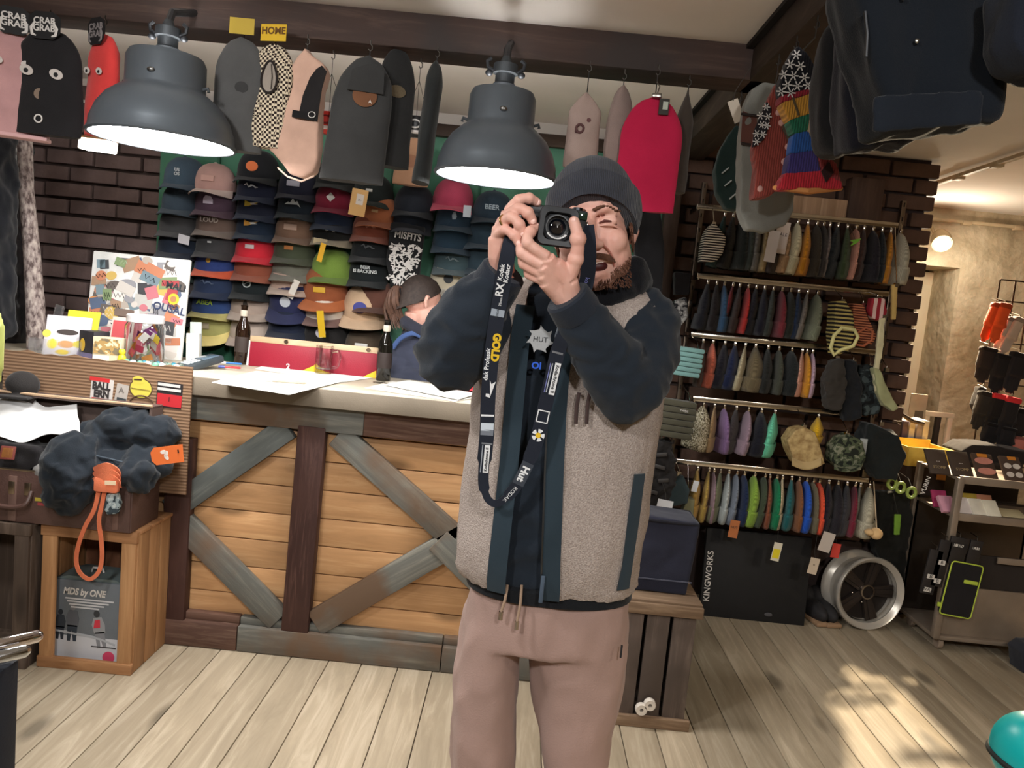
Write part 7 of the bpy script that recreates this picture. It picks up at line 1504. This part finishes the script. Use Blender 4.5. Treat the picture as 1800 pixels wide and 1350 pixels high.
# dark hoodie heaped in the suitcase and hanging over its front
Yc = 2.66; mb = MB()
for x, y, rx, rz, Y in ((180, 775, .1, .07, 2.68), (225, 755, .11, .075, 2.70), (270, 760, .085, .06, 2.71), (140, 790, .09, .055, 2.66), (250, 810, .1, .06, 2.66), (195, 820, .11, .06, 2.64)): mb.ell(at(x, y, Y), (rx, .09, rz))
mb.tube(spline([at(150, 775, 2.62), at(130, 800, 2.56), at(122, 835, 2.535), at(124, 872, 2.54), at(130, 896, 2.55)], 4), [.05, .058, .066, .07, .075, .08, .084, .085, .084, .082, .078, .074, .07, .062, .052, .04, .028], 14)
mb.tube(spline([at(225, 830, 2.6), at(245, 838, 2.57), at(262, 842, 2.56)], 4), [.05]*4+[.045]*5, 12)
q = at(200, 800, Yc); T = thing('hoodie', 'dark petrol hoodie heaped in the suitcase and spilling over its front', 'hoodie', (q.x, Yc, sb+.02)); me = remesh(mb, .008, 4); wrinkle(me, .008, 14, 2.4, (1, 1, 1.2)); ridges(me, .012, 10, 5., (1, 1, 1.6)); ridges(me, .004, 26, 1.); me.transform(Matrix.Translation(-T.location)); link('fabric', me, cloth((30, 36, 43), var=.1), T)
seam = MB().tube(spline([at(150, 792, 2.555), at(165, 800, 2.56), at(190, 806, 2.57), at(215, 812, 2.57)], 4), .003, 6).mesh('seam'); seam.transform(Matrix.Translation(-T.location)); link('seam', seam, cloth((70, 80, 90)), T)
q = at(293, 800, 2.53); T2 = thing('price_tag', 'bright orange swing tag with white logo on the hoodie', 'tag', q, (0, RAD(-14), RAD(-10))); MB().prism([(-.06, -.015), (-.045, -.03), (.06, -.03), (.065, .03), (-.045, .03), (-.06, .015)], .0015).build('card', paper((238, 120, 60)), T2)
for a_ in (-.6, .4, 1.5): disc(.011, TR((-.012+.012*cos(a_), -.001, .012*sin(a_)), 0, a_), T2, paper((246, 236, 226)), 'logo_print', .6, .0008)
MB().box((.046, -.001, .008), (.005, .001, .012)).build('slot', K_, T2); MB().tube([(.05, .002, .0), (.03, .03, .03), (-.0, .05, .02)], .001, 5).build('string', K_, T2)
# orange lanyard with wrapped strap and loop
M_OR = cloth((222, 122, 86)); q = at(186, 850, 2.535); T = thing('lanyard', 'orange webbing strap hanging in a loop below the suitcase', 'strap', q)
def flat_strap(pts, wd, nm): 
    S = spline([at(*p_)-q for p_ in pts], 5); rg = []
    for i in range(len(S)):
        t = (S[min(i+1, len(S)-1)]-S[max(i-1, 0)]).normalized(); n = Vector((0, -1, 0)); s_ = t.cross(n).normalized(); rg.append([S[i]+s_*wd+n*.002, S[i]-s_*wd+n*.002, S[i]-s_*wd-n*.002, S[i]+s_*wd-n*.002])
    MB().loft(rg).build(nm, M_OR, T)
flat_strap([(174, 860, 2.53), (166, 895, 2.53), (150, 925, 2.545), (138, 958, 2.55), (134, 985, 2.55), (140, 1006, 2.55), (157, 1018, 2.55), (173, 1006, 2.55), (179, 982, 2.55), (178, 950, 2.548), (174, 915, 2.535), (180, 885, 2.53), (184, 862, 2.53)], .007, 'loop')
for k in range(3): flat_strap([(166, 828+9*k, 2.52), (176, 822+9*k, 2.505), (190, 820+9*k, 2.5), (204, 828+9*k, 2.505), (208, 838+9*k, 2.53)], .012, 'wrap')
MB().box(at(194, 850, 2.49)-q, (.036, .002, .014), rotm(0, RAD(-3))).build('label', paper((240, 214, 180)), T); MB().box(at(188, 852, 2.515)-q, (.08, .03, .05), bev=.008).build('bundle', M_OR, T)
T, c = soft('pouch', 'grey patterned pouch dangling beside the orange strap', 'pouch', [(190, 868), (208, 864), (214, 884), (208, 902), (190, 904), (184, 892)], 2.535, pattern('camo', (150, 164, 168), (190, 200, 200), 34., (60, 70, 76)), .02, .004, 3, .002); MB().tube([(0, 0, -.01), (-.01, .0, .03)], .002, 6).build('cord', M_OR, T)
# white crumpled paper, small things in the case
T = thing('packing_paper', 'crumpled white packing paper lying in the open suitcase', 'paper', at(70, 742, 2.66))
def pf(u, v):
    a = at(-30, 720, 2.72).lerp(at(40, 692, 2.74), min(1, u*2)) if u < .5 else at(40, 692, 2.74).lerp(at(135, 704, 2.72), u*2-1); b = at(-30, 765, 2.6).lerp(at(140, 768, 2.6), u); q = a.lerp(b, v); q.z += .016*sin(5*u+3*v)+.008*sin(13*u-7*v)-.035*math.exp(-((u-.68)/.12)**2)*(1-v); return q-T.location
MB().grid(pf, 24, 14, .002).build('sheet', paper((240, 240, 240)), T)
T, c = soft('glove', 'black glove and strap lying left in the suitcase', 'glove', [(-20, 775), (40, 772), (80, 785), (86, 815), (50, 830), (-20, 822)], 2.63, cloth((34, 32, 34)), .1, .008, 5, .012)
p = at(14, 796, 2.55); T = thing('badge', 'small orange square badge at the left in the suitcase', 'badge', p, (RAD(-15), 0, RAD(8))); MB().box((0, 0, 0), (.042, .008, .04), bev=.004).build('plate', mat((214, 150, 66), rough=.5), T); MB().box((0, -.001, 0), (.048, .006, .046), bev=.004).build('frame', mat((110, 50, 44)), T)
p = at(78, 826, 2.6); T = thing('ball', 'grey wool ball peeking over the suitcase front', 'ball', p); me = MB().ell((0, 0, 0), (.035, .035, .032)).mesh('wool'); wrinkle(me, .002, 50, 1.); link('wool', me, cloth((128, 126, 124)), T)
p = at(40, 676, 2.73); T = thing('cap', 'black cap standing behind the packing paper', 'cap', p); me = remesh(MB().ell((0, 0, 0), (.06, .045, .05)).box((0, -.03, -.04), (.12, .08, .01)), .006, 3); link('crown', me, cloth((44, 42, 42)), T); MB().box((0, .0, -.085), (.09, .02, .12)).build('stand', mat((60, 52, 48)), T)

# ------------------------------------------------------------------ near left: chrome rail ends; near right: teal shell
T = thing('clothes_stand', 'near clothes stand with chrome arms and dark navy upright at the left', 'clothes stand', (onz(-5, 1340, 0).x if False else at(-6, 1300, 1.15).x, 1.15, 0))
def ns(x, y, Y): return at(x, y, Y)-T.location
MB().tube([ns(-120, 1160, 1.12), ns(-20, 1138, 1.15), ns(66, 1118, 1.2), ns(72, 1117, 1.205)], [.0105, .0105, .0105, .007], 14).build('arm', metal((214, 208, 208), .12), T)
MB().tube([ns(-120, 1172, 1.1), ns(-20, 1160, 1.12), ns(44, 1144, 1.16), ns(49, 1143, 1.165)], [.0105, .0105, .0105, .007], 14).build('arm', metal((206, 212, 220), .12), T)
u_ = ns(0, 1250, 1.15); zu = at(0, 1168, 1.15).z; MB().box((u_.x-.004, 0, zu/2), (.035, .05, zu), bev=.006).build('upright', mat((30, 36, 46), rough=.6), T); MB().box((u_.x, 0, .012), (.3, .4, .024), bev=.006).build('base', mat((30, 34, 42), rough=.6), T)
T, c = soft('board', 'lime green board edge at the far left of the picture', 'snowboard', [(-40, 520), (-6, 540), (4, 570), (6, 600), (4, 640), (-4, 680), (-40, 700)], 1.9, mat((196, 206, 120), rough=.3), .02, .005, 2, 0); MB().tube([(-.08, 0, -.15), (-.08, 0, -c.z+.01)], .02, 10).build('stand', mat((40, 40, 44)), T)
q = at(1826, 1330, 1.25); T = thing('helmet', 'smooth teal rounded helmet shell at the lower right corner', 'helmet', (q.x, 1.25, 0)); z = q.z
MB().ell((0, 0, z), (.07, .08, .07), None, 32, 20).build('shell', mat((20, 178, 178), rough=.35, var=.02, bump=0), T); MB().tube([Vector((.068*cos(a), .078*sin(a), z-.022-.012*cos(a))) for a in [2*pi*j/32 for j in range(32)]], .006, 8, loop=True).build('rim', mat((30, 36, 34)), T)
MB().tube([(.02, -.068, z+.036), (.05, -.05, z+.04)], .002, 6).build('vent', mat((10, 110, 112)), T); MB().lathe([(.12, 0), (.12, .02), (.02, .03), (.02, z-.05), (.045, z-.045), (0, z-.04)], 20).build('stand', mat((60, 56, 54), rough=.5), T)
q = at(1812, 1120, 3.3); T, c = soft('bag', 'dark bag standing on the floor at the right edge', 'bag', [(1786, 1112), (1800, 1102), (1840, 1100), (1850, 1150), (1790, 1150)], 3.45, cloth((44, 46, 54)), .1, .008, 4)
T.location.z -= min(v.co.z for v in T.children[0].data.vertices)+c.z-.001
bpy.data.scenes.remove(TMP)
